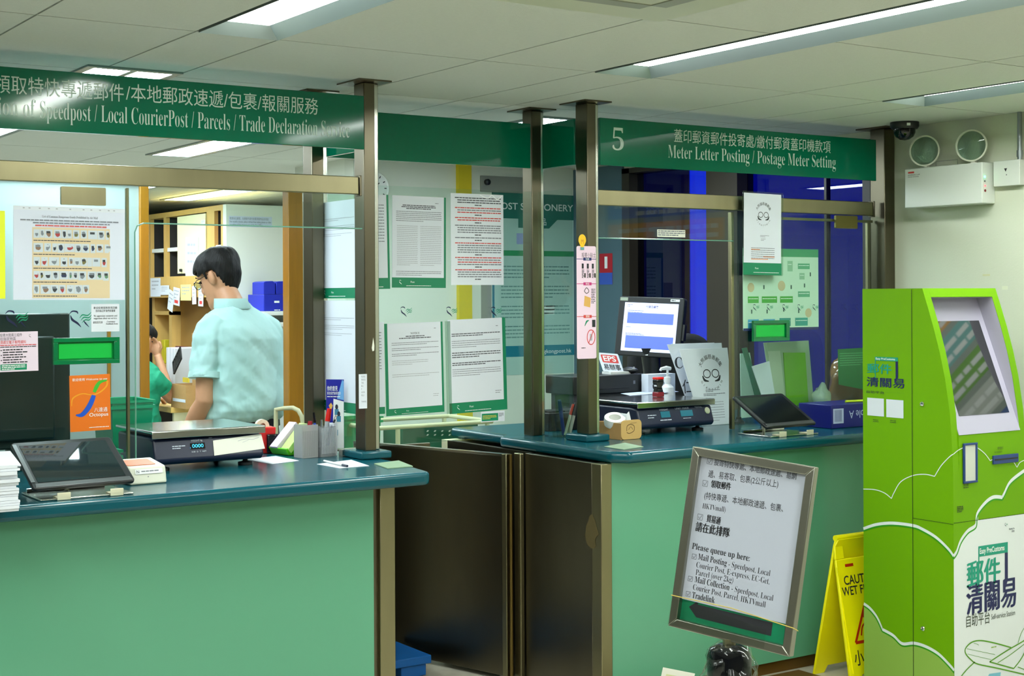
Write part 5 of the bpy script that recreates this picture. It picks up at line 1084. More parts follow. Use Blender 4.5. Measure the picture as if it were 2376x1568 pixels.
# ---- artwork on the side and the front
def side(px, py): p = PX(px, py, KX0 - .0006); return (KY1 - p.y, p.z)
def fro(px, py): p = PY(px, py, KY0 - .0006); return (p.x - KX0, p.z)
MS = FXm(KX0 - .0006, KY1, 0); MF = FY(KX0, KY0 - .0006, 0); SW = KY1 - KY0
sk = side(2118, 1200)[0]; zs_ = side(2165, 1209)[1]
def clipw(pts, lo, hi): return [(min(max(x, lo), hi), max(z, .0)) for x, z in pts]
gs = MB(MS); gs.flat = True; gf = MB(MF); gf.flat = True
a1 = clipw([side(*K3(x, y)) for x, y in ((463, 482), (560, 450), (680, 440), (830, 458), (900, 485), (1000, 545), (1090, 630), (1136, 690))], 0, SW); a1[0] = (0, a1[0][1]); a1[-1] = (SW, a1[-1][1])
a2 = [fro(*K3(x, y)) for x, y in ((1137, 690), (1160, 650), (1190, 570), (1240, 500), (1300, 455), (1312, 370), (1370, 290), (1430, 248), (1497, 250))]; a2[0] = (0, a1[-1][1])
a3 = [a2[-1]] + [fro(*K3(x, y)) for x, y in ((1515, 215), (1560, 130), (1658, 52), (1720, 40))]; a3 = [(min(x, KX1 - KX0), z) for x, z in a3]
b1 = clipw([side(*K3(x, y)) for x, y in ((463, 1040), (510, 1075), (560, 1140), (600, 1230))], 0, SW); b1[0] = (0, b1[0][1])
b2 = [b1[-1]] + clipw([side(*K3(x, y)) for x, y in ((680, 1275), (750, 1338), (840, 1335), (930, 1362), (1020, 1415), (1100, 1495), (1140, 1540))], 0, SW); b2[-1] = (SW, b2[-1][1])
poly = b1[:-1] + b2 + [(SW, .0), (0, .0)]
gs.poly(poly, .0001, k=2)
for arc in (a1, b1, b2):
    gs.stroke([(x, z + .006) for x, z in arc], .012, .0003, k=0); gs.stroke([(x, z - .003) for x, z in arc], .006, .0005, k=1)
u1 = clipw([side(*K3(x, y)) for x, y in ((463, 175), (550, 180), (620, 205), (670, 245))], 0, SW); u1[0] = (0, u1[0][1])
u2 = [u1[-1]] + clipw([side(*K3(x, y)) for x, y in ((690, 200), (740, 120), (830, 74), (920, 65), (992, 80))], 0, SW)
u3 = [u2[-1]] + clipw([side(*K2(x, y)) for x, y in ((730, 1440), (790, 1375), (826, 1352))], 0, SW); u3[-1] = (SW, u3[-1][1])
for arc in (u1, u2, u3): gs.stroke(arc, .0035, .0003, k=0)
v1 = [(0, u3[-1][1])] + [fro(*K2(x, y)) for x, y in ((870, 1315), (940, 1290), (1000, 1300), (1060, 1345), (1102, 1400))]; v2 = [v1[-1]] + [fro(*K2(x, y)) for x, y in ((1180, 1370), (1260, 1390), (1306, 1450))]; v3 = [v2[-1]] + [fro(*K2(x, y)) for x, y in ((1330, 1412), (1380, 1390))]
# white lower door on the front
zd0, zd1 = fro(*K3(1140, 435))[1], fro(*K3(1658, 352))[1]; zd = (zd0 + zd1) / 2
wht = [(0, 0.0), (KX1 - KX0, 0.0), (KX1 - KX0, zd)] + [fro(*K3(1312, 404))] + [p for p in reversed(a2[:5])]
wht = [(x, min(z, zd)) for x, z in wht]
gf.poly(wht, .0001, k=3)
for arc in (a2, a3): gf.stroke([(x, z + .007) for x, z in arc], .014, .0003, k=0); gf.stroke([(x, z - .003) for x, z in arc], .006, .0005, k=1)
for arc in (v1, v2, v3): gf.stroke(arc, .0035, .0003, k=0)
gs.build('side_graphics', [k_wh, k_grn, lime_lt, k_wh], kk); gf.build('front_graphics', [k_wh, k_grn, lime_lt, k_wh], kk)
# seams and locks
m = MB(MS); m.rect(sk - .0014, sk + .0014, 0.0, KZ - .004, .0008); m.rect(sk, SW, zs_ - .0008, zs_ + .0008, .0008); m.flat = True; m.build('side_seam', mat('seam_dark', (20, 40, 0), .7), kk)
m = MB(MF); m.rect(0, KX1 - KX0, zd - .0008, zd + .0008, .0008); m.flat = True; m.build('front_seam', MATS['seam_dark'], kk)
for px, py in ((2140, 937), (2142, 1458)): x, z = side(px, py); MB(MS).lathe([(.0095, 0), (.0095, .003), (.007, .006), (.003, .004), (.0005, .004)], 20, TR(x, z, 0)).build('lock', chrome, kk, True)
# lettering
teal_t = mat('logo_teal', (16, 148, 122), .4); navy_t = mat('logo_navy', (24, 30, 84), .4)
def logo(M, f, S, z=.0012):
    """f maps the tool's crop coordinates to the face; S lists the boxes there"""
    m = MB(M); m.flat = True
    def tb(s, key, k, off=.012):
        (xa, ya), (xb, yb) = f(*S[key][:2]), f(*S[key][2:]); (btext if off > .005 else text)(m, s, xa, yb + abs(ya - yb) * .12, abs(ya - yb) * 1.02, width=abs(xb - xa), k=k, z=z)
    tb('郵件', 'a', 0, .01); tb('清關易', 'b', 1, .01); tb('自助平台', 'c', 2, 0)
    (xa, ya), (xb, yb) = f(*S['h'][:2]), f(*S['h'][2:]); m.rect(xa, xb, yb, ya, z, k=0); text(m, 'Easy PreCustoms', xa + (xb - xa) * .04, yb + (ya - yb) * .28, (ya - yb) * .72, width=(xb - xa) * .84, k=3, z=z + .0004, off=.02)
    lw = (xb - xa) * .035; (xq, yq) = f(*S['r']); m.rect(xa, xa + lw, yq, yb, z - .0002, k=0); m.poly([(xb - lw * 3, yb), (xb, yb), (xb, yq + (yb - yq) * .25), (xb - lw * 3, yq)], z - .0002, k=1)
    (xc, yc), (xd, yd) = f(*S['e'][:2]), f(*S['e'][2:]); text(m, 'Self-service Station', xc, yd, abs(yc - yd), width=xd - xc, k=2, z=z)
    return m.build('logo_print', [teal_t, navy_t, mat('logo_grey', (46, 58, 40), .5), ink_white], kk)
logo(MS, lambda x, y: side(*K2(x, y)), dict(a=(172, 660, 356, 748), b=(168, 762, 452, 856), c=(166, 866, 300, 897), h=(230, 612, 405, 648), r=(235, 800), e=(306, 878, 450, 890)))
logo(MF, lambda x, y: fro(*K3(x, y)), dict(a=(1232, 712, 1478, 880), b=(1230, 880, 1594, 1055), c=(1226, 1110, 1402, 1178), h=(1316, 602, 1536, 646), r=(1320, 960), e=(1412, 1092, 1590, 1112)))
for i, (xa, ya, xb, yb) in enumerate(((172, 922, 298, 1066), (316, 934, 446, 1080))):
    (x0_, z1_), (x1_, z0_) = side(*K2(xa, ya)), side(*K2(xb, yb)); MB(MS).box(x0_, x1_, z0_, z1_, .0002, .001).build('white_sticker', paper, kk)
m = MB(MS); m.flat = True
for xa, y in ((214, 1086), (345, 1092)): x0_, z0_ = side(*K2(xa, y)); lines(m, x0_, x0_ + .03, z0_, 2, .007, .0026, xa, 0, .0008, 1.)
m.build('caption_print', mat('caption_dark', (70, 96, 20), .5), kk)
# front fittings
(xa, za), (xb, zb_) = fro(*K2(893, 1270)), fro(*K2(998, 1562)); m = MB(MF); e = .008
m.box(xa, xb, zb_, zb_ + e, .0, .008); m.box(xa, xb, za - e, za, .0, .008); m.box(xa, xa + e, zb_ + e, za - e, .0, .008); m.box(xb - e, xb, zb_ + e, za - e, .0, .008); fr = m.build('scanner_frame', mat('navy_frame', (36, 62, 120), .35), kk, bevel=.0015)
MB(MF).box(xa + e, xb - e, zb_ + e, za - e, .0, .003).build('scanner_window', mat('scanner_glass', (206, 210, 198), .15), fr)
(xa, za), (xb, zb_) = fro(*K2(1118, 1362)), fro(*K2(1308, 1408)); MB(MF).box(xa, xb, zb_, za, 0, .007).build('slot_plate', MATS['navy_frame'], kk, bevel=.0015); MB(MF).box(xa + .006, xb - .006, (za + zb_) / 2 - .003, (za + zb_) / 2 + .003, .0072, .0078).build('receipt_slot', black_pl, kk)
m = MB(MF); m.flat = True
x0_, z0_ = fro(*K2(1158, 1316)); text(m, '郵件收據出口', x0_, z0_, .013, width=.034, k=0, z=.001); x0_, z0_ = fro(*K2(1132, 1342)); text(m, 'Collect the posting form', x0_, z0_, .010, width=.048, k=0, z=.001)
x0_, z0_ = fro(*K3(1205, 155)); text(m, '掃描二維碼', x0_, z0_, .012, width=.03, k=0, z=.001); lines(m, x0_, x0_ + .03, z0_ - .004, 1, .01, .003, 3, 0, .001, 1.)
x0_, z0_ = fro(*K3(1158, 305))
for i in range(4): lines(m, x0_, x0_ + .036 - .008 * (i == 3), z0_ - i * .0065, 1, .01, .004 - .0008 * (i > 1), 4 + i, 0, .001, 1.)
x0_, z0_ = fro(*K3(1545, 480)); text(m, 'Hongkong Post', x0_, z0_ + .001, .010, width=.034, k=1, z=.001, ser=True); text(m, '香港郵政', x0_ + .016, z0_ - .010, .009, width=.018, k=1, z=.001)
bs = TR(fro(*K3(1520, 440))[0], fro(*K3(1520, 440))[1], .001) @ Matrix.Scale(.012, 4)
for p, q in BIRD_N: m.stroke(p, q, 0, bs, 1)
for p, q in BIRD_G: m.stroke(p, q, 0, bs, 2)
m.build('notice_print', [mat('caption_green_black', (50, 70, 10), .5), navy_st, green_st], kk)
# airliner drawn in green line on the white door
m = MB(MF); m.flat = True
def ln(pts, w, k=0, z=.0012): m.stroke([(min(q[0], KX1 - KX0 - .002), max(q[1], .002)) for q in (fro(*K3(x, y)) for x, y in pts)], w, z, k=k)
ln([(1560, 1356), (1450, 1325), (1340, 1304), (1270, 1315), (1222, 1360), (1222, 1400), (1260, 1445), (1310, 1478), (1460, 1510), (1658, 1556)], .005); ln([(1230, 1365), (1330, 1385), (1440, 1408)], .0015); ln([(1235, 1404), (1320, 1425), (1410, 1445)], .0015)
ln([(1400, 1462), (1530, 1378), (1658, 1302), (1760, 1240)], .005); ln([(1400, 1462), (1500, 1490), (1580, 1512)], .005); ln([(1580, 1512), (1640, 1432), (1720, 1330)], .005); ln([(1460, 1470), (1560, 1405), (1690, 1310)], .003); ln([(1612, 1322), (1640, 1240), (1680, 1180)], .003); ln([(1290, 1462), (1230, 1520), (1190, 1568)], .005); ln([(1280, 1322), (1312, 1332), (1318, 1340)], .0015); ln([(1610, 1500), (1700, 1525)], .003)
x0_, z0_ = fro(*K3(1412, 1352)); lines(m, x0_, x0_ + .036, z0_, 1, .01, .004, 3, 1, .0013, 1.)
x0_, z0_ = fro(*K3(1360, 1568)); m.poly([(x0_, z0_ - .03), (x0_ + .09, z0_ - .05), (x0_ + .1, z0_ - .0), (x0_ + .03, z0_ + .004)], .0009, k=2)
m.build('aeroplane_drawing', [mat('plane_green', (84, 150, 20), .4), lime_lt, mat('plane_sky', (120, 186, 206), .4)], kk)
# unseen coloured board, added on the side wall for the kiosk screen to mirror
t = thing('reflection_board', 'coloured board added outside the picture for the kiosk screen to mirror', 'board', (XW - .01, 3.2, 1.3)); Mw = FXm(XW - .012, 3.72, 1.25)
MB(Mw).box(0, 1.1, 0, .95, -.011, 0).build('board', mat('board_grey', (150, 160, 150), .5), t); m = MB(Mw); m.flat = True
for i, k in enumerate((0, 1, 2, 3, 4, 0)): m.rect(.03, 1.07, .04 + i * .15, .16 + i * .15, .0008, k=k); lines(m, .08, 1.0, .13 + i * .15, 2, .05, .025, i, 5, .0014)
m.build('print', [mat('board_blue', (70, 100, 170), .5), mat('board_pale', (200, 206, 196), .5), mat('board_green', (110, 170, 40), .5), mat('board_aqua', (110, 180, 176), .5), mat('board_orange', (220, 160, 60), .5), ink_white], t)

# ================================================================== queue sign on its stand
C0 = Vector((1.859, 2.009, 1.113)); MQ = frame(C0, (.334, -.938, -.094), (.145, -.047, .988)); W, H = .252, .342
t = thing('queue_sign', 'tilted steel framed queue sign on a stand wrapped in film', 'sign', (C0.x - .02, C0.y + .01, 0)); fw = .0165
iv = MQ.inverted(); nq = MQ.to_3x3() @ Vector((0, 0, 1))
def fm(pts, z0, z1): return MB(MQ).prism(pts, z0, z1)
o_, i_ = [(-W / 2, -H / 2), (W / 2, -H / 2), (W / 2, H / 2), (-W / 2, H / 2)], [(-W / 2 + fw, -H / 2 + fw), (W / 2 - fw, -H / 2 + fw), (W / 2 - fw, H / 2 - fw), (-W / 2 + fw, H / 2 - fw)]
m = MB(MQ); m.prism([o_[0], o_[1], i_[1], i_[0]], -.018, .0); m.prism([o_[1], o_[2], i_[2], i_[1]], -.018, 0); m.prism([o_[2], o_[3], i_[3], i_[2]], -.018, 0); m.prism([o_[3], o_[0], i_[0], i_[3]], -.018, 0)
m.build('frame', mat('satin_frame', (158, 158, 146), .32, 1.0), t, bevel=.0016)
MB(MQ).box(-W / 2 + .004, W / 2 - .004, -H / 2 + .004, H / 2 - .004, -.018, -.0125).build('back_board', gr_band, t)
yb = -H / 2 + fw + .038
pp = MB(MQ).box(-W / 2 + fw, W / 2 - fw - .0, yb, H / 2 - fw, -.012, -.010).build('printed_sheet', mat('queue_paper', (178, 184, 198), .5), t)
def qp(x, y): return iv @ PP(1480 + .3496 * x, 1020 + .3496 * y, MQ @ Vector((0, 0, -.0095)), nq)
m = MB(MQ); m.flat = True; zq = -.0096
def qt(s, xa, ya, xb, yb_, h, ser=False, off=0., k=0):
    if off > .003 and not ser:
        for dx in (-.03, .03): qt(s, xa + dx * h * 2900, ya, xb + dx * h * 2900, yb_, h, k=k)
        off = 0.
    a, b = qp(xa, ya), qp(xb, yb_); ang = math.degrees(math.atan2(b.y - a.y, b.x - a.x)); text(m, s, a.x, a.y, h, width=(b - a).length, ser=ser, off=off, k=k, z=zq, rot=ang if abs(ang) > .01 else .02)
qt('投寄特快專遞、本地郵政速遞、易網', 505, 165, 1050, 262, .0145, off=.006, k=1)
qt('遞、易寄取、包裹(2公斤以上)', 466, 244, 930, 314, .0150)
qt('領取郵件', 484, 312, 615, 332, .0155, off=.008); qt('(特快專遞、本地郵政速遞、包裹、', 440, 388, 962, 476, .0150); qt('HKTVmall)', 428, 455, 580, 480, .0145, ser=True, off=-.012)
qt('貿易通', 455, 540, 546, 560, .0155, off=.008); qt('請在此排隊', 382, 600, 605, 645, .0195, off=.010)
qt('Please queue up here:', 358, 722, 740, 806, .0165, ser=True, off=.002)
def qx(xa, ya, sz=.009):
    a = qp(xa, ya); p_ = [(a.x, a.y), (a.x + sz, a.y), (a.x + sz, a.y + sz), (a.x, a.y + sz), (a.x, a.y)]
    for u, v in zip(p_, p_[1:]): m.stroke([u, v], .0009, zq, k=1)
    m.stroke([(a.x + sz * .2, a.y + sz * .55), (a.x + sz * .45, a.y + sz * .2), (a.x + sz * .8, a.y + sz * .85)], .0011, zq, k=1)
for xa, ya in ((358, 788), (332, 935), (318, 1036)): qx(xa, ya)
for xa, ya in ((458, 158), (428, 305), (394, 528)): qx(xa, ya, .0105)
qt('Mail Posting', 398, 793, 588, 838, .0165, ser=True); qt('- Speedpost, Local', 600, 842, 876, 905, .0160, ser=True, off=-.012)
qt('Courier Post, E-express, EC-Get,', 386, 846, 872, 960, .0160, ser=True, off=-.012); qt('Parcel (over 2kg)', 382, 896, 630, 952, .0160, ser=True, off=-.012)
qt('Mail Collection', 376, 944, 606, 1000, .0165, ser=True); qt('- Speedpost, Local', 620, 1004, 896, 1070, .0160, ser=True, off=-.012); qt('Courier Post, Parcel, HKTVmall', 364, 994, 845, 1114, .0160, ser=True, off=-.012); qt('Tradelink', 358, 1048, 508, 1084, .0165, ser=True)
m.build('print', [ink, ink_g], pp)
m = MB(MQ); m.flat = True; y_ = -H / 2 + fw; m.poly([(-W / 2 + fw + .016, y_ + .026), (-W / 2 + fw + .032, y_ + .04), (-W / 2 + fw + .034, y_ + .034), (W / 2 - fw - .03, y_ + .034), (W / 2 - fw - .03, y_ + .010), (-W / 2 + fw + .034, y_ + .010)], -.0121); m.build('black_arrow', ink, t)
m = MB(MQ); yy = -H / 2 + .058; m.tube([(-W / 2 - .001, yy, -.019), (-W / 2 - .001, yy, .001), (0, yy + .003, .0012), (W / 2 + .001, yy - .006, .001), (W / 2 + .001, yy - .012, -.019)], .0009, 6); m.build('yellow_string', mat('gold_string', (206, 186, 92), .5), t)
m = MB(MQ); N = 12; vs = []
for i in range(N + 1):
    for j in range(5): vs.append((-W / 2 + W * .8 * i / N, -H / 2 + .004 + .05 * j / 4 * (1 - .3 * i / N), .0022 + .0022 * noise.noise(Vector((i * .9, j * 1.1, 2.)))))
m.add(vs, [(i * 5 + j, (i + 1) * 5 + j, (i + 1) * 5 + j + 1, i * 5 + j + 1) for i in range(N) for j in range(4)]); m.flat = True; m.build('film_wrap', film, t, smooth=True, sharp=3)
b0 = MQ @ Vector((0, -H / 2, -.009)); 
MB().tube([b0 + Vector((0, 0, -.035)), b0 + Vector((0, 0, .004))], .012, 16).build('stem', steel, t)
pz = b0.z - .007
sx, sy = b0.x, b0.y
MB(TR(sx, sy, 0)).lathe([(.0, .012), (.034, .012), (.034, .84), (.0, .84)], 28).build('stand_pole', black_pl, t, True)
MB(TR(sx, sy, 0)).lathe([(.0, .0006), (.17, .0006), (.17, .012), (.12, .022), (.034, .03), (.0, .03)], 36).build('stand_base', black_pl, t, True)
MB(TR(sx, sy, 0)).lathe([(.0, .80), (.041, .80), (.041, pz - .07), (.036, pz - .065), (.041, pz - .06), (.041, pz - .022), (.036, pz - .008), (.02, pz), (.0, pz)], 32).build('belt_head', black_gl, t, True)
mb = MB(); mb.ell((sx, sy, pz - .055), (.05, .05, .066), 40, 26)
mb.v = [Vector((v.x + (v.x - sx) * .35 * noise.noise(v * 38), v.y + (v.y - sy) * .35 * noise.noise(v * 38), v.z + .006 * noise.noise(v * 50))) for v in mb.v]; mb.build('cling_film', film, t, smooth=True, sharp=3)
M = frame(PD(1527, 1600, 2.55), RGT * .97 + UP * -.22 + FWD * .1, UP * .97 + RGT * .22)
o = sheet('paper_sign', M, .058, .04, paper_w, 'corner of a white card hanging by the queue stand at the picture bottom', 'card'); m = MB(M); m.flat = True; m.rect(.008, .05, .004, .03, .0005); m.build('print', mat('card_olive', (206, 212, 160), .5), o)

# ================================================================== wet floor sign
yel = mat('warning_yellow', (252, 240, 0), .4); Xw = 4.45; Yw = 4.275; Zw = .572
t = thing('wet_floor_sign', 'yellow folding caution wet floor sign between counter 5 and the kiosk', 'floor sign', (Xw + .15, Yw, 0))
def leaf(yb_, flip):
    up = Vector((0, Yw - yb_, Zw)); M = frame((Xw, yb_, .0006), (1, 0, 0), up); L = up.length
    pts = [(0, 0), (.06, 0), (.075, .03), (.225, .03), (.24, 0), (.30, 0), (.272, L - .03), (.255, L), (.045, L), (.028, L - .03)]
    return M, L, pts
M1, L, pts = leaf(4.155, 0); s_ = math.sin(0)
m = MB(M1); hx0, hx1, hy0, hy1 = .075, .225, L - .085, L - .03
out = pts
# front leaf with a cut hand hole: four strips round the opening
m.prism([(0, 0), (.06, 0), (.075, .03), (.225, .03), (.24, 0), (.30, 0), (.277, hy0), (.0225, hy0)], -.012, 0); m.prism([(.0225, hy0), (hx0, hy0), (hx0, hy1), (.028, hy1)], -.012, 0); m.prism([(hx1, hy0), (.277, hy0), (.272, hy1), (hx1, hy1)], -.012, 0); m.prism([(.028, hy1), (.272, hy1), (.255, L), (.045, L)], -.012, 0)
m.build('front_leaf', yel, t, bevel=.003)
M2, L2, pts2 = leaf(4.372, 1); MB(M2).prism(pts2, 0.0, .012).build('rear_leaf', yel, t, bevel=.003)
MB().tube([(Xw + .04, Yw + .002, Zw + .002), (Xw + .26, Yw + .002, Zw + .002)], .013, 14).build('hinge_tube', yel, t, True)
m = MB(M1); m.flat = True
m2 = MB(M1); m2.box(.02, .026, .04, hy0 - .03, 0, .004); m2.build('raised_rib', yel, t)
lines(m, .07, .12, hy0 - .022, 1, .01, .012, 3, 1, .0008, 1.); text(m, 'CAUTION', .15, hy0 - .105, .052, width=.2, align='c', k=0, z=.0008, off=.012); text(m, 'WET FLOOR', .15, hy0 - .148, .050, width=.24, align='c', k=0, z=.0008, off=.012)
tri = [(.15, hy0 - .19), (.20, hy0 - .275), (.245, hy0 - .335), (.15, hy0 - .34), (.055, hy0 - .335), (.10, hy0 - .275), (.15, hy0 - .19)]
for u, v in zip(([(.15, hy0 - .19), (.238, hy0 - .34), (.062, hy0 - .34)]), ([(.238, hy0 - .34), (.062, hy0 - .34), (.15, hy0 - .19)])): m.stroke([u, v], .012, .0008, k=1)
m.poly([(.135 + .012 * math.cos(a), hy0 - .236 + .012 * math.sin(a)) for a in [i * .6 for i in range(11)]], .0008, k=1); m.stroke([(.135, hy0 - .248), (.15, hy0 - .285), (.175, hy0 - .30), (.195, hy0 - .325)], [.012, .022, .014, .010], .0009, k=1); m.stroke([(.145, hy0 - .262), (.115, hy0 - .28), (.1, hy0 - .315)], .008, .001, k=1)
text(m, '小心地滑', .15, hy0 - .425, .066, width=.22, align='c', k=0, z=.0008, off=.01)
m.build('print', [ink, mat('warning_red', (196, 40, 10), .4)], t)
# ================================================================== staff area
YJ = 5.8
def jamb(px0, px1, label):
    a, b = PY(px0, 700, YJ).x, PY(px1, 700, YJ).x; return tag(MB().box(a, b, YJ, YJ + .06, 0, 2.045).build('wooden_jamb', wood, bevel=.003), label, 'jamb')
jamb(326, 347, 'honey wood jamb at the pale partition end of the opening'); jamb(670, 704, 'honey wood jamb beside the steel post and the blue boxes')
a, b = PY(326, 700, YJ).x, PY(704, 700, YJ).x
tag(MB().box(-3.9, b, YJ, YJ + .06, 2.045, 2.085).build('wooden_header', wood, bevel=.003), 'honey wood header beam hidden behind the steel rail', 'beam')
struct(MB().box(-3.9, a, YJ + .015, YJ + .045, 0, 2.045).build('wall_partition', mat('partition_pale', (178, 192, 192), .5)))
c = PY(252, 800, YJ + .01); tag(MB().box(c.x - .006, c.x + .006, YJ, YJ + .0145, .99, PY(252, 705, YJ).z).build('wooden_batten', wood), 'thin wooden batten on the pale partition behind the feedback card', 'batten')
tag(MB().box(b, b + .018, YJ + .01, YJ + .05, 0, 2.0).build('jamb_trim', MATS['pale_trim']), 'pale edge trim beside the wooden jamb', 'trim')
# dark monitor seen from behind
c0, c1 = PY(-70, 800, 5.22), PY(163, 800, 5.22); zt = PY(80, 727, 5.22).z; cx0 = (c0.x + c1.x) / 2
t = thing('monitor', 'large dark monitor seen from behind through the pink leaflet screen', 'monitor', (cx0, 5.25, ZT)); Mm = TR(cx0, 5.22, 0); hw = (c1.x - c0.x) / 2
dm = mat('dark_teal_plastic', (22, 40, 40), .35); MB(Mm).box(-hw, hw, .0, .03, ZT + .07, zt).build('rear_shell', dm, t, bevel=.006); MB(Mm).box(-hw + .06, hw - .06, -.022, .0, ZT + .1, zt - .08).build('rear_hump', dm, t, bevel=.008)
MB(Mm).box(-.05, .05, .002, .022, ZT + .014, ZT + .12).build('neck', dm, t); MB(Mm).box(-.12, .12, -.06, .12, ZT + .0006, ZT + .014).build('foot', dm, t, bevel=.004); MB(Mm).box(hw - .035, hw - .002, -.001, .0, zt - .004, zt - .001).build('top_highlight_strip', grey_pl, t)
# green tub and crate
def tub(label, c, w, d, h, m_, cat='tub'):
    t = thing('plastic_tub', label, cat, c); M = TR(*c); z0, z1 = .0006, h; e = .86
    q = lambda s_, z: [(-w / 2 * s_, -d / 2 * s_, z), (w / 2 * s_, -d / 2 * s_, z), (w / 2 * s_, d / 2 * s_, z), (-w / 2 * s_, d / 2 * s_, z)]
    MB(M).loft([q(e, z0), q(1, z1), q(.97, z1), q(e - .03, z0 + .006)]).build('shell', m_, t, bevel=.002)
    MB(M).loft([q(1.0, z1 - .03), q(1.06, z1 - .03), q(1.06, z1 - .018), q(1.0, z1 - .018)], caps=False).build('rib', m_, t); MB(M).loft([q(1.0, z1), q(1.07, z1 + .001), q(1.07, z1 - .008), q(1.0, z1 - .008)], caps=False).build('rim', m_, t); return t
gp = mat('tub_green', (0, 140, 98), .35)
c = PY(285, 935, 5.42); tub('green plastic tub beyond the orange card sign', (c.x, 5.42, ZT), .16, .22, PY(285, 930, 5.32).z - ZT, gp)
c = PY(208, 1002, 5.05); tub('low green tray between the monitor and the first tablet', (c.x, 5.02, ZT), .17, .1, .07, gp, 'tray')
# trolley with green crate behind the gate
Yt = 6.25; zt = PY(1000, 986, Yt).z; xa, xb = PY(870, 986, Yt).x, PY(1142, 978, Yt).x; cream_t = mat('cream_tube', (204, 200, 160), .4)
t = thing('mail_trolley', 'cream tube trolley frame behind the low steel partition', 'trolley', ((xa + xb) / 2, Yt, 0)); 
m = MB(); m.tube([(xa, Yt, zt), (xb, Yt, zt)], .011, 12); m.tube([(xa, Yt + .42, zt), (xb, Yt + .42, zt)], .011, 12); m.tube([(xa, Yt, zt), (xa, Yt + .42, zt)], .011); m.tube([(xb, Yt, zt), (xb, Yt + .42, zt)], .011); m.build('top_rail', cream_t, t, True)
xp = PY(923, 990, Yt).x
for x in (xp, xb - .03): 
    for y in (Yt, Yt + .42): MB().tube([(x, y, .05), (x, y, zt - .01)], .012, 12).build('leg', cream_t, t, True); MB().cyl((x - .01, y, .036), (x + .01, y, .036), .035, n=16).build('castor', black_pl, t)
MB().box(xp, xb - .03, Yt, Yt + .42, .3, .32).build('deck', cream_t, t)
x0, x1 = PY(940, 1000, Yt).x, PY(1075, 1000, Yt).x; t = thing('plastic_crate', 'dark green crate with slotted holes standing on the trolley', 'crate', ((x0 + x1) / 2, Yt + .2, .32)); zc1 = PY(1000, 990, Yt + .02).z
gd_ = mat('crate_green', (0, 88, 64), .4); m = MB(TR(x0, Yt + .02, .3206)); open_box(m, x1 - x0 + .1, .2, zc1 - .32, .006); m.build('shell', gd_, t)
m = MB(FY(0, Yt + .0195, 0)); m.flat = True
for i in range(4):
    for j in range(2): p = PY(992 + i * 17, 1000 + j * 9, Yt + .02); m.poly([(p.x - .007, p.z - .003), (p.x + .003, p.z - .003), (p.x + .008, p.z + .004), (p.x - .002, p.z + .004)], 0)
m.build('slots', ink_white, t)
xg0, xg1 = PY(880, 970, 6.12).x, PY(1030, 970, 6.12).x; tub('bright green tub between the notices and the trolley rail', ((xg0 + xg1) / 2 - .14, 6.56, .3206), xg1 - xg0, .12, PY(950, 962, 6.4).z - .33, mat('bright_tub', (0, 146, 84), .3))
# bent cream handle in the opening
pts = [PD(*q) for q in ((640, 950, 6.24), (660, 947, 6.22), (680, 946, 6.2), (692, 952, 6.19), (700, 966, 6.185), (704, 990, 6.18))]
t = thing('trolley_handle', 'bent cream tube handle before the wooden jamb', 'handle bar', (pts[-1].x, pts[-1].y, 0)); pts = [Vector((pts[0].x, pts[0].y, 0)), Vector((pts[0].x, pts[0].y, pts[0].z - .04))] + pts + [Vector((pts[-1].x, pts[-1].y, 0))]
MB().tube(pts, .0095, 12).build('tube', cream_t, t, True)

# ---- cabinets in the back room
XC = 4.6; D11 = 11.2
def cpt(px, py, X=XC): return PX(px, py, X)
y0, y1 = cpt(516, 600).y, cpt(336, 600).y
t = thing('wall_cabinet', 'tall honey wood cabinet with open shelves and a cream door', 'cabinet', (XC - .15, (y0 + y1) / 2, 0))
ztop = 2.23
Xf = XC - .32
def cy(px): return PX(px, 620, Xf).y
zl = PX(440, 640, Xf).z; zm = PX(440, 690, Xf).z
ys = [cy(518), cy(513), cy(498), cy(480), cy(415), cy(386), cy(380), cy(350), cy(345), cy(330)]
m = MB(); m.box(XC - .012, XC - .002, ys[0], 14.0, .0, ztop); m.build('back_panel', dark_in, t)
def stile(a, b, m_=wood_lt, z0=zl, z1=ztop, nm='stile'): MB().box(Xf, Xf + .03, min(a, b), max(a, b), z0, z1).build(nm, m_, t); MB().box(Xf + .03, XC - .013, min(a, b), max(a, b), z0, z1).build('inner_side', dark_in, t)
stile(ys[0], ys[1]); stile(ys[2], ys[3]); stile(ys[5], ys[6]); stile(ys[7], ys[8]); MB().box(Xf, XC - .013, ys[0], 14.0, ztop, ztop + .04).build('top_rail', wood_lt, t)
MB().box(Xf - .012, Xf - .001, ys[3], ys[4], zl + .02, ztop - .01).build('cream_door', cream_lam, t, bevel=.002); p = PX(422, 627, Xf - .012); MB().cyl((Xf - .013, p.y, p.z), (Xf - .03, p.y, p.z), .012).build('door_knob', black_pl, t)
MB().box(Xf + .01, XC - .013, ys[4], ys[5], zl, ztop).build('inner_partition', mat('inner_brown', (150, 124, 70), .5), t) if False else None
for z, a, b, nm in ((PX(365, 577, Xf).z, ys[6], ys[7], 'shelf'), (PX(400, 574, Xf).z, ys[4], ys[5], 'shelf'), (PX(505, 568, Xf).z, ys[1], ys[2], 'shelf')): MB().box(Xf + .01, XC - .013, min(a, b), max(a, b), z - .03, z).build(nm, white_pl, t)
MB().box(Xf + .2, XC - .013, ys[4], ys[5], zl, ztop).build('pale_back', mat('pale_cabinet_back', (176, 172, 150), .6), t)
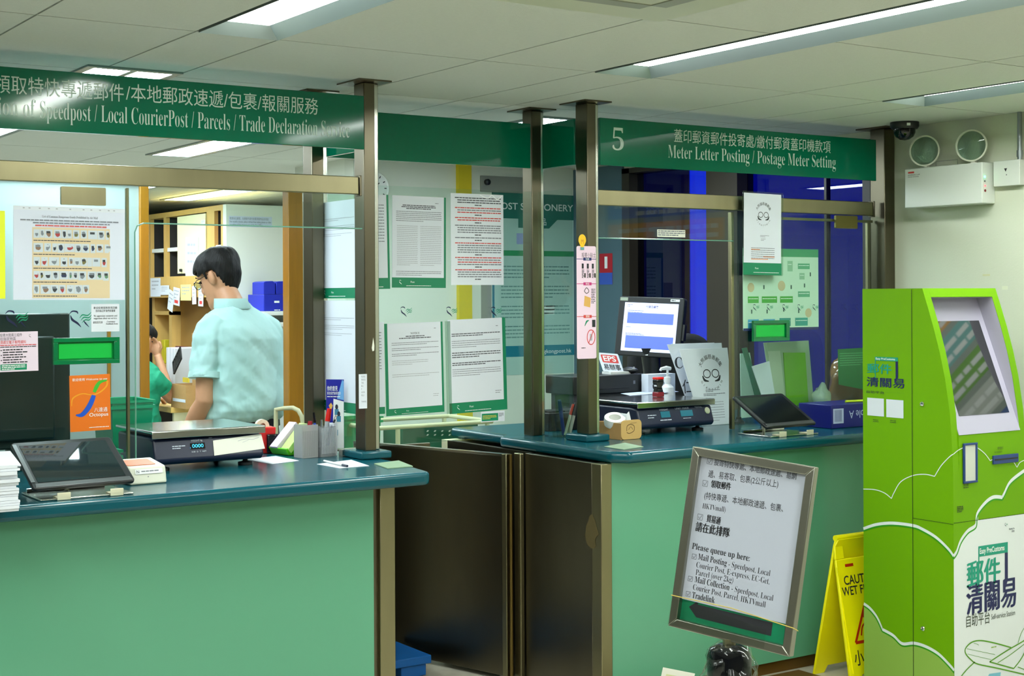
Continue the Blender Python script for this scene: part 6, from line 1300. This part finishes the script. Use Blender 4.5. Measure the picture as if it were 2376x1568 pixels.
MB().box(Xf - .02, XC - .013, ys[0], 14.0, zm, zl).build('ledge', wood_lt, t, bevel=.002); MB().box(XC - .2, XC - .013, cy(480) - .1, cy(386), .8, zm).build('brown_panel', mat('brown_board', (150, 112, 52), .6), t)
for px in (384, 345): MB().box(Xf + .05, XC - .013, cy(px), cy(px) + .06, .8, zm).build('lower_stile', wood_lt, t)
for py in (722, 845): z = PX(365, py, Xf).z; MB().box(Xf + .05, XC - .013, cy(384), cy(345), z - .03, z).build('cubby_shelf', wood_lt, t)
# things in and on the cabinets
c = PX(372, 577, Xf + .1); t = thing('soft_toy', 'pink and cream soft toy on the cabinet shelf', 'toy', c); c = Vector((Xf + .13, (ys[6] + ys[7]) / 2 - .05, c.z + .001)); Mt = TR(c.x, c.y, c.z) @ Matrix.Scale(.52, 4)
MB(Mt).ell((0, 0, .09), (.1, .13, .09), 20, 12).build('body', mat('toy_cream', (222, 196, 150), .9), t, True); MB(Mt).ell((0, -.02, .24), (.08, .085, .085), 20, 12).build('head', mat('toy_pink', (236, 190, 196), .9), t, True); MB(Mt).ell((-.06, -.05, .12), (.03, .04, .08), 14, 10).build('paw', MATS['toy_pink'], t, True)
for dy in (-.06, .06): MB(Mt).ell((0, -.02 + dy, .32), (.02, .03, .03), 12, 8).build('ear', MATS['toy_pink'], t, True)
zr = PX(505, 568, Xf).z
for i in range(5): tag(MB().box(Xf + .04, Xf + .24, ys[1] + .02, ys[2] - .03, zr + .0006 + i * .052, zr + .048 + i * .052).build('red_bundle', mat('red_cloth', (200, 24, 30), .7), bevel=.012), ('lowest', 'second lowest', 'middle', 'second highest', 'topmost')[i] + ' red bundle of the pile in the narrow cabinet bay', 'bundle', 'red bundles in the narrow bay')
tag(MB().box(Xf + .06, Xf + .2, ys[1] + .05, ys[2] - .1, PX(505, 520, Xf).z + .05, PX(505, 500, Xf).z + .03).build('small_carton', grey_pl), 'small grey carton above the red bundles', 'carton') if False else None
def note(name, label, px0, px1, py0, py1, m_, rot=0, prn=None, X=Xf - .024, grp='notes stuck along the cabinet ledge'):
    M, w, h = span_x(px0, py0, px1, py1, X); M = M @ RZ(rot); o = sheet(name, M, w, h, m_, label, 'note', grp, t=.002); m = MB(M); m.flat = True
    if prn == 'red': m.rect(w * .25, w * .8, h * .12, h * .3, .001, k=1)
    lines(m, w * .15, w * .85, h * .85, 3, h * .2, h * .06, int(px0), 0, .001); m.build('handwriting', [ink_lg, ink_red], o); return o
note('paper_note', 'wide white note at the far end of the cabinet ledge', 349, 372, 645, 688, paper); note('paper_note', 'small white card clipped over the cabinet ledge', 372, 392, 662, 684, paper, 0, None, Xf - .03); note('paper_note', 'slanting white slip dangling from the cabinet ledge', 388, 400, 668, 716, paper, -16, None, Xf - .034)
note('paper_note', 'curled white note with a red stamp on the cabinet ledge', 401, 416, 665, 706, paper, -6, 'red', Xf - .03); note('paper_note', 'yellow note with handwriting on the cabinet ledge', 419, 443, 660, 697, mat('yellow_note', (238, 228, 140), .6)); note('paper_note', 'narrow white slip beside the yellow note', 446, 455, 664, 706, paper, 2, None, Xf - .03); note('paper_note', 'white slip with a red block next to the face of the standing man', 460, 471, 668, 710, paper, -2, 'red', Xf - .03)
note('paper_note', 'long white list hanging on the cream cabinet door', 430, 459, 549, 646, paper, -2, None, Xf - .016, None); note('paper_note', 'tiny label on the cream cabinet door', 466, 476, 510, 522, paper_w, 0, None, Xf - .016, None)
# desk along the cabinets
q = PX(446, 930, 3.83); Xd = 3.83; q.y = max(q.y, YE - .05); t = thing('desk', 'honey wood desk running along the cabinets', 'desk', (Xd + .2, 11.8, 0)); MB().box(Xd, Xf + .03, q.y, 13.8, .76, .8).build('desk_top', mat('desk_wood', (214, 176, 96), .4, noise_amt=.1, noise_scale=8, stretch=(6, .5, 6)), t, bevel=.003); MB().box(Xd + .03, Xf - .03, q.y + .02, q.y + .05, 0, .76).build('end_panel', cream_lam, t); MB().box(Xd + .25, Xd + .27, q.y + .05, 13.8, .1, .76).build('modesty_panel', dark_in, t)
zd_ = .8006
c = PX(424, 920, Xd + .06); t = thing('cardboard_box', 'small cardboard box on the desk before the standing man', 'box', (Xd + .14, c.y, .8)); m = MB(TR(Xd + .02, c.y - .16, zd_)); open_box(m, .2, .28, PX(424, 893, Xd + .03).z - .8, .005); m.build('box_walls', card, t); M, w, h = span_x(401, 925, 430, 932, Xd + .0185); MB(M).box(0, w, 0, h, -.0005, .0005).build('label', paper, t)
def backthing(name, label, cat, px0, px1, py0, X, m_, dx=.1, bev=.003, grp=None, base=.8006):
    a, b = PX(px1, 900, X).y, PX(px0, 900, X).y; return tag(MB().box(X, X + dx, a, b, base, PX((px0 + px1) / 2, py0, X).z).build(name, m_, bevel=bev), label, cat, grp)
for i, (u, v, py, lab) in enumerate(((386, 392, 806, 'white folder at the far end of the row of folders'), (393, 399, 806, 'white folder second in the row of folders'), (400, 406, 808, 'white folder third in the row of folders'))): backthing('folder', lab, 'folder', u, v, py, Xd + .2, mat('folder_white', (206, 206, 210), .4), .2, .003, 'white folders on the desk')
backthing('folder', 'maroon folder behind the black rack', 'folder', 407, 446, 804, Xd + .41, mat('folder_maroon', (110, 50, 50), .4), .05)
t = thing('letter_rack', 'black slanted letter rack on the desk', 'rack', PX(420, 880, Xd + .14)); M = frame(PX(402, 868, Xd + .14) , (0, -.62, .5), (0.1, .35, .5)); m = MB(M)
for i in range(6): m.box(.0 + i * .036, .011 + i * .036, 0, .11, -.012, 0)
m.box(0, .191, 0, .011, -.012, 0); m.box(0, .191, .099, .11, -.012, 0); m.build('slats', black_pl, t)
MB().box(Xd + .15, Xd + .2, PX(440, 880, Xd + .14).y, PX(402, 880, Xd + .14).y, zd_, .9).build('rack_base', mat('rack_blue', (50, 80, 120), .4), t)
c = PX(377, 880, Xd + .12); t = thing('pump_bottle', 'white pump bottle on the desk by the seated person', 'bottle', (Xd + .12, c.y, .8)); Mc = TR(Xd + .12, c.y, 0); zt = PX(377, 835, Xd + .12).z
MB(Mc).lathe([(0, zd_), (.034, zd_), (.036, zt - .1), (.016, zt - .06), (.0, zt - .06)], 20).build('bottle_body', white_pl, t, True); MB(Mc).tube([(0, 0, zt - .06), (0, 0, zt - .01), (-.01, .03, zt)], .012, 8).build('pump_nozzle', white_pl, t, True)
for i, (px, lab) in enumerate(((388, 'clear plastic cup nearest the white pump bottle'), (402, 'clear plastic cup next to the cardboard box'))):
    c = PX(px, 890, Xd + .1); t = thing('plastic_cup', lab, 'cup', (Xd + .2, c.y, .8), 'clear cups on the desk'); MB(TR(Xd + .2, c.y, 0)).lathe([(.026, zd_), (.034, zd_ + .12), (.032, zd_ + .13), (.012, zd_ + .145)], 18).build('cup_wall', mat('cup_clear', (226, 230, 228), .2, alpha=.6), t, True)
backthing('yellow_tag', 'yellow price tag behind the cardboard box', 'tag', 424, 437, 876, Xd + .23, ink_yel, .01, 0, None, PX(430, 887, Xd + .23).z)
for i, (u, v, lab) in enumerate(((366, 373, 'yellow topped jar in the cabinet cubby'), (375, 382, 'yellow topped tin beside the jar in the cubby'))): z = PX(365, 845, Xf).z; backthing('jar', lab, 'jar', u, v, 788, Xf + .1, mat('jar_yellow', (196, 186, 40), .4), .1, .004, None, z + .0006)
t = thing('paper_bag', 'crinkled brown paper bag on the desk behind the shoulder of the man', 'bag', PX(462, 800, Xd + .1)); c = PX(470, 770, Xd + .15); MB(TR(Xd + .16, c.y, zd_)).loft([[(-.06, -.07, 0), (.06, -.07, 0), (.06, .07, 0), (-.06, .07, 0)], [(-.06, -.07, .5), (.06, -.07, .48), (.06, .07, .5), (-.06, .07, .52)], [(-.04, -.06, .56), (.04, -.08, .54), (.05, .05, .57), (-.06, .08, .53)]]).build('bag_shell', card, t)
# end wall notice, shelf with blue boxes
M, w, h = span_y(531, 502, 631, 527, YE - .001); o = sheet('wall_notice', M, w, h, mat('notice_lilac', (206, 212, 232), .5), 'long printed notice on the pale end wall above the man', 'notice'); m = MB(M); m.flat = True; text(m, '敬請各位顧客，包裹郵件請勿放置貴重物品及現金', w * .02, h * .68, h * .26, width=w * .9, k=0); text(m, 'For security reasons, please refrain from taking photos or video', w * .02, h * .4, h * .26, width=w * .96, ser=True); text(m, 'recordings of the internal areas of the Post Office.', w * .02, h * .12, h * .26, width=w * .76, ser=True); m.build('print', ink_g, o)
YB2 = YE - .3; za, zb_ = PY(630, 722, YB2).z, PY(630, 748, YB2).z; xa, xb = PY(585, 722, YB2).x, 5.45
for z, lab in ((za, 'white wall shelf under the blue boxes'), (zb_, 'lower white wall shelf beside the man')): tag(MB().box(xa, xb, YE - .35, YE - .001, z - .03, z).build('wall_shelf', white_pl, bevel=.003), lab, 'shelf')
bx0 = PY(612, 690, YB2).x; bx1 = PY(640, 690, YB2).x; bx2 = PY(672, 690, YB2).x; bz = PY(640, 683, YB2).z; bzt = PY(625, 652, YB2).z; blue_b = mat('carton_blue', (16, 34, 170), .45)
tag(MB().box(bx0, bx2, YB2, YE - .02, za + .0006, bz).build('blue_carton', blue_b, bevel=.004), 'blue carton on the white shelf, lower of the stack', 'carton')
o = [x for x in bpy.data.objects if x.name.startswith('blue_carton')][0]; m = MB(FY(bx0, YB2 - .0005, za)); m.flat = True; ww, hh = bx2 - bx0, bz - za; m.rect(ww * .9, ww, hh * .5, hh * .95, 0, k=0); lines(m, ww * .4, ww * .75, hh * .62, 1, .1, hh * .12, 8, 0, .0003); lines(m, ww * .4, ww * .8, hh * .1, 1, .1, hh * .06, 3, 0, .0003); m.build('print', ink_white, o)
for a_, b_, lab in ((bx0, bx1 - .004, 'blue carton standing on top, nearer the man'), (bx1 + .004, bx2, 'blue carton standing on top, beside the wooden jamb')): tag(MB(FY(a_, YB2, bz + .0008)).prism([(0, 0), (b_ - a_, 0), (b_ - a_, (bzt - bz) * .8), ((b_ - a_) * .8, bzt - bz), ((b_ - a_) * .2, (bzt - bz) * .97), (0, (bzt - bz) * .9)], -.2, 0).build('blue_carton', blue_b, bevel=.003), lab, 'carton')
YG = YE - .5; c0, c1 = PY(640, 930, YG), PY(672, 930, YG); t = thing('steel_cabinet', 'pale grey cabinet behind the man beside the wooden jamb', 'cabinet', (c0.x, YG, 0)); MB().box(c0.x, 5.4, YG, YE - .01, 0, c0.z).build('carcass', mat('cabinet_grey', (196, 202, 202), .4), t, bevel=.004); MB().box(c0.x + .05, c1.x, YG - .01, YG, c0.z - .1, c0.z - .08).build('handle', chrome, t)
z1 = PY(660, 872, YG).z; tag(MB().box(PY(655, 900, YG).x, 5.2, YG + .03, YE - .1, c0.z + .0006, z1).build('printer', black_pl, bevel=.01), 'black printer on the pale grey cabinet', 'printer')

# ================================================================== people
skin = mat('skin', (206, 152, 116), .5, noise_amt=.06, noise_scale=60); hair_m = mat('black_hair', (12, 11, 11), .6, spec=.35, bump=.9, bump_scale=150, stretch=(1, 1, .25)); shirt_m = mat('mint_shirt', (174, 213, 210), .75, bump=.55, bump_scale=7, bump_dist=.03, stretch=(1.2, 1.2, .7)); trou_m = mat('charcoal_trousers', (44, 48, 54), .8)
HEAD = [(-.125, .016, .05, .085), (-.115, .034, .02, .098), (-.095, .05, -.02, .1), (-.07, .058, -.055, .096), (-.04, .066, -.075, .094), (-.01, .071, -.09, .091), (.02, .074, -.096, .087), (.045, .076, -.099, .096), (.075, .075, -.098, .094), (.1, .066, -.087, .08), (.12, .048, -.064, .054), (.132, .02, -.03, .02)]
def ring(hw, hd, z, yo=0., n=40, e=2.4, xo=0.):
    out = []
    for i in range(n):
        a = 2 * math.pi * i / n; c_, s_ = math.cos(a), math.sin(a); out.append((xo + hw * math.copysign(abs(c_) ** (2 / e), c_), yo + hd * math.copysign(abs(s_) ** (2 / e), s_), z))
    return out
def head_rings(g=1., add=0., n=40):
    return [ring(hw * g + add, (yf - yb_) / 2 * g + add, z, (yf + yb_) / 2, n, 2.15) for z, hw, yb_, yf in HEAD]
def remesh(o, vox, smooth=2):
    r = o.modifiers.new('one_surface', 'REMESH'); r.mode = 'VOXEL'; r.voxel_size = vox; r.use_smooth_shade = True
    s_ = o.modifiers.new('relax', 'SMOOTH'); s_.iterations = smooth; s_.factor = .5
def hand(mb, M, curl=30):
    """palm with four unequal fingers and a thumb; +x is the thumb's side, -z the fingers"""
    mb.ell((0, 0, -.045), (.042, .015, .05), 16, 10, M)
    for i, (x, L_) in enumerate(((.030, .07), (.010, .08), (-.010, .074), (-.029, .058))):
        p = Vector((x, 0, -.085)); pts = [p + Vector((0, 0, .02)), p]; a = math.radians(curl * .5)
        for j in range(3): a += math.radians(curl * .5); pts.append(pts[-1] + Vector((0, math.sin(a), -math.cos(a))) * L_ / 3)
        mb.tube(pts, [.0095, .0095, .009, .0085, .0075], 8, M)
    mb.tube([(.03, .0, -.025), (.052, .010, -.045), (.058, .02, -.07), (.056, .026, -.088)], [.012, .011, .0095, .008], 8, M)
def aim(p, q, side_):
    """frame at q whose -z runs on from p to q"""
    z = (Vector(p) - Vector(q)).normalized(); x = Vector(side_); y = z.cross(x).normalized(); x = y.cross(z)
    return Matrix(((x.x, y.x, z.x, q[0]), (x.y, y.y, z.y, q[1]), (x.z, y.z, z.z, q[2]), (0, 0, 0, 1)))
def person(label, M, drop, arms, legs, head_pos, head_yaw, head_pitch, s_m, t_m, lean, glasses=True, seed=0, cuff=.67):
    t = thing('person', label, 'person', M.translation)
    def lz(v): v = Vector(v); return Vector((v.x, v.y + max(v.z - 1.0, 0) * lean, v.z - drop))
    Mh = M @ TR(*lz(head_pos)) @ RZ(head_yaw) @ RX(-head_pitch)
    b = MB(M)
    b.loft([[lz(v) for v in ring(hw, hd, z, yo)] for z, hw, hd, yo in ((.88, .15, .1, 0), (1.0, .15, .105, 0), (1.15, .145, .1, 0), (1.35, .165, .1, -.01), (1.45, .16, .085, -.006), (1.5, .1, .065, 0))])
    hp = lz(head_pos); b.tube([lz((0, -.005, 1.46)), lz((0, .02, 1.56)), hp + Vector((0, -.02, -.05))], [.062, .056, .056], 20)
    b2 = MB(Mh); b2.loft(head_rings()); b2.ell((0, .1, -.022), (.0145, .019, .016)); b2.tube([(0, .09, .04), (0, .101, .01), (0, .112, -.02)], [.009, .011, .012], 10); b2.ell((0, .097, -.058), (.022, .008, .006)); b2.ell((0, .096, -.068), (.019, .008, .006)); b2.ell((0, .09, .042), (.05, .012, .008))
    for s_ in (-1, 1):
        b2.ell((s_ * .077, -.012, -.004), (.009, .02, .034), 16, 10); b2.ell((s_ * .086, -.02, .002), (.006, .016, .028), 14, 8)
    b.v += b2.v; o_ = len(b.v) - len(b2.v); b.f += [[i + o_ for i in f] for f in b2.f]; b.m += b2.m
    for (sh, el, wr), side_ in zip(arms, ((1, 0, 0), (-1, 0, 0))):
        sh, el, wr = lz(sh), lz(el), lz(wr); b.tube([sh, sh.lerp(el, .4), el, el.lerp(wr, .3), wr], [.05, .047, .039, .041, .027], 16); hand(b, aim(el, wr, side_), 35)
    for hip, knee, ank in legs:
        hip, knee, ank = Vector(hip), Vector(knee), Vector(ank); b.tube([hip, hip.lerp(knee, .5), knee, knee.lerp(ank, .35), ank], [.08, .07, .052, .052, .036], 16); b.tube([ank + Vector((0, -.04, -.03)), ank + Vector((0, .05, -.045)), ank + Vector((0, .15, -.06))], [.036, .038, .028], 12)
    o = b.build('body', skin, t); remesh(o, .0055, 2)
    # shirt
    r_ = [(1.035, .165, .12, 0), (1.06, .190, .140, -.004), (1.09, .202, .150, -.008), (1.14, .202, .147, -.012), (1.22, .196, .138, -.014), (1.32, .203, .133, -.014), (1.4, .208, .124, -.012), (1.45, .2, .108, -.008), (1.485, .176, .092, -.004), (1.515, .13, .08, 0), (1.54, .085, .07, .004), (1.56, .07, .066, .008)]
    rr = []
    for (z, hw, hd, yo), (z2, hw2, hd2, yo2) in zip(r_, r_[1:]):
        for k in range(5): f = k / 5; rr.append((z + (z2 - z) * f, hw + (hw2 - hw) * f, hd + (hd2 - hd) * f, yo + (yo2 - yo) * f))
    rr.append(r_[-1]); rings = []
    for z, hw, hd, yo in rr:
        R_ = []
        for x, y, z_ in ring(hw, hd, z, yo, 90):
            a = math.atan2(y - yo, x); d = .015 * noise.noise(Vector((x * 5 + z * 7 + seed, y * 5, z * 6 - x * 3))) + .010 * noise.noise(Vector((x * 16 + z * 12, y * 16 + seed, z * 8))) + (.012 * noise.noise(Vector((a * 4, z * 16, 3.))) if z < 1.15 else 0) + .004 * max(0, 1 - abs(((z * 1.3 + x * 1.1 + seed) * 9) % 1 - .5) * 6) * (1 if z < 1.42 else 0)
            f = 1 + d / max(math.hypot(x, y - yo), .05); R_.append(lz((x * f, yo + (y - yo) * f, z)))
        rings.append(R_)
    m = MB(M); m.loft(rings)
    for sh, el, wr in arms:
        sh, el = lz(sh), lz(el); d = (el - sh); pts = [sh - d * .1 + Vector((-sh.x * .25, 0, .01))] + [sh + d * (cuff * i / 12) for i in range(13)]; n = 30; rs = [.06] + [.066 + .006 * i / 12 for i in range(13)]; base = len(m.v); m.tube(pts, rs, n)
        for i in range(base, len(m.v)):
            v = m.v[i]; k = (i - base) // n; c_ = m.M @ pts[min(k, 13)]; e_ = (v - c_); f = 1 + .17 * noise.noise(v * 13) + .1 * noise.noise(v * 34 + Vector((seed, 0, 0))); m.v[i] = c_ + e_ * f
    so = m.build('shirt', s_m, t); remesh(so, .0055, 1)
    # collar band, cuffs
    m = MB(M); cr = [(1.52, .085, .074, .004), (1.54, .071, .068, .012), (1.56, .068, .067, .018), (1.575, .069, .069, .02)]; outer = [[lz(v) for v in ring(hw, hd, z, yo, 40, 2.1)] for z, hw, hd, yo in cr]; inner = [[lz(v) for v in ring(hw - .006, hd - .006, z, yo, 40, 2.1)] for z, hw, hd, yo in reversed(cr)]; fold = [[lz(v) for v in ring(hw, hd, z, yo, 40, 2.1)] for z, hw, hd, yo in ((1.578, .071, .071, .02), (1.538, .084, .08, .010), (1.531, .082, .078, .010))]
    m.loft(outer + fold[:1] + inner, caps=False); m.loft([fold[0], fold[1], fold[2]], caps=False); m.build('collar', s_m, so, True, sharp=2)
    for sh, el, wr in arms:
        sh, el = lz(sh), lz(el); d = el - sh; MB(M).tube([sh + d * (cuff - .09), sh + d * cuff, sh + d * (cuff + .005)], [.0735, .0765, .074], 30).build('cuff', s_m, so, True)
    # trousers
    m = MB(M); tz = lambda v: Vector((v[0], v[1], v[2] - drop)); m.loft([[tz(v) for v in ring(hw, hd, z, 0, 36)] for z, hw, hd in ((.84, .175, .125), (.95, .172, .122), (1.045, .162, .115))])
    for hip, knee, ank in legs: hip, knee, ank = Vector(hip), Vector(knee), Vector(ank); m.tube([hip, hip.lerp(knee, .5), knee, knee.lerp(ank, .5), ank + (knee - ank) * .04], [.098, .088, .072, .066, .06], 20)
    tr = m.build('trousers', t_m, t); remesh(tr, .008, 2)
    m = MB(M); m.loft([[tz(v) for v in ring(hw, hd, z, 0, 40)] for z, hw, hd in ((1.01, .172, .124), (1.045, .17, .122))]); m.build('belt', black_pl, tr, True)
    for hip, knee, ank in legs: ank = Vector(ank); MB(M).tube([ank + Vector((0, -.06, -.045)), ank + Vector((0, -.02, -.03)), ank + Vector((0, .08, -.045)), ank + Vector((0, .17, -.058)), ank + Vector((0, .2, -.062))], [.03, .046, .045, .036, .014], 14).build('shoe', black_pl, t, True)
    # hair: a shell over crown, sides and nape
    n = 72; rings = []; hz = [-.075, -.06, -.045, -.03, -.015, 0, .015, .03, .045, .06, .075, .09, .105, .118, .128, .138, .144]
    def at(z):
        z = min(max(z / 1.055, HEAD[0][0]), HEAD[-1][0] - .0005)
        for p, q in zip(HEAD, HEAD[1:]):
            if p[0] <= z <= q[0]: f = (z - p[0]) / (q[0] - p[0]); return [p[i] + (q[i] - p[i]) * f for i in range(4)]
    V, Fc = [], []
    for z in hz:
        _, hw, yb_, yf = at(z); grow = .004 + .014 * min(1, max(0, (z + .06) / .1)); last = z > .14
        for x, y, z_ in ring(hw * (.5 if last else 1) + grow, (yf - yb_) / 2 * (.5 if last else 1) + grow, z, (yf + yb_) / 2, n, 2.1):
            f = 1 + .06 * noise.noise(Vector((x * 55 + seed, y * 55, z * 14))) + .05 * noise.noise(Vector((x * 20 + seed, y * 20, z * 20))); V.append((x * f, y * f, z + .004 * noise.noise(Vector((x * 40, y * 40, z * 40 + seed)))))
    for i in range(len(hz) - 1):
        for j in range(n):
            q = [i * n + j, i * n + (j + 1) % n, (i + 1) * n + (j + 1) % n, (i + 1) * n + j]; x, y, z = [sum(V[k][a] for k in q) / 4 for a in range(3)]
            line = .062 if y > .06 else (.03 if y > .035 else (.03 if y > .02 else (.0 if y > .012 else (.036 if y > -.036 else (-.01 if y > -.05 else -.07)))))
            if z > line: Fc.append(q)
    Fc.append([(len(hz) - 1) * n + j for j in range(n)]); m = MB(Mh); m.add(V, Fc); h = m.build('hair', hair_m, t, True, sharp=3); so_ = h.modifiers.new('thickness', 'SOLIDIFY'); so_.thickness = .012; so_.offset = -1; sb = h.modifiers.new('soften', 'SUBSURF'); sb.levels = 1; sb.render_levels = 1
    e = MB(Mh)
    for s_ in (-1, 1): e.ell((s_ * .032, .086, .018), (.012, .008, .007), 14, 8)
    e.build('eyes', [mat('eye_dark', (40, 30, 26), .2)], t, True)
    m = MB(Mh)
    for s_ in (-1, 1): m.stroke([], 1) if False else m.tube([(s_ * .014, .1, .042), (s_ * .032, .102, .047), (s_ * .052, .088, .043)], [.002, .003, .002], 6)
    m.build('eyebrows', hair_m, t)
    if glasses:
        m = MB(Mh)
        for s_ in (-1, 1):
            m.tube([(s_ * .034 + .023 * math.cos(a), .112 - .006 * abs(math.cos(a)), .012 + .018 * math.sin(a)) for a in [i * .3142 for i in range(21)]], .0017, 6); m.tube([(s_ * .057, .106, .018), (s_ * .078, .07, .02), (s_ * .082, 0, .018), (s_ * .083, -.02, .006)], .0016, 6)
        m.tube([(-.012, .113, .016), (0, .115, .02), (.012, .113, .016)], .0015, 6); g = m.build('glasses', [mat('glasses_frame', (30, 30, 34), .25)], t); m = MB(Mh)
        for s_ in (-1, 1): m.prism([(s_ * .034 + .022 * math.cos(a), .012 + .017 * math.sin(a)) for a in [i * .3927 for i in range(16)]], .109, .1095, Matrix(((1, 0, 0, 0), (0, 0, 1, 0), (0, 1, 0, 0), (0, 0, 0, 1))))
        m.build('lenses', acrylic, g)
    return t
pc = PD(566, 960, 6.5); f = RGT * -.80 + FWD * .60; f.normalize(); Mm = frame((pc.x, pc.y, 0), f.cross(UP), f)
legs = [((.09, 0, .9), (.1, .02, .49), (.1, -.03, .08)), ((-.09, 0, .9), (-.1, .02, .49), (-.1, -.03, .08))]
person('man in a mint short sleeved shirt and glasses looking down, seen from behind', Mm, 0, [((-.172, -.012, 1.43), (-.215, .0, 1.135), (-.2, .17, .96)), ((.172, -.012, 1.43), (.215, -.03, 1.14), (.18, .17, 1.02))], legs, (0, .075, 1.668), 10, 24, shirt_m, trou_m, .11, True, 2.)
pc = PD(303, 900, 10.4); f = RGT * .25 + FWD * .95; f.normalize(); Ms = frame((pc.x, pc.y, 0), f.cross(UP), f)
legs = [((.1, .0, .5), (.11, .42, .5), (.11, .4, .08)), ((-.1, .0, .5), (-.11, .42, .5), (-.11, .4, .08))]
person('seated person in a green top resting the head on one hand', Ms, .40, [((.17, 0, 1.40), (.20, .18, 1.255), (.10, .14, 1.57)), ((-.19, 0, 1.42), (-.22, .12, 1.23), (-.05, .32, 1.24))], legs, (0, .07, 1.668), -10, 22, mat('green_top', (0, 132, 96), .8), trou_m, .12, False, 5., .45)
t = thing('stool', 'stool under the seated person in green', 'stool', (pc.x, pc.y, 0)); MB(TR(pc.x, pc.y, 0)).lathe([(0, .36), (.18, .36), (.19, .38), (.18, .405), (0, .405)], 28).build('seat', black_pl, t, True); MB(TR(pc.x, pc.y, 0)).lathe([(0, .0006), (.2, .0006), (.2, .02), (.03, .04), (.025, .36), (0, .36)], 28).build('pedestal', chrome, t, True)
